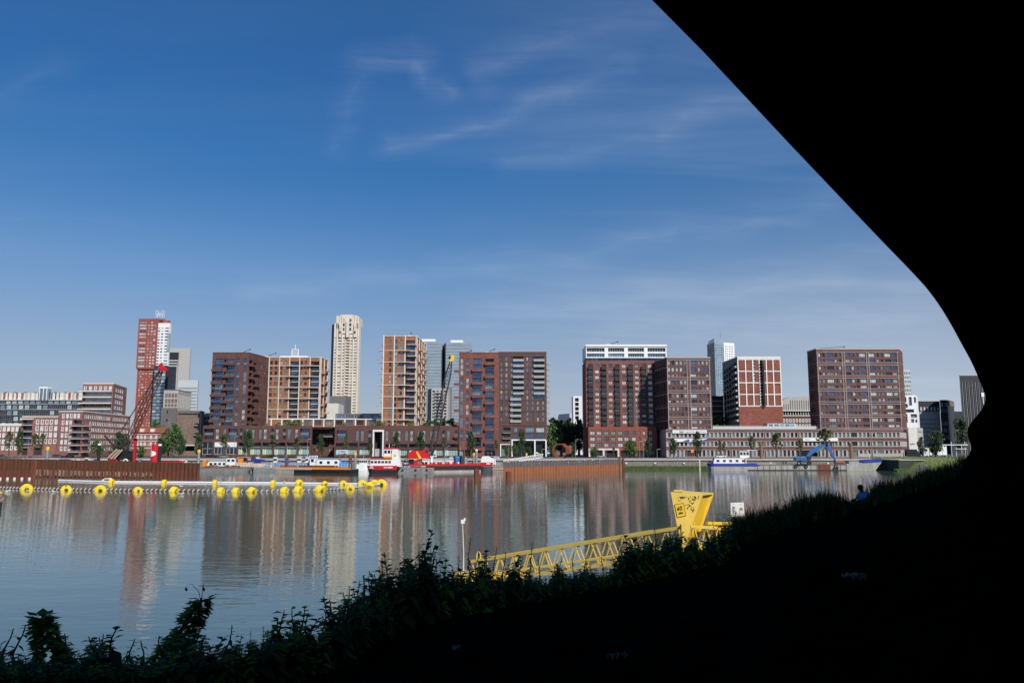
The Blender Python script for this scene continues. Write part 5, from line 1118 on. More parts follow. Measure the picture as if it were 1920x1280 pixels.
for px, top, k, D, lb in ((1036, 786, 'round', 470, 'bright green tree right against the balconies of the purple brown block'), (1052, 790, 'big', 500, 'dark tree left in the grove in the gap right of the centre tower'), (1068, 786, 'big', 510, 'dark tree in the middle of the grove in the gap right of the centre tower'), (1085, 788, 'big', 500, 'dark tree right in the grove beside the crowned brick block')):
    put(k, px, top, 850, D, lb, 'grove right of the centre tower' if k == 'big' else None, .75)
put('dark', 1035, 833, 850, 420, 'low leafy tree left of the rusty ring sculpture', wf=.9); put('dark', 1073, 830, 850, 420, 'low leafy tree right of the rusty ring sculpture', wf=.8); put('round', 950, 836, 850, 425, 'small green tree in front of the left white portal post', wf=.7); put('round', 965, 832, 850, 430, 'green tree inside the white portal left of the dark slender tree', wf=.7); put('dark', 994, 836, 850, 430, 'green tree inside the white portal right of the slender tree', wf=.8); put('dark', 1014, 838, 850, 430, 'low green tree at the right post of the white portal', wf=.8)
for px, top, D, wf, k, lb in ((522, 792, 440, 1.6, 'lime', 'pale green shrub at the left of the podium roof garden'), (545, 789, 440, 2.2, 'lime', 'widest pale green shrub on the podium roof'), (562, 791, 440, 1.6, 'lime', 'pale green shrub at the right end of the left podium roof'), (467, 795, 431, 1.2, 'bush', 'little bush at the foot of the dark brown tower'), (500, 794, 440, 1.2, 'lime', 'small pale shrub beside the foot of the gridded block'), (648, 792, 440, 1.2, 'lime', 'small shrub on the podium roof left of the gateway'), (700, 792, 440, 1, 'lime', 'dull shrub on the podium roof above the gateway'), (717, 790, 440, 1.7, 'lime', 'broad shrub on the podium roof at the foot of the tall gridded tower'), (772, 791, 440, 1.6, 'lime', 'pale shrub under the right side of the tall gridded tower'),
    (803, 786, 445, 1.2, 'bush', 'leafy shrub at the left of the green hedge left of the centre tower'), (818, 785, 445, 1.2, 'bush', 'leafy shrub second in the green hedge left of the centre tower'), (833, 784, 445, 1.2, 'bush', 'leafy shrub third in the green hedge left of the centre tower'), (848, 784, 445, 1.2, 'bush', 'leafy shrub nearest the centre tower in the roof hedge'), (1341, 797, 432, 1.0, 'lime', 'pale shrub at the left end of the striped podium terrace'), (1401, 800, 431, .8, 'lime', 'small shrub in the middle of the striped podium terrace')):
    put(k, px, top, 800, D, lb, wf=wf, zb=(zpod if px < 900 else zof(806, 430)), cat='shrub')
put('dark', 1752, 806, 850, 400, 'dark round tree on the grass left of the white lorry', wf=.8); put('dark', 1728, 820, 850, 410, 'thinner olive tree in front of the cream wall', wf=.5); put('col', 1800, 781, 850, 470, 'tall pointed green poplar in front of the ribbed tower', wf=.85); put('bush', 1346, 778, 800, 470, 'dark hedge between banded block and silo block', zb=zof(800, 470), wf=1.3, cat='shrub')
# ================= WATER CRAFT, PILES, CRANES
def at(px, py, z=0): return PZ(px, py, z)
def sheetpile(name, label, p0, p1, tops, pitch, m_up, m_lo, zsplit, gaps=False, stain=False):
    a, c = at(*p0), at(*p1); u = (c-a); L = u.length; u.normalize(); n = Vector((u.y, -u.x, 0)); r = thing(name, label, 'sheet piling', tuple(a)); k = 0; x = 0; up = MB(); lo = MB(); caps = MB()
    while x < L:
        t = x/L; top = tops[0]+(tops[1]-tops[0])*t
        if gaps: top += rnd.choice([0, 0, .15, -.2, .1]); 
        if gaps and k % 4 == 3 and rnd.random() < .7: top -= 1.1
        d0, d1 = (0, .42) if k % 2 == 0 else (.42, 0)
        pa = u*x+n*(.42 if k % 2 else 0); pb = u*(x+pitch*.7)+n*(.42 if k % 2 else 0); pc = u*(x+pitch)+n*(0 if k % 2 else .42)
        zs = zsplit+rnd.uniform(-.15, .15)
        for s, e, in ((pa, pb), (pb, pc)):
            for mb_, z0, z1, mt in ((lo, -1, zs, m_lo), (up, zs, top, m_up)):
                q = -n*.12; mb_.hexa([(s.x, s.y, z0), (e.x, e.y, z0), (e.x+q.x, e.y+q.y, z0), (s.x+q.x, s.y+q.y, z0), (s.x, s.y, z1), (e.x, e.y, z1), (e.x+q.x, e.y+q.y, z1), (s.x+q.x, s.y+q.y, z1)], mt)
        if (gaps and k % 2 == 0) or rnd.random() < .06:
            v = (pa+pb)/2; caps.ball((v.x, v.y, top+.1), .2, 'offwhite', 6)
        x += pitch; k += 1
    up.obj('upper_piles', r); lo.obj('lower_piles', r); caps.obj('pile_caps', r)
    return r, u, n, L
r_, u_, n_, L_ = sheetpile('sheet_pile_wall', 'long rusty brown sheet pile wall standing in the water at the left', (-140, 893), (371, 896), (6.8, 4.9), .72, 'rust_deep', 'rust_deep_red', 2.2)
k0 = int(L_*.42/.72)
for k in range(k0, int(L_*.86/.72)):
    if rnd.random() < .25: continue
    m = MB() if k == k0 else m; x = k*.72; f = (x/L_-.42)/.44; q = u_*(x+.03)+n_*(.43+.12 if k % 2 else .13); w_ = .42; e_ = q+u_*w_; z = rnd.uniform(.2, .7); z1 = 2.6-1.3*f*rnd.uniform(.6, 1); e_.y
    m.hexa([(q.x, q.y-.14, z), (e_.x, e_.y-.14, z), (e_.x, e_.y-.1, z), (q.x, q.y-.1, z), (q.x, q.y-.14, z1), (e_.x, e_.y-.14, z1), (e_.x, e_.y-.1, z1), (q.x, q.y-.1, z1)], 'rust_stain')
m.obj('lime_stain', r_)['kind'] = 'stuff'
q = u_*(L_*.415)+n_*.6; m = MB(); m.hexa([(q.x-.9, q.y-.3, -1), (q.x+.9, q.y-.3, -1), (q.x+.9, q.y+.3, -1), (q.x-.9, q.y+.3, -1), (q.x-.9, q.y-.3, 5.9), (q.x+.9, q.y-.3, 5.9), (q.x+.9, q.y+.3, 5.9), (q.x-.9, q.y+.3, 5.9)], 'rust'); m.obj('king_post', r_)
sheetpile('sheet_pile_wall', 'orange and grey sheet piles with uneven toothed tops, below the ring sculpture', (944, 889.5), (1166, 881.5), (4.7, 4.9), .86, 'rust_grey', 'rust_bright', 2.6, gaps=True)
PG = 'mooring piles between the boats'
def pile(px, pyt, pyb, D_or, r, body, cap, label, caph=1.5, group=PG, name='mooring_pile'):
    b_ = at(px, pyb); t = zof(pyt, b_.y); o = thing(name, label, 'pile', (b_.x, b_.y, 0), group=group); m = MB(); m.cyl(0, 0, -2, t-(caph if cap else 0), r, body, 12); m.obj('post', o)
    if cap:
        m = MB(); m.cyl(0, 0, t-caph, t, r*1.12, cap, 12); m.obj('cap', o)
    else:
        m = MB(); m.cyl(0, 0, t, t+.3, r*.9, body, 12, r2=.05); m.obj('tip', o)
    return o
pile(86, 837, 888, 0, .55, 'steel', 'yellow', 'grey pile with a yellow top behind the left end of the rusty wall', 1.3)
pile(371, 842.5, 887, 0, .55, 'steel', 'yellow', 'grey pile with a yellow top at the right end of the rusty wall', 1.2)
pile(665.5, 847.5, 884, 0, .5, 'steel', 'yellow', 'grey pile with a yellow top just left of the red and white tug', 1.2)
pile(888, 848.5, 880, 0, .45, 'steel', 'yellow', 'pile with a yellow top at the right end of the red work barge', 1.2)
pile(987, 849, 876, 0, .45, 'steel', 'yellow', 'short yellow topped pile behind the toothed sheet piles')
pile(893, 842, 882, 0, .55, 'steel', 'white', 'tall grey pile with a white pointed top beside the red work barge', .7)
pile(183, 831, 888, 0, .55, 'black', 'white', 'black pile with a white top behind the rusty wall, left one', .7)
pile(297, 832, 888, 0, .6, 'black', 'white', 'black pile with a white top beside the red funnel', .7)
pile(537, 858, 886, 0, .6, 'rust', None, 'short rusty pile in front of the orange striped barge')
pile(656.5, 855, 887, 0, .7, 'rust', None, 'thick dark rusty pile at the right end of the orange striped barge')
pile(893.5, 880, 896, 0, .9, 'rust', None, 'squat rusty stump under the red work barge', name='pile_stump'); pile(953, 884, 897, 0, .8, 'rust', None, 'squat rusty stump at the left end of the toothed sheet piles', name='pile_stump')
pile(1163, 856, 885, 0, .5, 'wood', None, 'dark timber pile left of a pair at the right end of the toothed sheet piles'); pile(1169, 858, 886, 0, .45, 'rust', None, 'brown timber pile right of a pair at the end of the toothed sheet piles')
pile(1312, 862, 881, 0, .3, 'offwhite', None, 'thin pale pile left of the blue and white boat'); pile(1428.5, 829, 878, 0, .75, 'wood', None, 'tall brown spud pile right of the boat wheelhouse', name='spud_pile'); pile(1597.5, 831, 878, 0, .8, 'wood', None, 'tall brown spud pile near the blue bow of the right barge', name='spud_pile')

def craft(name, label, cat, p0, p1, group=None):
    p0, p1 = [(q[0], q[1] if q[1] > 880.6 else 881.6+(q[1]-876)*.04) for q in (p0, p1)]
    a, c = at(*p0), at(*p1); L = (c-a).length; ang = math.atan2(c.y-a.y, c.x-a.x); return thing(name, label, cat, (a.x, a.y, 0), ang, group), L
def hull(L, B, h, m_, bow=0, stern=0, rake=.9, z0=-.4, name='hull', root=None, m2=None, z2=None):
    """bow = taper length at +x end, stern = taper length at -x end; local y=0 nearest side, grows away"""
    m = MB()
    def ring(z, s):
        pts = []; br, sr = bow*1.0, stern*1.0; ex = -s*rake
        xs = [(0+sr-ex*0, 0), (L-br, 0)]; out = []
        out.append((sr, 0)); out.append((L-br, 0))
        if bow: out += [(L-br*.45+ex*bow*.2, B*.12), (L+ex*bow*.5, B*.5), (L-br*.45+ex*bow*.2, B*.88)]
        out.append((L-br, B)); out.append((sr, B))
        if stern: out += [(sr*.45-ex*stern*.2, B*.88), (0-ex*stern*.5, B*.5), (sr*.45-ex*stern*.2, B*.12)]
        return [(x, y, z) for x, y in out]
    a, c = ring(z0, 1), ring(h, 0); n = len(a)
    if m2:
        f = (z2-z0)/(h-z0); mid = [tuple(p+(q-p)*f for p, q in zip(A_, C_)) for A_, C_ in zip(a, c)]; seq = [(a, mid, m_), (mid, c, m2)]
    else: seq = [(a, c, m_)]
    for (p, q, mt) in seq:
        for i in range(n): j = (i+1) % n; m.poly([p[i], p[j], q[j], q[i]], mt)
    m.poly(c, m2 or m_); return m.obj(name, root)
def cabin(root, x0, x1, y0, y1, z0, z1, m_, roof='offwhite', win=3, wz=(.35, .7), name='cabin', wm_='glass_dark', over=.15, slope=0, rt=.12):
    m = MB(); m.hexa([(x0, y0, z0), (x1, y0, z0), (x1, y1, z0), (x0, y1, z0), (x0+slope, y0, z1), (x1-slope*.4, y0, z1), (x1-slope*.4, y1, z1), (x0+slope, y1, z1)], m_); o = m.obj(name, root)
    m = MB(); m.box(x0-over+slope, x1+over, y0-over, y1+over, z1, z1+rt, roof); m.obj('roof', o)
    for k in range(win):
        c = x0+slope+(x1-x0-slope)*(k+.5)/win; w_ = min(.55, (x1-x0)/win*.33); m = MB(); m.box(c-w_, c+w_, y0-.05, y0-.005, z0+(z1-z0)*wz[0], z0+(z1-z0)*wz[1], wm_)
        m.box(c-w_-.07, c+w_+.07, y0-.03, y0-.001, z0+(z1-z0)*wz[0]-.07, z0+(z1-z0)*wz[1]+.07, 'steel_dark'); m.obj('window', o)
    return o
def rail(root, x0, x1, y, z, h=1.0, m_='white', step=1.2, r=.05, name='railing'):
    m = MB(); n = max(1, int((x1-x0)/step))
    for k in range(n+1): x = x0+(x1-x0)*k/n; m.tube([(x, y, z), (x, y, z+h)], r, m_, 4)
    for q in (.5, 1): m.tube([(x0, y, z+h*q), (x1, y, z+h*q)], r, m_, 4)
    return m.obj(name, root)
def tyres(root, xs, y, z):
    for x in xs: m = MB(); m.torus((x, y, z), .35, .14, 'tyre', (0, 1, 0), (0, 0, 1), 12, 6); m.obj('fender_tyre', root)
# rusty barge
r, L = craft('barge', 'rusty grey open barge with low sides left of the white railings', 'barge', (372, 885), (474, 884.5)); hull(L, 7, 1.9, 'hull_grey', bow=4, root=r, m2='rust_grey', z2=1.5)
m = MB(); 
for k in range(26): x = 1+k*(L-7)/26; m.box(x, x+rnd.uniform(.4, .8), .5, 6, 1.9, 1.9+rnd.uniform(.2, .9), rnd.choice(['rust', 'rust', 'rust_bright', 'wood']))
m.obj('scrap_load', r); rail(r, L*.58, L*.93, 1, 1.9, 1.7)
r, L = craft('houseboat', 'white houseboat with a raised wheelhouse and orange box behind the rusty barge', 'houseboat', (376, 875), (440, 875)); hull(L, 5, 1.5, 'hull_grey', bow=3, root=r); cabin(r, 2, L*.72, 1, 4.5, 1.5, 3.9, 'white', win=4, slope=1); cabin(r, L*.72, L*.98, 1, 4.5, 1.5, 5.2, 'white', win=2, wz=(.62, .85)); m = MB(); m.box(.4, 1.8, 1, 3, 1.5, 4.4, 'orange'); m.obj('locker', r)
r, L = craft('sloop', 'tan wooden sloop under a dark blue tarpaulin and yellow canopy', 'boat', (442, 874), (496, 874)); hull(L, 4, 3.0, 'tan', bow=3, root=r); m = MB(); m.prism([(L*.45, 1, 3.7), (L*.98, 1, 3.7), (L*.9, 1, 4.6), (L*.5, 1, 5.3)], (0, 3, 0), 'blue_navy'); m.obj('tarpaulin', r); m = MB(); m.box(0, L*.45, .6, 3.6, 5.6, 5.8, 'orange')
for x in (.3, L*.2, L*.43): m.tube([(x, .8, 3), (x, .8, 5.6)], .06, 'steel', 4)
m.obj('canopy', r); m = MB(); m.box(.6, 2.6, .6, 2, 3, 4.8, 'orange'); m.obj('locker', r)
r, L = craft('pontoon', 'grey pontoon with white railings between the rusty barge and the orange striped barge', 'pontoon', (475, 884), (517, 883.5)); hull(L, 6, 1.7, 'hull_grey', root=r, m2='steel', z2=1.5); rail(r, .5, L-1, .3, 1.7, 1.6); m = MB(); m.box(L*.75, L*.83, .6, 1.6, 1.7, 2.6, 'yellow'); m.obj('crate', r)
r, L = craft('barge', 'black barge with an orange yellow stripe along its edge', 'barge', (516, 886), (656, 887.5)); hull(L*.255, 7, 1.3, 'hull_light', root=r, name='stern_section')
m = MB(); m.box(L*.255, L, 0, 7, -.4, 1.4, 'black'); m.box(L*.255, L, .02, 7, 1.4, 1.7, 'hull_grey'); m.obj('hull', r)
m = MB(); m.box(0, L*.5, -.1, .0, 1.3, 2.1, 'tan'); m.box(L*.5, L, -.12, 0, 1.45, 2.2, 'orange'); m.box(0, L, 0, .6, 2.0, 2.25, 'orange'); m.obj('stripe', r)
for x0, x1, mt in ((.04, .24, 'rust_bright'), (.30, .5, 'rust'), (.52, .74, 'rust')): m = MB(); m.box(L*x0, L*x1, 1, 6, 2.0, 2.9, mt); m.obj('hatch_cover', r)
rail(r, L*.02, L*.12, 2, 2.1, 1.5); rail(r, L*.16, L*.38, 2, 2.1, 1.4); rail(r, L*.77, L*.97, 2, 2.1, 1.5)
r, L = craft('houseboat', 'white barge home with two windows behind the orange striped barge', 'houseboat', (578, 876), (636, 876)); hull(L, 5, 1.8, 'hull_grey', root=r); cabin(r, .3, L*.2, .6, 4.5, 1.8, 5.4, 'white', win=1, wz=(.5, .85)); cabin(r, L*.2, L, .6, 4.5, 1.8, 4.8, 'white', win=3, roof='blue_tarp', slope=.9)
r, L = craft('covered_boat', 'boat under a bright blue cover right of the white barge home', 'boat', (637, 877), (655, 877)); hull(L, 4, 1.6, 'hull_grey', root=r); m = MB(); m.prism([(0, .3, 1.6), (L, .3, 1.6), (L*.95, .3, 3.6), (L*.05, .3, 3.9)], (0, 3, 0), 'blue_tarp'); m.obj('cover', r)
r, L = craft('long_barge', 'long flat grey barge with a blue edge behind the orange striped barge', 'barge', (495, 868), (640, 868)); hull(L, 8, 2.6, 'steel', root=r, m2='blue_tarp', z2=2.3); m = MB(); m.box(3, L-4, 1, 6, 2.6, 3.3, 'steel'); m.obj('hatch_cover', r)
# slender masts on the moored boats
def mast(root, x, y, z0, z1):
    m = MB(); m.tube([(x, y, z0), (x, y, z1)], [.09, .05], 'pale_grey', 5); m.tube([(x-.8, y, z1*.75), (x+.8, y, z1*.75)], .04, 'pale_grey', 4); m.obj('mast', root)
# tug
r, L = craft('tugboat', 'red and white tugboat with a tall wheelhouse and red roofs', 'tugboat', (684.5, 887.5), (743, 887.5)); hull(L, 6, 3.2, 'black', bow=.01, stern=2.5, root=r, m2='red', z2=1.5); m = MB(); m.box(L*.03, L*.98, -.06, -.01, 3.0, 3.25, 'white'); m.obj('rubbing_strip', r)
cabin(r, L*.15, L*.83, .8, 5.2, 3.2, 5.4, 'white', roof='red', win=6, rt=.35); o = cabin(r, L*.57, L*1.02, 1.2, 4.8, 5.7, 9.3, 'white', roof='red', win=4, wz=(.55, .85), rt=.4); m = MB(); m.prism([(L*.8, .7, 3.2), (L*1.13, .7, 2.6), (L*1.02, .7, 9.2), (L*.85, .7, 9.2)], (0, 4, 0), 'white'); m.obj('funnel_casing', r)
m = MB(); m.tube([(L*.6, .8, 6.1), (L*.85, .8, 6.1)], .5, 'orange', 8); m.obj('lifeboat', r); m = MB(); m.box(L*.9, L*.98, .55, .68, 6.6, 7.4, 'yellow'); m.obj('sign', r); m = MB(); m.tube([(L*.72, 3, 9.6), (L*.72, 3, 11.2)], .12, 'white', 5); m.obj('mast', r); m = MB()
for x0, x1 in ((.60, .63), (.65, .70), (.72, .88)): m.box(L*x0, L*x1, -.09, -.05, 2.1, 2.5, 'white')
m.obj('hull_lettering', r); m = MB(); m.box(L*.16, L*.24, -.09, -.05, 2.45, 2.8, 'white'); m.box(L*.13, L*.27, -.09, -.05, 2.0, 2.25, 'white'); m.obj('stern_lettering', r)
# red work barge
r, L = craft('work_barge', 'black work barge with a bright red deck edge and clutter right of the tug', 'work barge', (746, 887), (903, 884.5)); m = MB(); m.box(0, L*.42, 0, 9, -.4, 2.1, 'hull_grey'); m.box(L*.42, L, 0, 9, .9, 2.6, 'black'); m.box(L*.42, L*.99, .05, 9, -.4, .9, 'hull_light'); m.obj('hull', r)
m = MB(); m.box(L*.13, L*1.02, .4, 8, 2.62, 3.3, 'red'); m.obj('deck', r); m = MB(); 
for k in range(13): x = L*(.36+k*.03); m.ball((x, .8, 3.7), rnd.uniform(.35, .6), 'red' if k % 3 else 'white', 6)
m.obj('deck_clutter', r)
m = MB(); m.box(L*.3, L*.68, 2, 5, 4.2, 5.5, 'pale_grey'); m.box(L*.3, L*.68, 1.95, 2, 5.0, 5.25, 'steel_dark'); m.box(L*.4, L*.42, 1.7, 1.9, 3.3, 6.3, 'white'); m.box(L*.56, L*.57, 1.7, 1.9, 3.3, 6, 'steel'); m.obj('tank', r)
m = MB(); m.box(L*.69, L*.74, 1, 3, 3.3, 5.6, 'blue_machine'); m.box(L*.76, L*.79, 1, 3, 3.3, 6.6, 'steel_dark'); m.box(L*.8, L*.83, 1, 3, 3.3, 6.0, 'steel'); m.obj('container', r); tyres(r, [L*.05, L*.2, L*.33], -.2, 1.1)
# crane on work barge
ca, cb = at(804, 884), Vector(); ca = P(806, 868, 322); c_ = thing('crane', 'crawler crane with a bright red cab, yellow stripe and dark lattice jib', 'crane', (ca.x-2, 322, 3.32)); m = MB()
m.prism([(-6.5, -.2, 1.9), (-6.7, -.2, 4.2), (-5, -.2, 5.5), (-1, -.2, 5.3), (0, -.2, 6), (1.4, -.2, 6), (1.6, -.2, 2.2)], (0, 3.6, 0), 'red'); m.obj('cab', c_)
m = MB(); m.prism([(-3.6, -.26, 4.9), (-2.9, -.26, 5.0), (.1-1.4, -.26, 2.2), (-2.3, -.26, 2.2)], (0, .05, 0), 'yellow'); m.box(-6.5, -.5, -.28, -.2, 1.95, 2.15, 'yellow'); m.obj('stripe', c_); m = MB(); m.box(.2, 1.2, -.24, -.2, 4.4, 5.5, 'glass_dark'); m.obj('window', c_)
m = MB(); m.prism([(-4.5, 0, 0), (-3.2, 0, 1.9), (-1.5, 0, 1.9), (-.3, 0, 0), (-1, 0, 0), (-1.9, 0, 1.2), (-2.9, 0, 1.2), (-3.7, 0, 0)], (0, 3, 0), 'red'); m.box(-6.5, -4.7, .5, 2.5, 0, 1.9, 'black'); m.box(0, 3, .5, 2.5, 0, 1.6, 'black'); m.obj('undercarriage', c_)
def lattice(mb, a, b_, w0, w1, m_, n, r=.09, side=None, taper=True):
    a, b_ = Vector(a), Vector(b_); d = (b_-a).normalized(); s = d.cross(Vector((0, 1, 0))).normalized() if side is None else side; t = d.cross(s).normalized(); P_ = []
    for k in range(n+1):
        f = k/n; c = a+(b_-a)*f; w_ = (w0 + (w1-w0)*f) if not taper else w0*min(1, .25+f*6, .25+(1-f)*5+w1*0); P_.append([c+s*w_*i+t*w_*j for i, j in ((-.5, -.5), (.5, -.5), (.5, .5), (-.5, .5))])
    for q in range(4): mb.tube([p[q] for p in P_], r, m_, 4)
    for k in range(n):
        for q in range(4): mb.tube([P_[k][q], P_[k+1][(q+1) % 4]] if k % 2 else [P_[k][(q+1) % 4], P_[k+1][q]], r*.6, m_, 3, False)
o0 = Vector(c_.location); m = MB(); f0 = P(806, 861, 323)-o0; f1 = P(846.5, 673, 323)-o0; lattice(m, f0, f1, 2.0, 1.6, 'steel_dark', 26, .17); m.obj('jib', c_)
m = MB(); m.prism([f1+Vector((-.8, -.5, -1)), f1+Vector((.9, -.5, -1)), f1+Vector((1.3, -.5, 1.4)), f1+Vector((.2, -.5, 1.7))], (0, 1, 0), 'yellow'); m.ball(f1+Vector((-.6, 0, .6)), .7, 'black', 8); m.obj('jib_head', c_)
m = MB(); g0 = P(797, 858, 323)-o0; 
for dx in (-.3, .3): m.tube([g0+Vector((dx, 0, 0)), f1+Vector((dx, 0, 0))], .05, 'steel_dark', 3)
for x_ in (828, 833): m.tube([P(x_-20, 850, 324)-o0, P(845, 700, 324)-o0], .04, 'steel_dark', 3)
m.obj('cables', c_); m = MB()
for (a, c) in (((795, 858), (786, 846)), ((797, 858), (790, 843)), ((800, 858), (804, 845)), ((799, 858), (807, 846))): m.tube([P(*a, 322)-o0, P(*c, 322)-o0], .12, 'steel' if a[0] > 797 else 'black', 4)
m.obj('gantry', c_)
# second crane (left, red head)
c_ = thing('crane', 'tall dark lattice crane with a bright red tip standing behind the rusty wall', 'crane', tuple(P(224, 862, 330)[:2])+(2,)); o0 = Vector(c_.location); m = MB(); f0 = P(230, 853, 330)-o0; f1 = P(304, 690, 330)-o0; lattice(m, f0, f1, 2.3, 1.6, 'crane_dark', 26, .17); m.obj('jib', c_)
m = MB(); m.prism([f1+Vector((-1.7, -.6, -.2)), f1+Vector((1.9, -.6, -1.7)), f1+Vector((2.4, -.6, -.6)), f1+Vector((.2, -.6, 1.2)), f1+Vector((-.1, -.6, 2.3)), f1+Vector((-1.2, -.6, 1.5))], (0, 1.2, 0), 'red'); m.obj('jib_head', c_)
m = MB()
for (a, c) in (((214, 830), (302, 690)), ((222, 815), (300, 692)), ((236, 850), (306, 692)), ((196, 816), (226, 850))): m.tube([P(*a, 331)-o0, P(*c, 331)-o0], .1 if a[0] != 196 else .35, 'crane_dark', 4)
m.obj('cables', c_); m = MB(); m.prism([P(209, 862, 329)-o0, P(218, 846, 329)-o0, P(236, 844, 329)-o0, P(246, 862, 329)-o0], (0, 4, 0), 'black'); m.obj('cab', c_); m = MB(); m.prism([P(200, 865, 328)-o0, P(203, 858.5, 328)-o0, P(214, 857.5, 328)-o0, P(220, 865, 328)-o0], (0, 3, 0), 'red'); m.obj('winch_cover', c_)
for k, (a, c) in enumerate((((203, 858), (219, 842)), ((208, 860), (224, 843)), ((214, 860), (229, 843)))): m = MB(); m.tube([P(*a, 327.5)-o0, P(*c, 327.5)-o0], .35, 'tan', 6); m.obj('strut', c_)
m = MB(); m.box(-5, 7, -2, 5, -2.4, 0, 'hull_grey'); m.obj('pontoon_base', c_)
# pile driver rig (red mast) and red funnel
r = thing('drill_rig', 'narrow red and black drilling mast behind the rusty wall left of the red funnel', 'drill rig', tuple(P(247, 868, 325)[:2])+(0,)); o0 = Vector(r.location); m = MB(); a = P(247, 866, 325)-o0; t = P(248, 821, 325)-o0; m.box(-.9, .3, 0, 1, a.z-3, t.z*.62, 'black'); m.obj('leader', r); m = MB(); m.box(.3, 1.2, 0, .8, a.z-3, t.z, 'red'); m.box(-1.3, 1.2, 0, .8, t.z-.9, t.z-.2, 'red')
for k in range(7): m.box(1.2, 1.4, .1, .6, t.z-1.2-k*1.1, t.z-.8-k*1.1, 'black')
m.obj('mast', r); m = MB(); m.torus((-2.6, 0, 4.4), .8, .25, 'white', (0, 1, 0), (0, 0, 1)); m.obj('hose_reel', r); m = MB(); m.box(-3, 5, 0, 3, -.3, 3.2, 'steel_dark'); m.obj('base', r)
fb = P(289, 866, 318); r = thing('funnel', 'bright red ship funnel with a white bullet shape and yellow lines behind the rusty wall', 'funnel', (fb.x, 318, 0)); zt = zof(832.5, 318); m = MB(); m.tube([(0, 0, 3.2), (0, 0, zt-.4), (0, 0, zt)], [1.45, 1.45, 1.1], 'red', 18); m.obj('casing', r)
m = MB(); zc = zof(850, 318)
def fsurf(a, z, rr_=1.475): return (math.sin(a)*rr_, -math.cos(a)*rr_, z)
N = 10
for i in range(N):
    a0, a1 = -1.5+i*2.3/N, -1.5+(i+1)*2.3/N; h0, h1 = [1.25*math.sqrt(max(0, 1-((a+1.5)/2.3)**2)) for a in (a0, a1)]
    m.poly([fsurf(a0, zc-h0), fsurf(a1, zc-h1), fsurf(a1, zc+h1), fsurf(a0, zc+h0)], 'white')
m.obj('emblem', r); m = MB()
m.tube([fsurf(-.7, zt-.5, 1.5), fsurf(-.7, zc+1.3, 1.5)], .09, 'yellow', 4); m.tube([fsurf(-1.4, zc-1.3, 1.5), fsurf(-.6, zc-1.2, 1.5), fsurf(.4, zc-.7, 1.5)], .1, 'yellow', 4); m.obj('yellow_line', r); m = MB(); m.box(-1, 1, -1, 1, -.3, 3.2, 'steel_dark'); m.obj('pedestal', r)
r, L = craft('pontoon', 'red edged pontoon showing above the rusty wall right of the red funnel', 'pontoon', (298, 880), (339, 880)); hull(L, 6, 3.9, 'hull_grey', root=r, m2='red', z2=2.6)
r, L = craft('tender', 'small pale boat against the quay right of the red funnel', 'boat', (330, 872), (357, 872)); hull(L, 3, 3.2, 'pale_grey', bow=2, root=r); cabin(r, L*.2, L*.6, .5, 2.5, 3.2, 4.6, 'white', win=2)
# marina left
MG = 'motor boats behind the rusty wall'
for px, w_, mt, z, lb in ((103, 9, 'blue_navy', 4.0, 'blue covered boat leftmost behind the rusty wall'), (111, 20, 'white', 4.3, 'white motorboat with a long blue cover behind the rusty wall'), (136, 16, 'white', 4.1, 'white motorboat right of the blue covered one'), (152, 15, 'white', 4.6, 'white cabin cruiser just left of the black pile'), (172, 10, 'white', 4.0, 'small white and blue boat at the black pile')):
    r, L = craft('motorboat', lb, 'boat', (px, 876), (px+w_, 876), MG); hull(L, 3, z-1.0, 'white', bow=2, root=r, m2='white', z2=1); 
    if 'cabin' in lb or mt == 'white' and w_ == 16: cabin(r, L*.3, L*.7, .5, 2.6, z-1, z+.8, 'white', win=3)
    else: m = MB(); m.prism([(.3, .2, z-1), (L*.9, .2, z-1), (L*.75, .2, z+.2), (L*.2, .2, z+.9)], (0, 2.6, 0), 'blue_navy'); m.obj('cover', r)
for x0, x1, z, D, mt, lb in ((-80, 45, 5.2, 345, 'light_panel', 'flat grey landing barge at the far left edge'), (47, 108, 5.4, 340, 'light_panel', 'flat grey landing barge second from the left edge'), (-80, 96, 3.6, 325, 'steel', 'long low blue grey barge in front of the landing barges')):
    a, c = P(x0, 850, D), P(x1, 850, D); r = thing('landing_barge', lb, 'barge', (a.x, D, 0)); m = MB(); m.box(0, c.x-a.x, 0, 8, -.4, z-.5, 'hull_grey' if mt != 'steel' else 'blue_machine'); m.obj('hull', r); m = MB(); m.box(-.2, c.x-a.x+.2, -.2, 8.2, z-.5, z, mt); m.obj('deck', r); rail(r, 1, c.x-a.x-1, 4, z, .9, 'steel', 3)
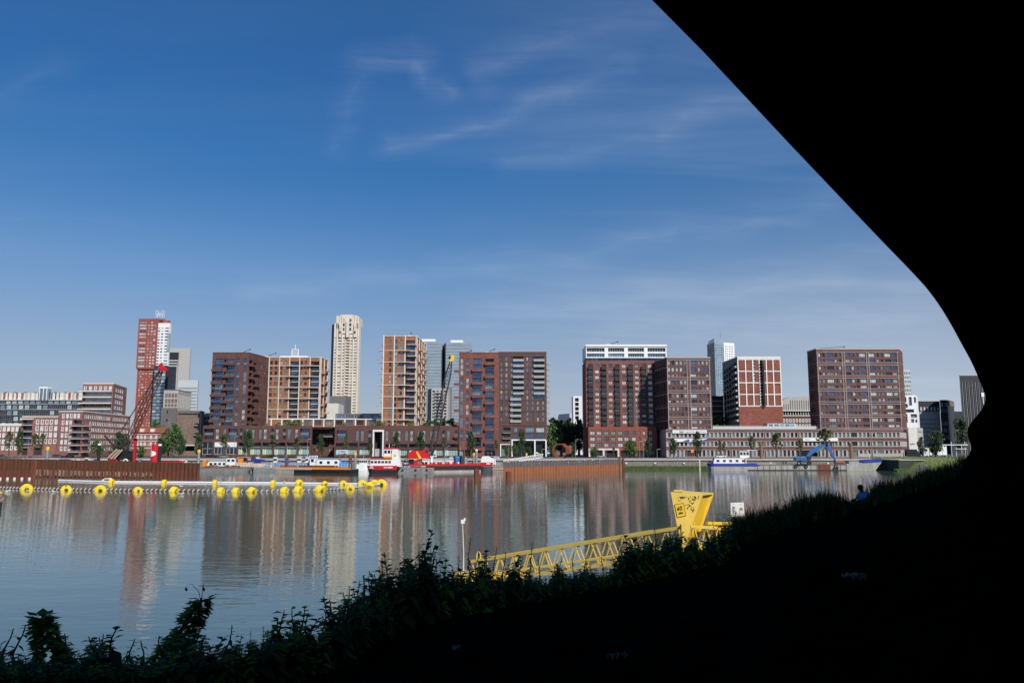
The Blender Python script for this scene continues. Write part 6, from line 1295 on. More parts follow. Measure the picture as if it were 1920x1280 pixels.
# boats between tug and quay
for px, py, w_, lb, cb_ in ((668, 868, 26, 'white and grey motor cruiser between the yellow topped pile and the tug', 1), (752, 868, 20, 'white motorboat with dark green stripe just right of the tug', 0), (818, 864, 34, 'white cruiser with dark windows moored behind the red work barge', 1), (851, 866, 26, 'boat with a crumpled blue cover behind the red work barge', 2), (900, 874, 30, 'white plastic covered boat at the right end of the red work barge', 3)):
    r, L = craft('motorboat', lb, 'boat', (px, py), (px+w_, py)); hull(L, 4, 2.6, 'white', bow=2.5, root=r, m2='steel_dark' if cb_ == 0 else 'white', z2=2.2)
    if cb_ in (0, 1): cabin(r, L*.2, L*.75, .6, 3.4, 2.6, 4.9, 'white' if cb_ == 0 else 'offwhite', win=4)
    if cb_ != 3: mast(r, L*.45, 2, 2.6, 8.5+cb_)
    if cb_ not in (0, 1): m = MB(); mt = 'blue_tarp' if cb_ == 2 else 'white'; m.prism([(0, 0, 2.6), (L, 0, 2.6), (L*.96, 0, 5.0), (L*.7, 0, 5.4), (L*.5, 0, 6.2), (L*.12, 0, 6.0)], (0, 3.5, 0), mt); m.obj('cover', r)
for px, w_, kd, lb in ((446, 14, 0, 'small white launch showing between the houseboat and the tan sloop'), (470, 12, 1, 'small grey launch with a mast right of the tan sloop'), (503, 14, 0, 'white launch with a mast behind the grey pontoon railings'), (524, 13, 2, 'blue covered launch left behind the orange striped barge'), (548, 15, 0, 'white launch with a mast right of the short rusty pile'), (565, 10, 1, 'small grey launch just left of the white barge home'), (762, 13, 2, 'blue covered launch half hidden by the red crane'), (788, 14, 0, 'white launch behind the red crane'), (838, 13, 0, 'white launch left of the crumpled blue cover')):
    r, L = craft('motorboat', lb, 'boat', (px, 877), (px+w_, 877), 'small launches moored along the quay'); r.location.y += 4; hull(L, 2.6, 3.3+.3*kd, 'pale_grey' if kd == 1 else 'white', bow=1.6, root=r, m2='blue_navy' if kd == 2 else 'offwhite', z2=1.4)
    if kd == 2: m = MB(); m.prism([(.3, .2, 3.9), (L*.9, .2, 3.9), (L*.7, .2, 5.2), (L*.25, .2, 5.6)], (0, 2.2, 0), 'blue_tarp'); m.obj('cover', r)
    else: cabin(r, L*.25, L*.7, .4, 2.2, 3.3, 5.6, 'white', win=3)
    mast(r, L*.5, 1.2, 3.4, rnd.uniform(8, 11))
r, L = craft('crew_boat', 'red launch with a boxy hull under the white covered boat', 'boat', (900, 883), (924, 883)); hull(L, 4, 3.6, 'black', root=r, m2='red', z2=1.8); m = MB(); m.box(L*.5, L*.8, -.04, 0, 2.9, 3.4, 'white'); m.obj('name_plate', r)
r, L = craft('landing_pontoon', 'grey landing pontoon with a yellow edge at the left end of the toothed sheet piles', 'pontoon', (924, 885), (958, 884)); hull(L, 6, 2.3, 'steel', root=r); m = MB(); m.box(-.5, L+.5, -.25, -.02, .9, 1.3, 'orange'); m.obj('yellow_edge', r); rail(r, .4, L*.45, .4, 2.3, 1.4)
# white gangway right of centre
a, c = P(944, 870, 318), P(1018, 858, 340); r = thing('gangway', 'sloping white gangway leading from the landing pontoon up to the quay', 'gangway', tuple(a)); m = MB(); d = c-a; d.z = zof(857, 340)-a.z
for y in (0, 1.6):
    for h in (0, 1.4): m.tube([(0, y, h), (d.x, d.y+y, d.z+h)], .13, 'white', 5)
    for k in range(17): f = k/16; g_ = min(1, (k+1)/16); m.tube([(d.x*f, d.y*f+y, d.z*f), (d.x*g_, d.y*g_+y, d.z*g_+1.4)], .08, 'white', 4); m.tube([(d.x*f, d.y*f+y, d.z*f), (d.x*f, d.y*f+y, d.z*f+1.4)], .08, 'white', 4)
m.obj('truss', r); m = MB(); m.hexa([(0, 0, -.1), (d.x, d.y, d.z-.1), (d.x, d.y+1.6, d.z-.1), (0, 1.6, -.1), (0, 0, 0), (d.x, d.y, d.z), (d.x, d.y+1.6, d.z), (0, 1.6, 0)], 'light_panel'); m.obj('walkway', r)
# blue white boat on the right
r, L = craft('push_boat', 'long blue and white workboat with a glazed wheelhouse near its stern', 'boat', (1328, 879), (1420, 878.5)); hull(L, 5, 3.0, 'hull_light', stern=2.5, root=r, m2='blue_navy', z2=1.7); cabin(r, L*.12, L*.8, .8, 4.2, 3.0, 5.3, 'white', win=5, slope=.6, wz=(.3, .65)); o = cabin(r, L*.67, L*.86, 1.0, 4, 5.4, 8.2, 'white', roof='white', win=3, wz=(.45, .85)); m = MB(); m.box(L*.82, L*1.0, 1, 4, 8.6, 8.8, 'white'); m.tube([(L*.95, 2, 5), (L*.95, 2, 8.6)], .1, 'steel', 4); m.obj('canopy', r)
m = MB(); m.box(L*.76, L*.78, .68, .79, 3.2, 5.2, 'red'); m.obj('door', r); m = MB(); m.tube([(L*.05, 1, 3), (L*.05, 1, 4.6)], .1, 'steel_dark', 4); m.tube([(L*.02, 1, 3.6), (L*.12, 1, 3.4)], .3, 'steel_dark', 6); m.obj('anchor_winch', r)
r, L = craft('work_barge', 'long weathered concrete coloured barge carrying the blue excavator', 'work barge', (1402, 878.5), (1587, 878.5)); hull(L, 9, 2.7, 'hull_light', root=r)
m = MB(); m.box(0, L, -.08, -.01, 2.3, 2.75, 'rust_grey'); m.box(L*.71, L*.84, -.1, -.01, 0, 2.7, 'rust'); m.box(0, L*.12, -.1, -.01, 1.9, 2.7, 'blue_navy')
m.box(0, L, -.14, -.13, 0, .35, 'black')
for k in range(15): m.box(L*(.1+k*.06), L*(.1+k*.06)+.15, -.12, -.01, 0, 2.4, 'rust_grey')
m.obj('hull_plating', r); m = MB(); m.tube([(L*.9, 2, 3.6), (L*.99, 2, 3.6)], .85, 'rust_bright', 12); m.obj('pipe', r); tyres(r, [L*.37, L*.4, L*.635, L*.65], 1.0, 3.3); m = MB(); m.box(L*.08, L*.3, 1, 5, 2.7, 3.0, 'tan'); m.obj('plank_stack', r)
r, L = craft('barge', 'barge with a raised bright blue bow at the right end of the row', 'barge', (1588, 879), (1655, 878)); m = MB(); m.prism([(0, 0, -.4), (L*.78, 0, -.4), (L*1.0, 0, 3.9), (L*.45, 0, 3.3), (0, 0, 2.8)], (0, 7, 0), 'hull_light'); m.obj('hull', r); m = MB(); m.prism([(L*.42, -.06, 3.1), (L*.985, -.06, 3.6), (L*1.0, -.06, 5.0), (L*.55, -.06, 4.4)], (0, 7, 0), 'blue_navy'); m.obj('bow', r); m = MB(); m.box(L*.1, L*.38, 1, 5, 2.9, 4.0, 'steel'); m.obj('hatch_cover', r); m = MB(); m.tube([(L*.75, 3, 4.6), (L*.7, 3, 8.2)], .15, 'white', 5); m.obj('mast', r)
# excavator
e0 = P(1497, 868, 349); r = thing('excavator', 'bright blue long armed excavator standing on the weathered barge', 'excavator', (e0.x, 349, 2.72)); D = 349; o0 = Vector(r.location); g_ = lambda x, y, dd=0: P(x, y, D+dd)-o0
m = MB(); m.prism([g_(1492.5, 862.5), g_(1513, 862.5), g_(1513.5, 858), g_(1510.5, 856.5), g_(1494, 856), g_(1492.5, 857.5)], (0, 3.4, 0), 'blue_machine'); m.obj('engine_housing', r)
m = MB(); m.prism([g_(1514, 862.5, -.3), g_(1520, 862.5, -.3), g_(1521.5, 855.5, -.3), g_(1515, 855.5, -.3)], (0, 1.6, 0), 'black'); m.obj('operator_cab', r)
m = MB()
for x in (1498, 1517): m.torus(g_(x, 867.4)+Vector((0, 0, -.2)), .62, .34, 'tyre', (0, 1, 0), (0, 0, 1), 14, 6)
m.prism([g_(1500, 867), g_(1517, 867), g_(1513, 862.5), g_(1503, 862.5)], (0, 3, 0), 'steel_dark'); m.obj('undercarriage', r)
m = MB()
def arm(pts, ws, mt):
    pts = [g_(*p, .8) for p in pts]; up = []; dn = []
    for k, p in enumerate(pts):
        d = (pts[min(k+1, len(pts)-1)]-pts[max(k-1, 0)]).normalized(); n = Vector((-d.z, 0, d.x)); up.append(p+n*ws[k]); dn.append(p-n*ws[k])
    for k in range(len(pts)-1):
        m.prism([up[k], up[k+1], dn[k+1], dn[k]], (0, .9, 0), mt)
arm([(1512, 858), (1519, 850), (1530, 841.5), (1545, 835.2), (1552, 834)], [.45, .75, .85, .65, .5], 'blue_machine'); m.obj('boom', r); m = MB()
arm([(1548, 833), (1552.5, 835), (1557, 843), (1562, 854), (1568.5, 866)], [.3, .75, .55, .4, .2], 'blue_machine'); m.obj('stick', r); m = MB()
m.tube([g_(1530, 848, .5), g_(1545, 838, .5)], .16, 'steel', 6); m.obj('hydraulic_ram', r); m = MB(); m.tube([g_(1568.5, 866, 1), g_(1568.5, 871, 1)], .2, 'steel_dark', 6); m.prism([g_(1564, 878, .5), g_(1567, 870, .5), g_(1570, 870, .5), g_(1574, 878, .5), g_(1569, 875, .5)], (0, 1.5, 0), 'rust_grey'); m.obj('grab', r)
# ---- direction signs
def nsign(px0, px1, py0, py1, D, label, arrow):
    a, c = P(px0, py1, D), P(px1, py0, D); W_, H_ = c.x-a.x, c.z-a.z; r = thing('harbour_sign', label, 'sign', (a.x, D, 0)); m = MB(); m.box(0, W_, 0, .15, a.z, c.z, 'white'); m.obj('panel', r)
    for k, x in enumerate((.3, .62) if arrow < 0 else (.08, .42)): m = MB(); m.box(W_*x, W_*(x+.28), -.05, -.01, a.z+H_*.18, a.z+H_*.85, 'blue_sign'); m.prism([(W_*(x+.05), -.08, a.z+H_*.4), (W_*(x+.23), -.08, a.z+H_*.4), (W_*(x+.19), -.08, a.z+H_*.62), (W_*(x+.05), -.08, a.z+H_*.62)], (0, .02, 0), 'white'); m.obj('pictogram', r)
    m = MB(); x = (.02, .22) if arrow < 0 else (.98, .78); m.prism([(W_*x[0], -.05, a.z+H_*.5), (W_*x[1], -.05, a.z+H_*.15), (W_*x[1], -.05, a.z+H_*.85)], (0, .03, 0), 'steel_dark'); m.obj('arrow', r)
    m = MB(); 
    for x in (.1, .9): m.tube([(W_*x, .2, 0), (W_*x, .2, a.z)], .08, 'steel', 5)
    m.obj('post', r)
nsign(579, 596, 854, 860, 318, 'white and blue harbour sign above the white barge home', 1); nsign(635, 649.5, 843, 849.5, 335, 'white and blue harbour sign pointing left near the yellow topped pile', -1); nsign(926, 936, 855.5, 861, 318, 'white and blue harbour sign on the landing pontoon', -1)
# ---- street furniture
LG = 'lamp posts along the waterfront'
def lamp(px, pyt, D, label):
    t = P(px, pyt, D); z0 = ZQ if D < 394 else ZB; r = thing('street_lamp', label, 'street lamp', (t.x, D, z0), group=LG); m = MB(); m.tube([(0, 0, 0), (0, 0, t.z-z0)], [.11, .07], 'steel', 6); m.obj('pole', r); m = MB(); m.tube([(0, 0, t.z-z0), (1.0, 0, t.z-z0+.1)], .07, 'steel', 5); m.box(.5, 1.5, -.2, .2, t.z-z0+.02, t.z-z0+.2, 'light_panel'); m.obj('lamp_head', r)
for px, t, lb in ((54, 822, 'lamp post by the corner balconies at the left'), (285, 822, 'lamp post left of the red funnel'), (440, 818, 'lamp post before the second white awning'), (577, 823, 'lamp post near the right end of the left podium'), (735, 834, 'lamp post right of the white gateway'), (838, 836, 'lamp post left of the centre tower with a pale head'), (954, 828, 'lamp post before the small portal'), (1016, 842, 'white post at the top of the white gangway'), (1079, 824, 'lamp post right of the ring sculpture'), (1136, 842, 'lamp post before the crowned block base'), (1199, 827, 'lamp post left of the columnar tree by the banded block'), (1206, 825, 'lamp post touching the columnar tree by the banded block'), (1232, 842, 'short post at the dark left side of the banded block'), (1286, 843, 'lamp post left of the yellow round sign'), (1416, 838, 'white post with a blue flag behind the boat wheelhouse'), (1473, 815, 'lamp post behind the excavator cab'), (1632, 812, 'tall lamp post behind the blue bow'), (1791, 807, 'lamp post right of the lorry'), (1766, 824, 'lamp post left of the white lorry yard')): lamp(px, t, 392 if px < 1700 else 410, lb)
def carbuild():
    r = thing('parked_car', 'x', 'car', group='cars parked along the quay'); m = MB(); m.prism([(-2.1, -.85, .35), (2.1, -.85, .35), (2.15, -.85, .8), (1.2, -.85, .95), (-2.0, -.85, 1.0), (-2.15, -.85, .7)], (0, 1.7, 0), 'car_dark'); m.obj('body', r)
    m = MB(); m.hexa([(-1.9, -.8, .95), (1.2, -.8, .92), (1.2, .8, .92), (-1.9, .8, .95), (-1.5, -.65, 1.45), (.45, -.65, 1.47), (.45, .65, 1.47), (-1.5, .65, 1.45)], 'glass_dark'); m.obj('windows', r)
    for x in (-1.35, 1.35):
        for y in (-.82, .82): m = MB(); m.tube([(x, y-.1, .33), (x, y+.1, .33)], .33, 'tyre', 12); m.obj('wheel', r)
    return r
car0 = carbuild(); first = True
def car(px, D, mt, label, s=1.0, flip=False):
    global first
    t = P(px, 850, D); z = ZQ+.14 if D < 395 else ZB-.05
    if first: o = car0; first = False; o['label'] = label; o.location = (t.x, D, z)
    else: o = dup(car0, (t.x, D, z), 0, label)
    o.rotation_euler = (0, 0, math.pi if flip else 0); o.scale = (s, s, s)
    if mt != 'car_dark':
        bd = [c for c in o.children if c.name.startswith('body')][0]; bd.data = bd.data.copy(); bd.data.materials[0] = M[mt]
for px, mt, lb, s, f in ((4, 'car_dark', 'dark parked car at the left edge of the photo', 1, 0), (108, 'car_dark', 'dark parked car before the receding warehouse, left one', 1.1, 0), (129, 'car_dark', 'dark parked car before the receding warehouse, right one', 1.1, 1), (396, 'car_dark', 'black parked car left of the first white awning', 1.15, 0), (421, 'car_silver', 'silver parked car under the white awnings', 1.0, 0), (511, 'car_dark', 'black parked car beside the olive columnar tree', 1.1, 1), (567, 'car_silver', 'grey parked van shaped car at the right end of the left podium', 1.15, 0), (768, 'car_dark', 'dark parked car right behind the tug wheelhouse', 1.1, 0), (810, 'car_white', 'white parked car behind the red crane', 1.1, 1), (1351, 'car_white', 'white parked car behind the blue and white boat', 1.1, 0), (1127, 'car_silver', 'grey parked car at the corner of the crowned block', 1, 0), (1755, 'car_silver', 'small grey car right of the white lorry', 1, 0)):
    car(px, 398 if px < 1700 else 430, mt, lb, s, f)
# black van and white lorry
def van(px0, px1, pyt, D, mt, name, label, box=None):
    a, c = P(px0, 857, D), P(px1, 857, D); L = c.x-a.x; h = zof(pyt, D)-ZB; r = thing(name, label, 'van' if not box else 'lorry', (a.x, D, ZB)); m = MB()
    if not box: m.prism([(0, 0, .4), (L, 0, .4), (L, 0, h*.5), (L*.85, 0, h*.6), (L*.72, 0, h), (0, 0, h)], (0, 2, 0), mt)
    else: m.prism([(0, 0, .5), (L*.22, 0, .5), (L*.22, 0, h*.85), (L*.04, 0, h*.85), (0, 0, h*.5)], (0, 2.3, 0), mt)
    m.obj('body' if not box else 'driver_cab', r); m = MB(); m.box(L*(.74 if not box else .03), L*(.84 if not box else .16), -.03, 0, h*.5, h*.75, 'glass_dark'); m.obj('window', r)
    if box: m = MB(); m.box(L*.25, L, -.1, 2.4, .9, h, 'white'); m.obj('cargo_box', r); m = MB(); m.box(L*.28, L*.36, -.13, -.1, h*.45, h*.9, 'orange'); m.box(L*.4, L*.6, -.13, -.1, h*.35, h, 'leaf_mid'); m.obj('livery', r)
    for x in ((.18, .82) if not box else (.12, .45, .8, .9)): m = MB(); m.tube([(L*x, -.05, .42), (L*x, .25, .42)], .42, 'tyre', 12); m.obj('wheel', r)
van(1700, 1727, 842, 420, 'car_dark', 'van', 'black van parked in front of the cream wall'); van(1733, 1776, 836, 440, 'car_white', 'lorry', 'white lorry with an orange and green side beyond the grass bank', True)
# gantry posts
r = thing('bus_shelter', 'cluster of thin white posts and beams right of the white lorry', 'shelter', tuple(P(1795, 850, 440)[:2])+(ZB,)); m = MB()
for k, x in enumerate((-8, -5.5, -3, 0, 2.5, 5)): m.tube([(x, k % 2, 0), (x, k % 2, 5+(k % 3)*1.6)], .16, 'white', 5)
m.obj('posts', r); m = MB(); m.box(-8, 6, -.3, 1.5, 6.2, 6.6, 'white'); m.box(-1, 5, -.5, 2, 4, 4.4, 'pale_grey'); m.obj('roof', r)
# ring sculpture
c = P(1049, 845, 405); r = thing('ring_sculpture', 'rusty steel ring sculpture standing on its edge among the trees', 'sculpture', (c.x, 405, ZB)); m = MB(); z = c.z-ZB; R1 = 3.6
N = 8
for k in range(N):
    a0, a1 = math.pi/8+k*math.pi/4, math.pi/8+(k+1)*math.pi/4
    for (ri, ro) in ((R1-.35, R1+.35),):
        q = [(math.cos(a0)*ri, -1.2, z+math.sin(a0)*ri), (math.cos(a1)*ri, -1.2, z+math.sin(a1)*ri), (math.cos(a1)*ro, -1.2, z+math.sin(a1)*ro), (math.cos(a0)*ro, -1.2, z+math.sin(a0)*ro)]; m.prism(q, (1.6, 4, 0), 'rust')
m.obj('ring', r); m = MB(); m.box(-1.5, 1.5, -1, 2, 0, max(.2, z-R1), 'rust'); m.obj('foot', r)
m = MB(); c2 = P(1061, 841, 409)-Vector(r.location); m.prism([(c2.x-2, 4, c2.z-2), (c2.x+2.6, 4, c2.z-2.2), (c2.x+3, 4, c2.z+1.6), (c2.x-2, 4, c2.z+1.2)], (0, 1.2, 0), 'red_tile'); tag(m.obj('red_kiosk', None, loc=r.location), 'small faded red kiosk right behind the ring sculpture', 'kiosk')
for px, mt, lb in ((1006, 'offwhite', 'pale garden parasol at the right portal post'), (1028, 'door_cyan', 'green garden parasol left of the ring sculpture')):
    c = P(px, 848, 410); r = thing('parasol', lb, 'parasol', (c.x, 410, ZB)); m = MB(); m.tube([(0, 0, 1.9), (0, 0, 2.7)], [1.7, .05], mt, 8); m.obj('canopy', r); m = MB(); m.tube([(0, 0, 0), (0, 0, 2)], .06, 'steel', 5); m.obj('pole', r)
for px, mt, lb, z in ((1298, 'yellow', 'round yellow sign on a red post by the striped podium', 2.6),):
    c = P(px, 848, 395); r = thing('round_sign', lb, 'sign', (c.x, 395, ZB-.2)); m = MB(); m.tube([(0, -.1, z+.8), (0, 0, z+.8)], .75, 'orange', 14); m.obj('disc', r); m = MB(); m.tube([(0, .05, 0), (0, .05, z+1.4)], .12, 'red', 5); m.obj('post', r)
for px, D, lb in ((1271, 392, 'small blue waste bin on the quay below the banners'),):
    c = P(px, 857, D); r = thing('waste_bin', lb, 'bin', (c.x, D, ZQ+.15)); m = MB(); m.box(-.5, .5, -.4, .4, 0, 1.1, 'blue_machine'); m.obj('body', r); m = MB(); m.box(-.55, .55, -.45, .45, 1.1, 1.25, 'blue_sign'); m.obj('lid', r)
# people on the quay
def skin_person(name, label, loc, rz, V, E, Rr, sh_v, sh_e, shirt='shirt', sc=1):
    r = None
    me = bpy.data.meshes.new(name); me.from_pydata(V, E, []); o = bpy.data.objects.new(name, me); COL.objects.link(o); o.location = loc; o.rotation_euler = (0, 0, rz); o.scale = (sc,)*3
    md = o.modifiers.new('s', 'SKIN'); sv = me.skin_vertices[0].data
    for k, q in enumerate(Rr): sv[k].radius = (q, q) if isinstance(q, (int, float)) else q
    sv[0].use_root = True
    s2 = o.modifiers.new('ss', 'SUBSURF'); s2.levels = 2; s2.render_levels = 2; me.materials.append(M['skin']); return o
# ================= FLOATS AND BOOMS
ORD = ['first', 'second', 'third', 'fourth', 'fifth', 'sixth', 'seventh', 'eighth', 'ninth', 'tenth', 'eleventh', 'twelfth', 'thirteenth']
def line_pts(tab, y0=None): return [at(a, c) for a, c in tab]
FRONT = [(-60, 914), (50, 917), (150, 919), (325, 921), (480, 922), (600, 920), (650, 917), (700, 911.5), (722, 908)]
BACK = [(-60, 896.5), (60, 898), (110, 901), (205, 904), (300, 904.5), (510, 906), (640, 907.5), (722, 908.5)]
def walk(tab, step):
    pts = line_pts(tab); out_ = []; acc = 0
    for a, c in zip(pts, pts[1:]):
        L = (c-a).length; d = (c-a)/L; x = acc
        while x < L: out_.append((a+d*x, d)); x += step
        acc = x-L
    return out_
fb_ = thing('float_line', 'rope boom of small pale beads floating nearest the camera', 'float line', tuple(at(0, 916)), group=None); o0 = Vector(fb_.location)
m = MB(); m.tube([p-o0+Vector((0, 0, .12)) for p in line_pts(FRONT)], .07, 'steel_dark', 5); m.obj('rope', fb_)
beads = walk(FRONT, 1.15)
m = MB(); m.tube([(-.12, 0, 0), (.28, 0, .38)], .14, 'offwhite', 7); bead_me = m.obj('bead', fb_); bead_me.location = beads[0][0]-o0+Vector((0, 0, .1)); n_ = 1
rest = MB()
for p, d in beads[1:]:
    x = 960+1500*p.x/p.y
    if -5 < x < 715 and n_ < 99: n_ += 1; q = bead_me.copy(); COL.objects.link(q); q.parent = fb_; q.location = p-o0+Vector((0, 0, .1)); 
    else: q = p-o0; rest.tube([(q.x-.12, q.y, q.z+.1), (q.x+.28, q.y, q.z+.48)], .17, 'offwhite', 6)
rest.obj('bead', fb_)['kind'] = 'stuff'
bb_ = thing('float_boom', 'long white floating tube boom parallel to the rusty wall', 'float boom', tuple(at(205, 904))); o0 = Vector(bb_.location); pts = line_pts(BACK); m = MB(); m.tube([p-o0+Vector((0, 0, .12)) for p in pts[2:]], .30, 'white', 8); m.obj('tube', bb_)
m = MB(); a, c = at(192, 902)-o0, at(207, 902.5)-o0; m.tube([(a.x, a.y, .1), (a.x+.8, a.y, .6), (c.x, c.y, .7), (c.x+.5, c.y, .3)], .4, 'offwhite', 7); m.obj('bulge', bb_)
for px in (14, 27, 41, 55, 0): q = at(px, 898)-o0; m = MB(); m.tube([(q.x, q.y, -.1), (q.x, q.y, .55)], [.42, .36], 'offwhite', 8); m.obj('end_float', bb_)
def ring_proto(name):
    r = thing(name, 'x', 'float'); m = MB(); m.lathe([(.38, -.45), (.52, -.70), (1.12, -.74), (1.30, -.58), (1.34, 0), (1.30, .58), (1.12, .74), (.52, .70), (.38, .45)], 'yellow_float', 22); o = m.obj('ring', r, smooth=False)
    m = MB()
    for x in (-.3, .3): m.lathe([(1.33, x-.03), (1.355, x-.03), (1.355, x+.03), (1.33, x+.03)], 'yellow_pale', 22)
    m.obj('seam', r); return r
fp = ring_proto('ring_float'); firstf = True
def rfloat(px, py, w_, yaw, tilt, label, group):
    global firstf
    p = at(px, py); wm_ = w_/1500*p.y; wm_ *= .93; s = wm_/2.7 if abs(math.sin(yaw)) < .8 else wm_/1.7
    if firstf: o = fp; firstf = False; o['label'] = label; o['group'] = group
    else: o = dup(fp, (0, 0, 0), 0, label, group)
    o.location = (p.x, p.y, .10*s); o.rotation_euler = (tilt, 0, yaw); o.scale = (s, s, s)
for k, (px, w_, yaw, tl) in enumerate(((50, 22, .55, .05), (124, 20, .5, 0), (188, 22, .45, .1), (258, 17, .8, 0), (326, 12.5, 1.45, .15), (414, 11.5, 1.5, 0), (442, 11.5, 1.55, .1), (472, 12.5, 1.2, .25), (533, 12.5, 1.4, 0), (559, 13.5, 1.3, .1), (599.5, 14.5, 1.1, .3), (656, 18, .3, .15), (692, 19, .1, .5))):
    py = interp(FRONT, px)[0]+.8; rfloat(px, py, w_, yaw, tl, 'yellow ring float on the beaded line, %s from the left' % ORD[k], 'yellow ring floats on the beaded line')
for k, (px, w_, yaw, tl) in enumerate(((209, 9, 1.5, 0), (308, 8.5, 1.5, 0), (403, 8.5, 1.5, .05), (512, 9, 1.45, 0), (560.5, 11, 1.1, .1), (609, 13, .9, .35), (643, 16, .5, .05), (679, 19, .4, 0), (702, 20, .2, .2), (715, 22, .1, 0))):
    py = interp(BACK, px)[0]+1; rfloat(px, py, w_, yaw, tl, 'yellow ring float on the white tube boom, %s from the left' % ORD[k], 'yellow ring floats on the white tube boom')
p = at(333, 920); m = MB(); m.ball((0, 0, .25), .4, 'orange', 8); o = thing('marker_buoy', 'small orange marker buoy next to the fifth yellow float of the beaded line', 'buoy', tuple(p)); m.obj('ball', o); m = MB(); m.tube([(0, 0, .6), (0, 0, .8)], .05, 'steel', 4); m.obj('eye', o)
p = at(-1, 955); o = thing('channel_buoy', 'black and tan spar buoy with a yellow top cut by the left edge', 'buoy', tuple(p)); m = MB(); m.tube([(0, 0, -.5), (0, 0, 1.2)], [.28, .3], 'black', 10); m.obj('body', o); m = MB(); m.tube([(-.1, 0, 1.1), (.55, 0, 1.9)], .09, 'tan', 5); m.obj('handle', o); m = MB(); m.cyl(0, 0, 1.2, 2.6, .2, 'brick_taupe', 10); m.obj('collar', o); m = MB(); m.cyl(0, 0, 2.6, 2.85, .25, 'yellow', 10); m.obj('top', o)
# gulls
def gull():
    r = thing('gull', 'x', 'bird', group='white gulls resting on the water and floats'); m = MB(); N = 8
    prof = [(-.24, .01, .12), (-.18, .05, .11), (-.06, .085, .1), (.06, .085, .1), (.14, .055, .13), (.18, .045, .19), (.21, .055, .24), (.26, .04, .25), (.29, .012, .24)]
    m.tube([(x, 0, z) for x, w_, z in prof], [w_ for x, w_, z in prof], 'white', 8); m.obj('body', r, smooth=True); m = MB(); m.tube([(.285, 0, .24), (.34, 0, .225)], [.014, .005], 'orange', 5); m.obj('beak', r)
    for s in (-1, 1): m = MB(); m.poly([(.08, s*.088, .14), (-.1, s*.095, .15), (-.3, s*.02, .15), (-.1, s*.085, .09), (.06, s*.09, .09)], 'light_panel'); m.obj('wing', r)
    return r
g0_ = gull(); used_g = False
for px, py, z, lb in ((11, 923, 0, 'white gull on the water near the left edge, lower of a pair'), (15.5, 921.5, 0, 'white gull on the water near the left edge, upper of a pair'), (53, 922, 0, 'white gull beside the first yellow ring float'), (101, 922.5, 0, 'white gull on the water left of the second ring float'), (334, 928, 0, 'white gull left of a pair below the orange marker buoy'), (340, 927, 0, 'white gull right of a pair below the orange marker buoy'), (392, 925, 0, 'white gull on the water right of the fifth ring float'), (124, 920, 2.0, 'white gull standing on the second ring float'), (412.5, 922.5, 1.9, 'white gull standing on the sixth ring float'), (532, 922.5, 2.0, 'white gull standing on the ninth ring float'), (340, 921, 1.0, 'white gull perched beside the orange marker buoy')):
    p = at(px, py); 
    if not used_g: o = g0_; used_g = True; o['label'] = lb; o.location = (p.x, p.y, z-.05)
    else: o = dup(g0_, (p.x, p.y, z-.05), 0, lb)
    o.rotation_euler = (0, 0, rnd.uniform(0, 6)); o.scale = (1.9, 1.9, 1.9)
# ================= YELLOW GANGWAY
gr = P(1284, 987, 32.2); gl_ = P(884, 1052, 37.6); u = gl_-gr; u2 = Vector((u.x, u.y, 0)).normalized(); bk = Vector((-u2.y, u2.x, 0)); bk = bk if bk.y > 0 else -bk; WD = 1.15
gw_ = thing('gangway', 'yellow lattice gangway sloping down over the weeds to the water', 'gangway', tuple(gr)); o0 = Vector(gw_.location)
m = MB(); d = gl_-gr; HT = 1.02; up = Vector((0, 0, 1))
def beam(mb, a, c, w_, h, mt):
    a, c = Vector(a), Vector(c); dd = (c-a).normalized(); s = dd.cross(up).normalized()*w_/2; t = s.cross(dd).normalized()*h/2; mb.hexa([a-s-t, c-s-t, c+s-t, a+s-t, a-s+t, c-s+t, c+s+t, a+s+t], mt)
for side, y in ((0, 0), (1, WD)):
    m = MB(); off = bk*y; z_ = Vector((0, 0, 0)); beam(m, z_+off, d+off, .11, .13, 'yellow_pale'); beam(m, off-up*HT*.72, d+off-up*HT*.72, .05, .05, 'yellow_pale'); beam(m, off-up*HT, d+off-up*HT, .1, .1, 'yellow_pale')
    n = 13
    for k in range(n):
        a, c = d*(k/n), d*((k+1)/n); mid = d*((k+.5)/n); beam(m, a+off, mid+off-up*HT, .042, .042, 'yellow_pale'); beam(m, mid+off-up*HT, c+off, .042, .042, 'yellow_pale')
    m.obj('truss', gw_)
m = MB(); a = -up*HT; s = bk*.04; m.hexa([a+s, d+a+s, d+a+bk*(WD-.04), a+bk*(WD-.04), a+s+up*.05, d+a+s+up*.05, d+a+bk*(WD-.04)+up*.05, a+bk*(WD-.04)+up*.05], 'yellow_pale'); m.obj('walkway', gw_)
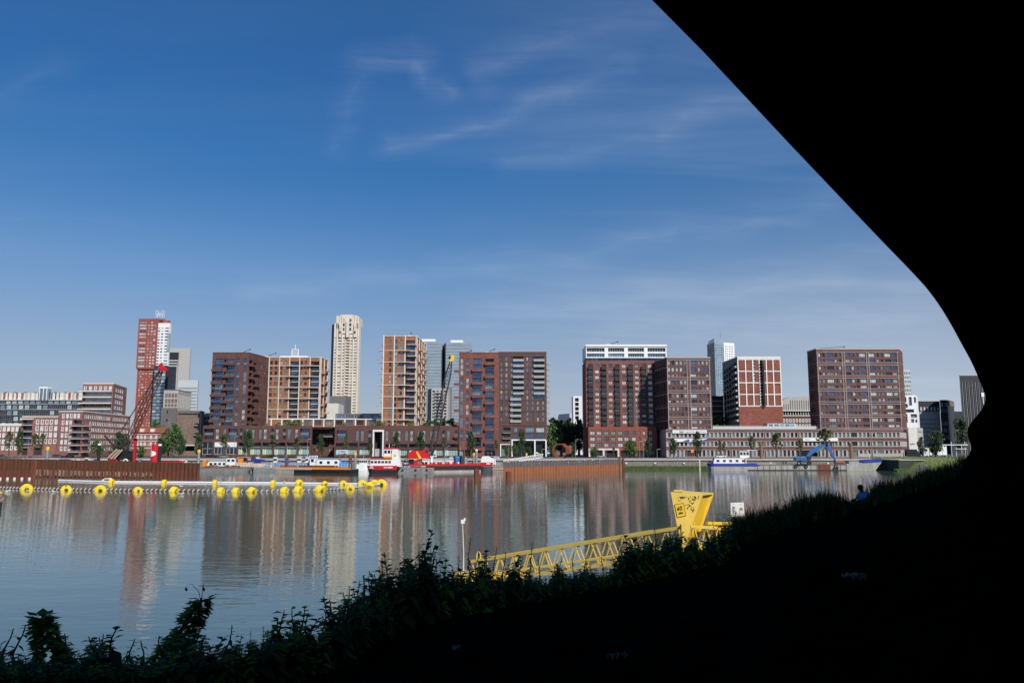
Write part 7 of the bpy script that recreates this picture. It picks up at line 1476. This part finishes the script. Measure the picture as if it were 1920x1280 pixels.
# landing platform to the right of the pylon
er = P(1378, 991, 33.8)-o0; e2 = er+bk*WD
for (a, c, nm) in ((Vector((.1, 0, .02)), er, 0), (bk*WD+Vector((.5, 0, .05)), e2+Vector((0, .2, .1)), 1)):
    m = MB(); beam(m, a, c, .11, .12, 'yellow_pale' if nm == 0 else 'yellow'); beam(m, a-up*HT*.85, c-up*HT*.85, .08, .08, 'yellow')
    n = 4
    for k in range(n): p0, p1 = a+(c-a)*(k/n), a+(c-a)*((k+1)/n); mid = (p0+p1)/2; beam(m, p0-up*HT*.85, mid, .06, .06, 'yellow_pale'); beam(m, mid, p1-up*HT*.85, .06, .06, 'yellow_pale')
    m.obj('landing_truss', gw_)
for p in (Vector((0, 0, 0)),): m = MB(); beam(m, p+Vector((-.05, -.05, .1)), p+Vector((-.05, -.05, -1.5)), .28, .28, 'yellow_pale') if 0 else m.box(p.x-.16, p.x+.12, p.y-.14, p.y+.14, -1.4, .1, 'yellow_pale'); m.obj('post', gw_)
m = MB(); m.tube([d+Vector((.25, -.2, -.6)), d+Vector((.25, -.2, .35)), d+Vector((.33, -.2, .5)), d+Vector((.42, -.2, .35)), d+Vector((.42, -.2, -.6))], .035, 'yellow_pale', 6); m.obj('hoop', gw_)
m = MB(); m.box(d.x-.8, d.x+1.6, d.y-.4, d.y+1.4, d.z-1.9, d.z-.6, 'yellow'); m.obj('hinge_block', gw_)
# pontoon below left end
# pylon: folded V shaped plate box
pyl = thing('gangway_pylon', 'yellow V shaped pylon with scrawled graffiti and a number 62 panel', 'pylon', tuple(gr)); o0 = Vector(pyl.location); Dn = 33.0
TL, TR, BR, BL = [P(a, c, Dn)-o0 for a, c in ((1258, 924.5), (1317.5, 928.5), (1291, 1000), (1273, 1000))]
BRr = P(1288, 1012, Dn)-o0; BL2 = P(1274.5, 1012, Dn)-o0; dep = bk*1.0+Vector((.12, 0, 0)); m = MB()
m.prism([BL2, BRr, TR, TL], bk*.06, 'yellow_pale'); m.obj('front_plate', pyl); m = MB(); m.prism([BL2+dep, BRr+dep, TR+dep, TL+dep], bk*.06, 'yellow'); m.obj('back_plate', pyl)
m = MB(); ins = Vector((-.22, 0, 0)); a0, a1 = BRr+ins*.4, TR+ins*.9; m.hexa([a0+bk*.06, BRr+dep+ins*.4, BRr+dep+ins*.4+Vector((.05, 0, 0)), a0+bk*.06+Vector((.05, 0, 0)), a1+bk*.06, TR+dep+ins*.9, TR+dep+ins*.9+Vector((.05, 0, 0)), a1+bk*.06+Vector((.05, 0, 0))], 'yellow'); m.obj('right_web', pyl)
m = MB(); m.hexa([BL2+bk*.06, BL2+Vector((.05, 0, 0))+bk*.06, BL2+dep+Vector((.05, 0, 0)), BL2+dep, TL+bk*.06, TL+Vector((.05, 0, 0))+bk*.06, TL+dep+Vector((.05, 0, 0)), TL+dep], 'yellow_pale'); m.obj('left_web', pyl)
m = MB(); m.prism([TL+up*.0, TR, TR+dep, TL+dep], up*.06, 'yellow_pale'); m.prism([TL+Vector((.12, -.02, .06)), TL+Vector((.52, -.02, .06)), TL+Vector((.5, .25, .06)), TL+Vector((.12, .25, .06))], up*.07, 'yellow_pale'); m.obj('top_plate', pyl)
fp_ = lambda x, y, e=.012: P(x, y, Dn)-o0-bk*e
c0 = [(1265.5, 945.5), (1282, 942.5), (1286.5, 966), (1270.5, 969.5)]
m = MB(); m.prism([fp_(*q) for q in c0], -bk*.012, 'yellow'); m.obj('number_panel', pyl)
m = MB()
for a, c in zip(c0, c0[1:]+c0[:1]): m.tube([fp_(*a, .03), fp_(*c, .03)], .008, 'ink', 4)
m.prism([fp_(*q, .03) for q in ((1273, 961.5), (1281.5, 959.7), (1281.8, 961.8), (1273.3, 963.8))], -bk*.006, 'ink'); m.prism([fp_(*q, .03) for q in ((1273.5, 960), (1279, 958.8), (1279.1, 959.6), (1273.6, 960.8))], -bk*.006, 'ink'); m.obj('panel_border', pyl)
t_ = text_obj('62', .21, 'ink', pyl, .012, 'number'); t_.location = fp_(1275.6, 952.2, .05); t_.rotation_euler = (R(90), R(-9), 0)
m = MB()
for k in range(46):
    q = rnd.random(); px = 1271+rnd.uniform(0, 40); py = 929+abs(rnd.gauss(0, 5)); 
    if k > 30: px = rnd.uniform(1286, 1302); py = rnd.uniform(940, 958)
    if px > 1317-(py-928)*.37-2: continue
    l = rnd.uniform(1.2, 4); a_ = rnd.uniform(.9, 1.9)*rnd.choice([1, 1, -1]); pts = [fp_(px, py), fp_(px+math.cos(a_)*l*.5, py+abs(math.sin(a_))*l*.6), fp_(px+math.cos(a_)*l+rnd.uniform(-1, 1), py+abs(math.sin(a_))*l)]; m.tube(pts, rnd.choice([.006, .009, .016]), 'ink', 4)
m.tube([fp_(1283, 949), fp_(1286, 946), fp_(1291, 945), fp_(1295, 947)], .008, 'ink', 4); m.prism([fp_(1274, 931), fp_(1281, 930.5), fp_(1280, 933.5), fp_(1277, 934)], -bk*.004, 'ink'); m.obj('graffiti', pyl)['kind'] = 'stuff'
# white sign board
p0 = P(1370, 944, 34.5); s = thing('notice_board', 'white notice board with small dark pictograms half hidden by the tall grass', 'sign', (p0.x, 34.5, 6.2)); o0 = Vector(s.location); A_ = [P(a, c, 34.5)-o0 for a, c in ((1370.5, 968), (1396, 966.5), (1394.5, 941.5), (1370, 942))]; m = MB(); m.prism(A_, (0, .04, 0), 'white'); m.obj('panel', s); m = MB()
for (x, y, w_, h) in ((1374, 944, 2, 1.2), (1388, 945, 3, .8), (1373, 949, 5, 4), (1374.5, 955.5, 3, 3), (1387, 951, 5, 5), (1378, 960, 4, 2)):
    q = P(x, y, 34.5)-o0; m.box(q.x, q.x+w_*.023, -.012, 0, q.z-h*.023, q.z, 'steel')
m.obj('pictograms', s); m = MB(); m.tube([A_[0]+Vector((.3, .06, -1.5)), A_[3]+Vector((.3, .06, .08))], .03, 'steel', 6); m.obj('post', s)
# lamp post at the water end
b0 = P(869, 1052, 36); t0 = P(867, 976, 36); s = thing('jetty_lamp', 'thin yellowish post with a small white lamp at the water end of the gangway', 'lamp post', tuple(b0)); o0 = Vector(s.location); m = MB(); m.tube([(0, 0, -1.5), (0, 0, .4), (t0.x-b0.x, 0, t0.z-b0.z)], [.05, .028, .022], 'cream', 8); m.obj('post', s); m = MB(); q = t0-b0; m.box(q.x-.06, q.x+.1, -.06, .06, q.z-.12, q.z+.05, 'white'); m.box(q.x+.06, q.x+.14, -.05, .05, q.z+.0, q.z+.12, 'white'); m.obj('lamp_head', s)
m = MB(); q = at(880, 1062, 0.2)
c = P(900, 1060, 39); s = thing('landing_stage', 'grey floating landing stage under the far end of the yellow gangway', 'pontoon', (c.x, 39, 0)); m = MB(); m.box(-5, 2.5, -2.5, 4, -.4, 1.1, 'steel'); m.obj('hull', s); m = MB(); m.box(-5.1, 2.6, -2.6, 4.1, 1.1, 1.2, 'light_panel'); m.obj('deck', s)
m = MB(); m.box(-1.8, -.2, -1.4, -.2, 1.2, 3.4, 'yellow'); m.obj('gangway_rest', s)
# ================= SEATED PERSON
px_, D_ = 1610, 33.0; hd = P(1607.5, 909.5, D_); base = Vector((hd.x+.25, D_, hd.z-.92))
V = [(0, 0, .10), (.02, 0, .30), (.01, 0, .50), (-.06, 0, .64), (-.13, 0, .74), (-.19, 0, .80),     # pelvis, belly, chest, neck, skull base, head
     (-.02, -.17, .60), (-.12, -.27, .40), (-.30, -.22, .34), (-.38, -.18, .36), (-.02, .17, .60), (-.12, .27, .40), (-.30, .22, .34), (-.38, .18, .36),
     (-.06, -.11, .10), (-.44, -.16, .34), (-.46, -.16, -.02), (-.60, -.16, -.05), (-.06, .11, .10), (-.44, .16, .34), (-.46, .16, -.02), (-.60, .16, -.05)]
E_ = [(0, 1), (1, 2), (2, 3), (3, 4), (4, 5), (2, 6), (6, 7), (7, 8), (8, 9), (2, 10), (10, 11), (11, 12), (12, 13), (0, 14), (14, 15), (15, 16), (16, 17), (0, 18), (18, 19), (19, 20), (20, 21)]
Rr = [.14, .13, .15, .06, .09, .11, .07, .05, .038, .035, .07, .05, .038, .035, .09, .065, .045, .04, .09, .065, .045, .04]
pe = skin_person('person', '', tuple(base), R(20), V, E_, Rr, 0, 0); tag(pe, 'person in a bright blue shirt sitting hunched among the tall grass', 'person')
def skinned(name, V, E, Rr, mt, parent, lv=2):
    me = bpy.data.meshes.new(name); me.from_pydata(V, E, []); o = bpy.data.objects.new(name, me); COL.objects.link(o); o.parent = parent; o.modifiers.new('s', 'SKIN'); sv = me.skin_vertices[0].data
    for k, q in enumerate(Rr): sv[k].radius = (q, q)
    sv[0].use_root = True; s2 = o.modifiers.new('ss', 'SUBSURF'); s2.levels = lv; s2.render_levels = lv; me.materials.append(M[mt]); return o
skinned('shirt', [V[k] for k in (0, 1, 2, 3, 6, 7, 10, 11)], [(0, 1), (1, 2), (2, 3), (2, 4), (4, 5), (2, 6), (6, 7)], [.17, .17, .20, .085, .10, .085, .10, .085], 'shirt', pe)
skinned('trousers', [V[k] for k in (0, 14, 15, 16, 18, 19, 20)], [(0, 1), (1, 2), (2, 3), (0, 4), (4, 5), (5, 6)], [.15, .11, .085, .07, .11, .085, .07], 'trousers', pe)
m = MB(); m.ball((-.165, 0, .845), .125, 'hair', 12, (1, .92, .95)); m.obj('hair', pe, smooth=True)
m = MB(); m.ball((-.275, 0, .775), .022, 'skin', 6); m.ball((-.262, -.045, .80), .012, 'ink', 6); m.ball((-.262, .045, .80), .012, 'ink', 6); m.obj('face', pe)
for s_ in (-1, 1):
    m = MB()
    for k in range(5): m.tube([(-.39, s_*.18+(k-2)*.016, .355), (-.44, s_*.18+(k-2)*.02, .345), (-.465, s_*.18+(k-2)*.02, .32)], [.009, .008, .006], 'skin', 5)
    m.obj('fingers', pe)
# ================= FOREGROUND WEEDS
def nettle_mesh(name, H_, nl, ls, lean, mt, tip=.0, seed=0, w_=.34):
    q = random.Random(seed); m = MB(); pts = []
    for k in range(7): t = k/6; pts.append(Vector((lean*t*t*H_+.02*math.sin(t*7+seed), .03*math.sin(t*5+seed), H_*t)))
    m.tube(pts, [.010*(1-.75*k/6)+.002 for k in range(7)], 'weed_stem', 4, False)
    for k in range(nl):
        t = .12+.88*k/nl; i = min(5, int(t*6)); c = pts[i]+(pts[i+1]-pts[i])*(t*6-i); a = k*1.9+q.uniform(-.4, .4); L = ls*(1.15-.75*t)*q.uniform(.75, 1.25); dr = q.uniform(-.5, .35)-(.3 if t < .7 else -.35)
        d = Vector((math.cos(a), math.sin(a), dr)).normalized(); s = d.cross(Vector((0, 0, 1))).normalized()*L*w_*.5; dn = Vector((0, 0, -L*.22)); c1 = c+d*L*.45; tipp = c+d*L+dn*1.1
        m.poly([c, c1+s, c1+Vector((0, 0, L*.04))], mt); m.poly([c, c1+Vector((0, 0, L*.04)), c1-s], mt); m.poly([c1+s, tipp, c1+Vector((0, 0, L*.04))], mt); m.poly([c1+Vector((0, 0, L*.04)), tipp, c1-s], mt)
    return m
def grass_mesh(n, H_, mt, q, spread=.25):
    m = MB()
    for k in range(n):
        x, y = q.gauss(0, spread), q.gauss(0, spread); a = q.uniform(0, 6.28); h = H_*q.uniform(.5, 1.1); l = q.uniform(.1, .5)*h; w_ = .012*q.uniform(.7, 1.8); pa = Vector((x, y, 0)); d = Vector((math.cos(a), math.sin(a), 0)); s = Vector((-d.y, d.x, 0))*w_
        p1 = pa+d*l*.25+Vector((0, 0, h*.6)); p2 = pa+d*l+Vector((0, 0, h)); m.poly([pa-s, pa+s, p1+s*.8, p1-s*.8], mt); m.poly([p1-s*.8, p1+s*.8, p2], mt)
    return m
q_ = random.Random(5)
NM = [nettle_mesh('n', 1.0, 40, .15, q_.uniform(-.12, .12), 'weed_leaf' if k % 2 else 'weed_leaf_bright', seed=k) for k in range(6)]
BM = [nettle_mesh('b', .5, 22, .19, q_.uniform(-.4, .4), 'weed_leaf_bright' if k % 2 else 'weed_leaf', seed=20+k, w_=.75) for k in range(5)]
GM = [grass_mesh(26, .9, 'weed_leaf', q_) for k in range(4)]
TOPS = [(-200, 1200), (0, 1212), (35, 1200), (60, 1205), (130, 1196), (200, 1208), (240, 1226), (300, 1212), (330, 1195), (380, 1200), (420, 1186), (470, 1170), (530, 1165), (600, 1158), (640, 1128), (680, 1104), (720, 1080), (760, 1068), (800, 1062), (830, 1085), (850, 1078), (870, 1064), (900, 1074), (950, 1082), (1000, 1084), (1060, 1074), (1100, 1072), (1150, 1056), (1200, 1034), (1230, 1022), (1270, 1012), (1320, 1014), (1358, 1004), (1378, 975), (1400, 960), (1440, 950), (1480, 938), (1540, 926), (1580, 926), (1600, 934), (1628, 932), (1650, 907), (1700, 890), (1750, 879), (1790, 866), (1815, 856), (1840, 852), (1920, 850)]
big = MB(); mats_ = {}
def stamp(src, loc, s, rz, sz=1.0):
    base = len(big.v); c, n = math.cos(rz)*s, math.sin(rz)*s; mp2 = [big.mi(x) for x in src.ms]
    big.v += [(loc[0]+x*c-y*n, loc[1]+x*n+y*c, loc[2]+z*s*sz) for x, y, z in src.v]; big.f += [tuple(i+base for i in f) for f in src.f]; big.m += [mp2[i] for i in src.m]
def ground_at(px, f): # f: fraction of crest distance
    c = crest(px); rc = math.hypot(c.x, c.y); 
    if f <= 1: x, y = c.x*f, c.y*f; return Vector((x, y, 8.35+(c.z-8.35)*(f**1.2)))
    e = (f-1)*rc; return Vector((c.x*f, c.y*f, c.z-min(e*.5, 1.0)-max(0, e-1)*.7))
px = -160.0; seg = {}
while px < 1900:
    c = crest(px); D = c.y; tgt = interp(TOPS, px)[0]-(0 if px < 640 else 7 if px < 1350 else 2)-(9 if px < 1350 else 2)*math.sin(px*.045)*math.sin(px*.011+1)*min(1, 14/D)
    for j in range(4):
        f = 1+rnd.uniform(-.16, .05)*min(1, 10/max(D, 1)+.4); g_ = ground_at(px+rnd.uniform(-6, 6), f); ztop = P(px, tgt, g_.y).z; sg = seg.setdefault(int(px//(26 if px < 900 else 17)), rnd.choice(([.4, .55, .7, .8, .95, 1.1] if px < 600 else [.55, .75, .9, 1.0, 1.1, 1.25]) if px < 1350 else [.8, .95, 1.05, 1.2])); h = max(.15, (ztop-g_.z))*sg*rnd.uniform(.6, 1.08)*(1 if rnd.random() < .86 else 1.22)
        if px < 1380: src = rnd.choice(NM+BM*2 if px > 620 else BM*3+NM); hb = 1.0 if src in NM else .5
        else: src = rnd.choice(GM*3+NM); hb = .9 if src in GM else 1.0
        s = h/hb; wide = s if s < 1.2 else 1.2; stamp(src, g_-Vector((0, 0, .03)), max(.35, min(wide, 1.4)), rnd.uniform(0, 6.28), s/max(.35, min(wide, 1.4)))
    px += 3.2*max(.5, 12/ max(D, 9)) if D > 12 else 5.0
for k in range(900):      # low growth on the dark slope behind the fringe
    px = rnd.uniform(-150, 1880); f = rnd.uniform(.84, .98); g_ = ground_at(px, f); c = crest(px); lim = interp(TOPS, px)[0]
    h = min(.4, max(.1, P(px, lim+14, g_.y).z-g_.z)); src = rnd.choice(BM+GM[:1]); stamp(src, g_-Vector((0, 0, .02)), h/.5*.8 if src in BM else h, rnd.uniform(0, 6))
tag(big.obj('bank_weeds'), 'thick dark fringe of nettles, leaves and grass along the top of the near bank', 'weeds', kind='stuff')
WG = 'tall weeds standing out above the bank fringe'
cnt = 0
wp = {}
def weed(px, pyt, kind, label, f=1.0, lean=0, dens=34, wid=1.0, name='tall_weed', grp=WG, pyb=None):
    g_ = ground_at(px, f); t = P(px, pyt, g_.y); h = t.z-g_.z
    if kind == 'nettle': m = nettle_mesh('w', h, max(16, int(dens*1.2*h)), .125*wid, lean, 'weed_leaf_bright' if px < 700 else 'weed_leaf', seed=int(px))  # brighter leaf colour on the left plants paints in their extra light
    elif kind == 'vine':
        m = MB(); q = random.Random(int(px)); a = g_*0; top = Vector((t.x-g_.x, 0, h)); side = Vector((lean, 0, 0)); m.tube([(side.x, 0, 0), (side.x*.4, 0, h*.6), (0, 0, h)], [.03, .02, .008], 'weed_stem', 5)
        for k in range(int(420*wid)):
            f_ = q.random()**1.0; c = Vector((side.x*(1-f_)**1.3, 0, h*f_)); r_ = (.06*(1-f_)+.03)*wid; a = q.uniform(0, 6.28); d = Vector((math.cos(a), math.sin(a), q.uniform(-.9, .4))); c = c+Vector((d.x*r_, d.y*r_, 0)); L = q.uniform(.05, .11); s = d.cross(Vector((0, 0, 1))).normalized()*L*.4; e = c+d.normalized()*L
            m.poly([c, c+d.normalized()*L*.4+s, e, c+d.normalized()*L*.4-s], 'weed_leaf_bright')
        for k in range(2 if wid > 1.4 else 0):
            a = q.uniform(-1, 1); m.tube([(0, 0, h-.05), (.05*a, 0, h+.06), (.05*a+.08*math.sin(a*3), 0, h+.13), (.05*a+.14*math.sin(a*3), 0, h+.10)], [.004, .003, .003, .002], 'weed_stem', 4)
            cc = Vector((.05*a+.14*math.sin(a*3), 0, h+.10)); m.poly([cc, cc+Vector((.02, 0, -.02)), cc+Vector((.01, 0, -.045)), cc+Vector((-.012, 0, -.02))], 'weed_leaf')
    elif kind == 'flower':
        m = nettle_mesh('w', h, 22, .09, lean, 'weed_leaf_bright', seed=int(px)); top = Vector((lean*h, 0, h))
        for (dx, dz) in ((0, 0), (-.06, -.16), (.07, -.05)): m.ball(top+Vector((dx, 0, dz)), .022, 'yellow', 8, (1, 1, .7))
    elif kind == 'blade':
        q = random.Random(int(px)); m = grass_mesh(7, h, 'weed_leaf', q, .06)
    o = m.obj(name); o.location = g_; tag(o, label, 'weed', grp); return o
def ordw(n):
    tens = ['', '', 'twenty', 'thirty', 'forty']; teen = ORD+['fourteenth', 'fifteenth', 'sixteenth', 'seventeenth', 'eighteenth', 'nineteenth']
    if n < 20: return teen[n-1]
    return (['', '', 'twentieth', 'thirtieth', 'fortieth'][n//10]) if n % 10 == 0 else tens[n//10]+'-'+teen[n % 10-1]
LW = 'small leafy weed spike above the bank fringe, %s from the left'
for px, pyt, ln in ((8, 1178, .1), (27, 1172, .15), (60, 1196, 0), (110, 1188, .1), (180, 1194, .1), (190, 1188, -.1), (206, 1198, .05), (246, 1196, 0), (262, 1200, .05), (294, 1190, .1), (228, 1220, .2), (418, 1172, .3), (606, 1142, 0), (636, 1126, .1), (655, 1098, -.1), (676, 1078, .1), (690, 1092, .15), (728, 1064, .05), (742, 1078, 0), (760, 1058, -.1), (800, 1040, .1), (815, 1046, .1), (822, 1066, .15), (845, 1062, .1), (862, 1040, -.1), (893, 1030, .05), (908, 1034, .1), (944, 1034, .05), (975, 1040, .1), (1010, 1040, .05), (1050, 1040, .1), (1075, 1034, 0), (1098, 1040, .1), (1130, 1036, 0), (1160, 1026, .1), (1190, 1020, 0), (1206, 1010, .1), (1245, 1002, 0), (1304, 1000, .05), (1330, 998, 0), (1352, 990, .1)):
    wi = globals().get('wi', 0)+1; weed(px, pyt, 'nettle', LW % ordw(wi), rnd.uniform(.94, 1.0), ln*.6)
weed(70, 1152, 'vine', 'dark leaning leafy stalk, the tallest at the far left of the bank', .97, .22, wid=1.3, name='climbing_weed', grp=None)
weed(372, 1120, 'vine', 'tall leaning vine covered stalk with curling tendrils at its tip', .97, -.42, wid=1.6, name='climbing_weed', grp=None)
weed(545, 1138, 'flower', 'weed with three small yellow flowers left of the centre', .97, .03, name='flowering_weed', grp=None)
weed(712, 1046, 'nettle', 'tall thin nettle left of the biggest nettle clump', .98, 0, name='tall_nettle', grp=None)
weed(784, 1018, 'nettle', 'tallest bushy nettle of the clump left of the lamp post', .98, .02, 48, 1.3, name='tall_nettle', grp=None)
weed(806, 1032, 'nettle', 'bushy nettle just right of the tallest nettle', .97, .05, 48, 1.3, name='tall_nettle', grp=None)
weed(880, 1007, 'nettle', 'tall nettle right beside the lamp post at the water end of the gangway', .98, 0, 40, name='tall_nettle', grp=None)
weed(925, 1024, 'nettle', 'nettle crossing the left end of the yellow gangway', .98, .05, 40, name='tall_nettle', grp=None)
weed(991, 1015, 'nettle', 'nettle whose tip crosses the gangway handrail left of its middle', .98, .12, 34, name='tall_nettle', grp=None)
weed(1229, 972, 'nettle', 'tall thin nettle standing above the gangway left of the pylon', .98, .0, 30, .8, name='tall_nettle', grp=None)
weed(1298, 985, 'nettle', 'nettle in front of the foot of the pylon', .98, .0, 34, .9, name='tall_nettle', grp=None)
for px, pyt in ((1383, 948), (1392, 958), (1408, 936), (1424, 948), (1450, 940), (1470, 932), (1496, 928), (1512, 928), (1527, 916), (1545, 918), (1566, 908), (1586, 914), (1634, 900), (1655, 890), (1668, 894), (1700, 882), (1722, 878), (1742, 872), (1770, 866)):
    gi = globals().get('gi', 0)+1; weed(px, pyt, 'blade', 'dark blades of tall grass on the right of the bank, %s tuft from the left' % ordw(gi), rnd.uniform(.96, 1), name='tall_grass', grp='tall grass on the right part of the bank')
# litter on the dark slope
def litter(px, py, mt, s, label, kind):
    lo, hi = .05, 1.0
    for _ in range(30):
        f = (lo+hi)/2; g_ = ground_at(px, f); a, b2, c = ray(px, py); z_ray = H+c*(g_.y/b2)
        if z_ray > g_.z: lo = f
        else: hi = f
    g_ = ground_at(px, lo); o = thing(kind, label, 'litter', tuple(g_+Vector((0, 0, .01))), rnd.uniform(0, 3)); m = MB()
    if kind == 'drink_can': m.tube([(0, 0, s*.4), (s*1.3, 0, s*.4)], s*.38, mt, 12); m.obj('body', o); m = MB(); m.torus((s*1.3, 0, s*.4), s*.35, s*.04, 'steel', (1, 0, 0), (0, 0, 1), 12, 4); m.obj('rim', o)
    else:
        q = random.Random(int(px)); N = 7; m.v = []; hts = [[q.uniform(0, s*.45) for _ in range(N+1)] for _ in range(N+1)]
        for i in range(N):
            for j in range(N):
                if (i-N/2)**2+(j-N/2)**2 > (N*.5)**2*q.uniform(.6, 1.2): continue
                m.poly([((i+a)/N*s*1.6-s*.8, (j+b2)/N*s-s*.5, hts[i+a][j+b2]+.004) for a, b2 in ((0, 0), (1, 0), (1, 1), (0, 1))], mt)
        m.obj('sheet', o)
litter(557, 1250, 'litter_grey', .07, 'pale drink can lying on the dark slope', 'drink_can'); litter(858, 1220, 'litter_grey', .10, 'crumpled pale plastic scrap left of the middle of the dark slope', 'plastic_scrap'); litter(1155, 1238, 'litter_grey', .15, 'larger crumpled pale plastic bag low on the dark slope', 'plastic_bag'); litter(1600, 1088, 'litter_grey', .22, 'flat pale board lying on the dark slope at the right', 'flat_scrap'); litter(1586, 962, 'litter_grey', .25, 'pale scrap near the top of the slope below the seated person', 'plastic_scrap')
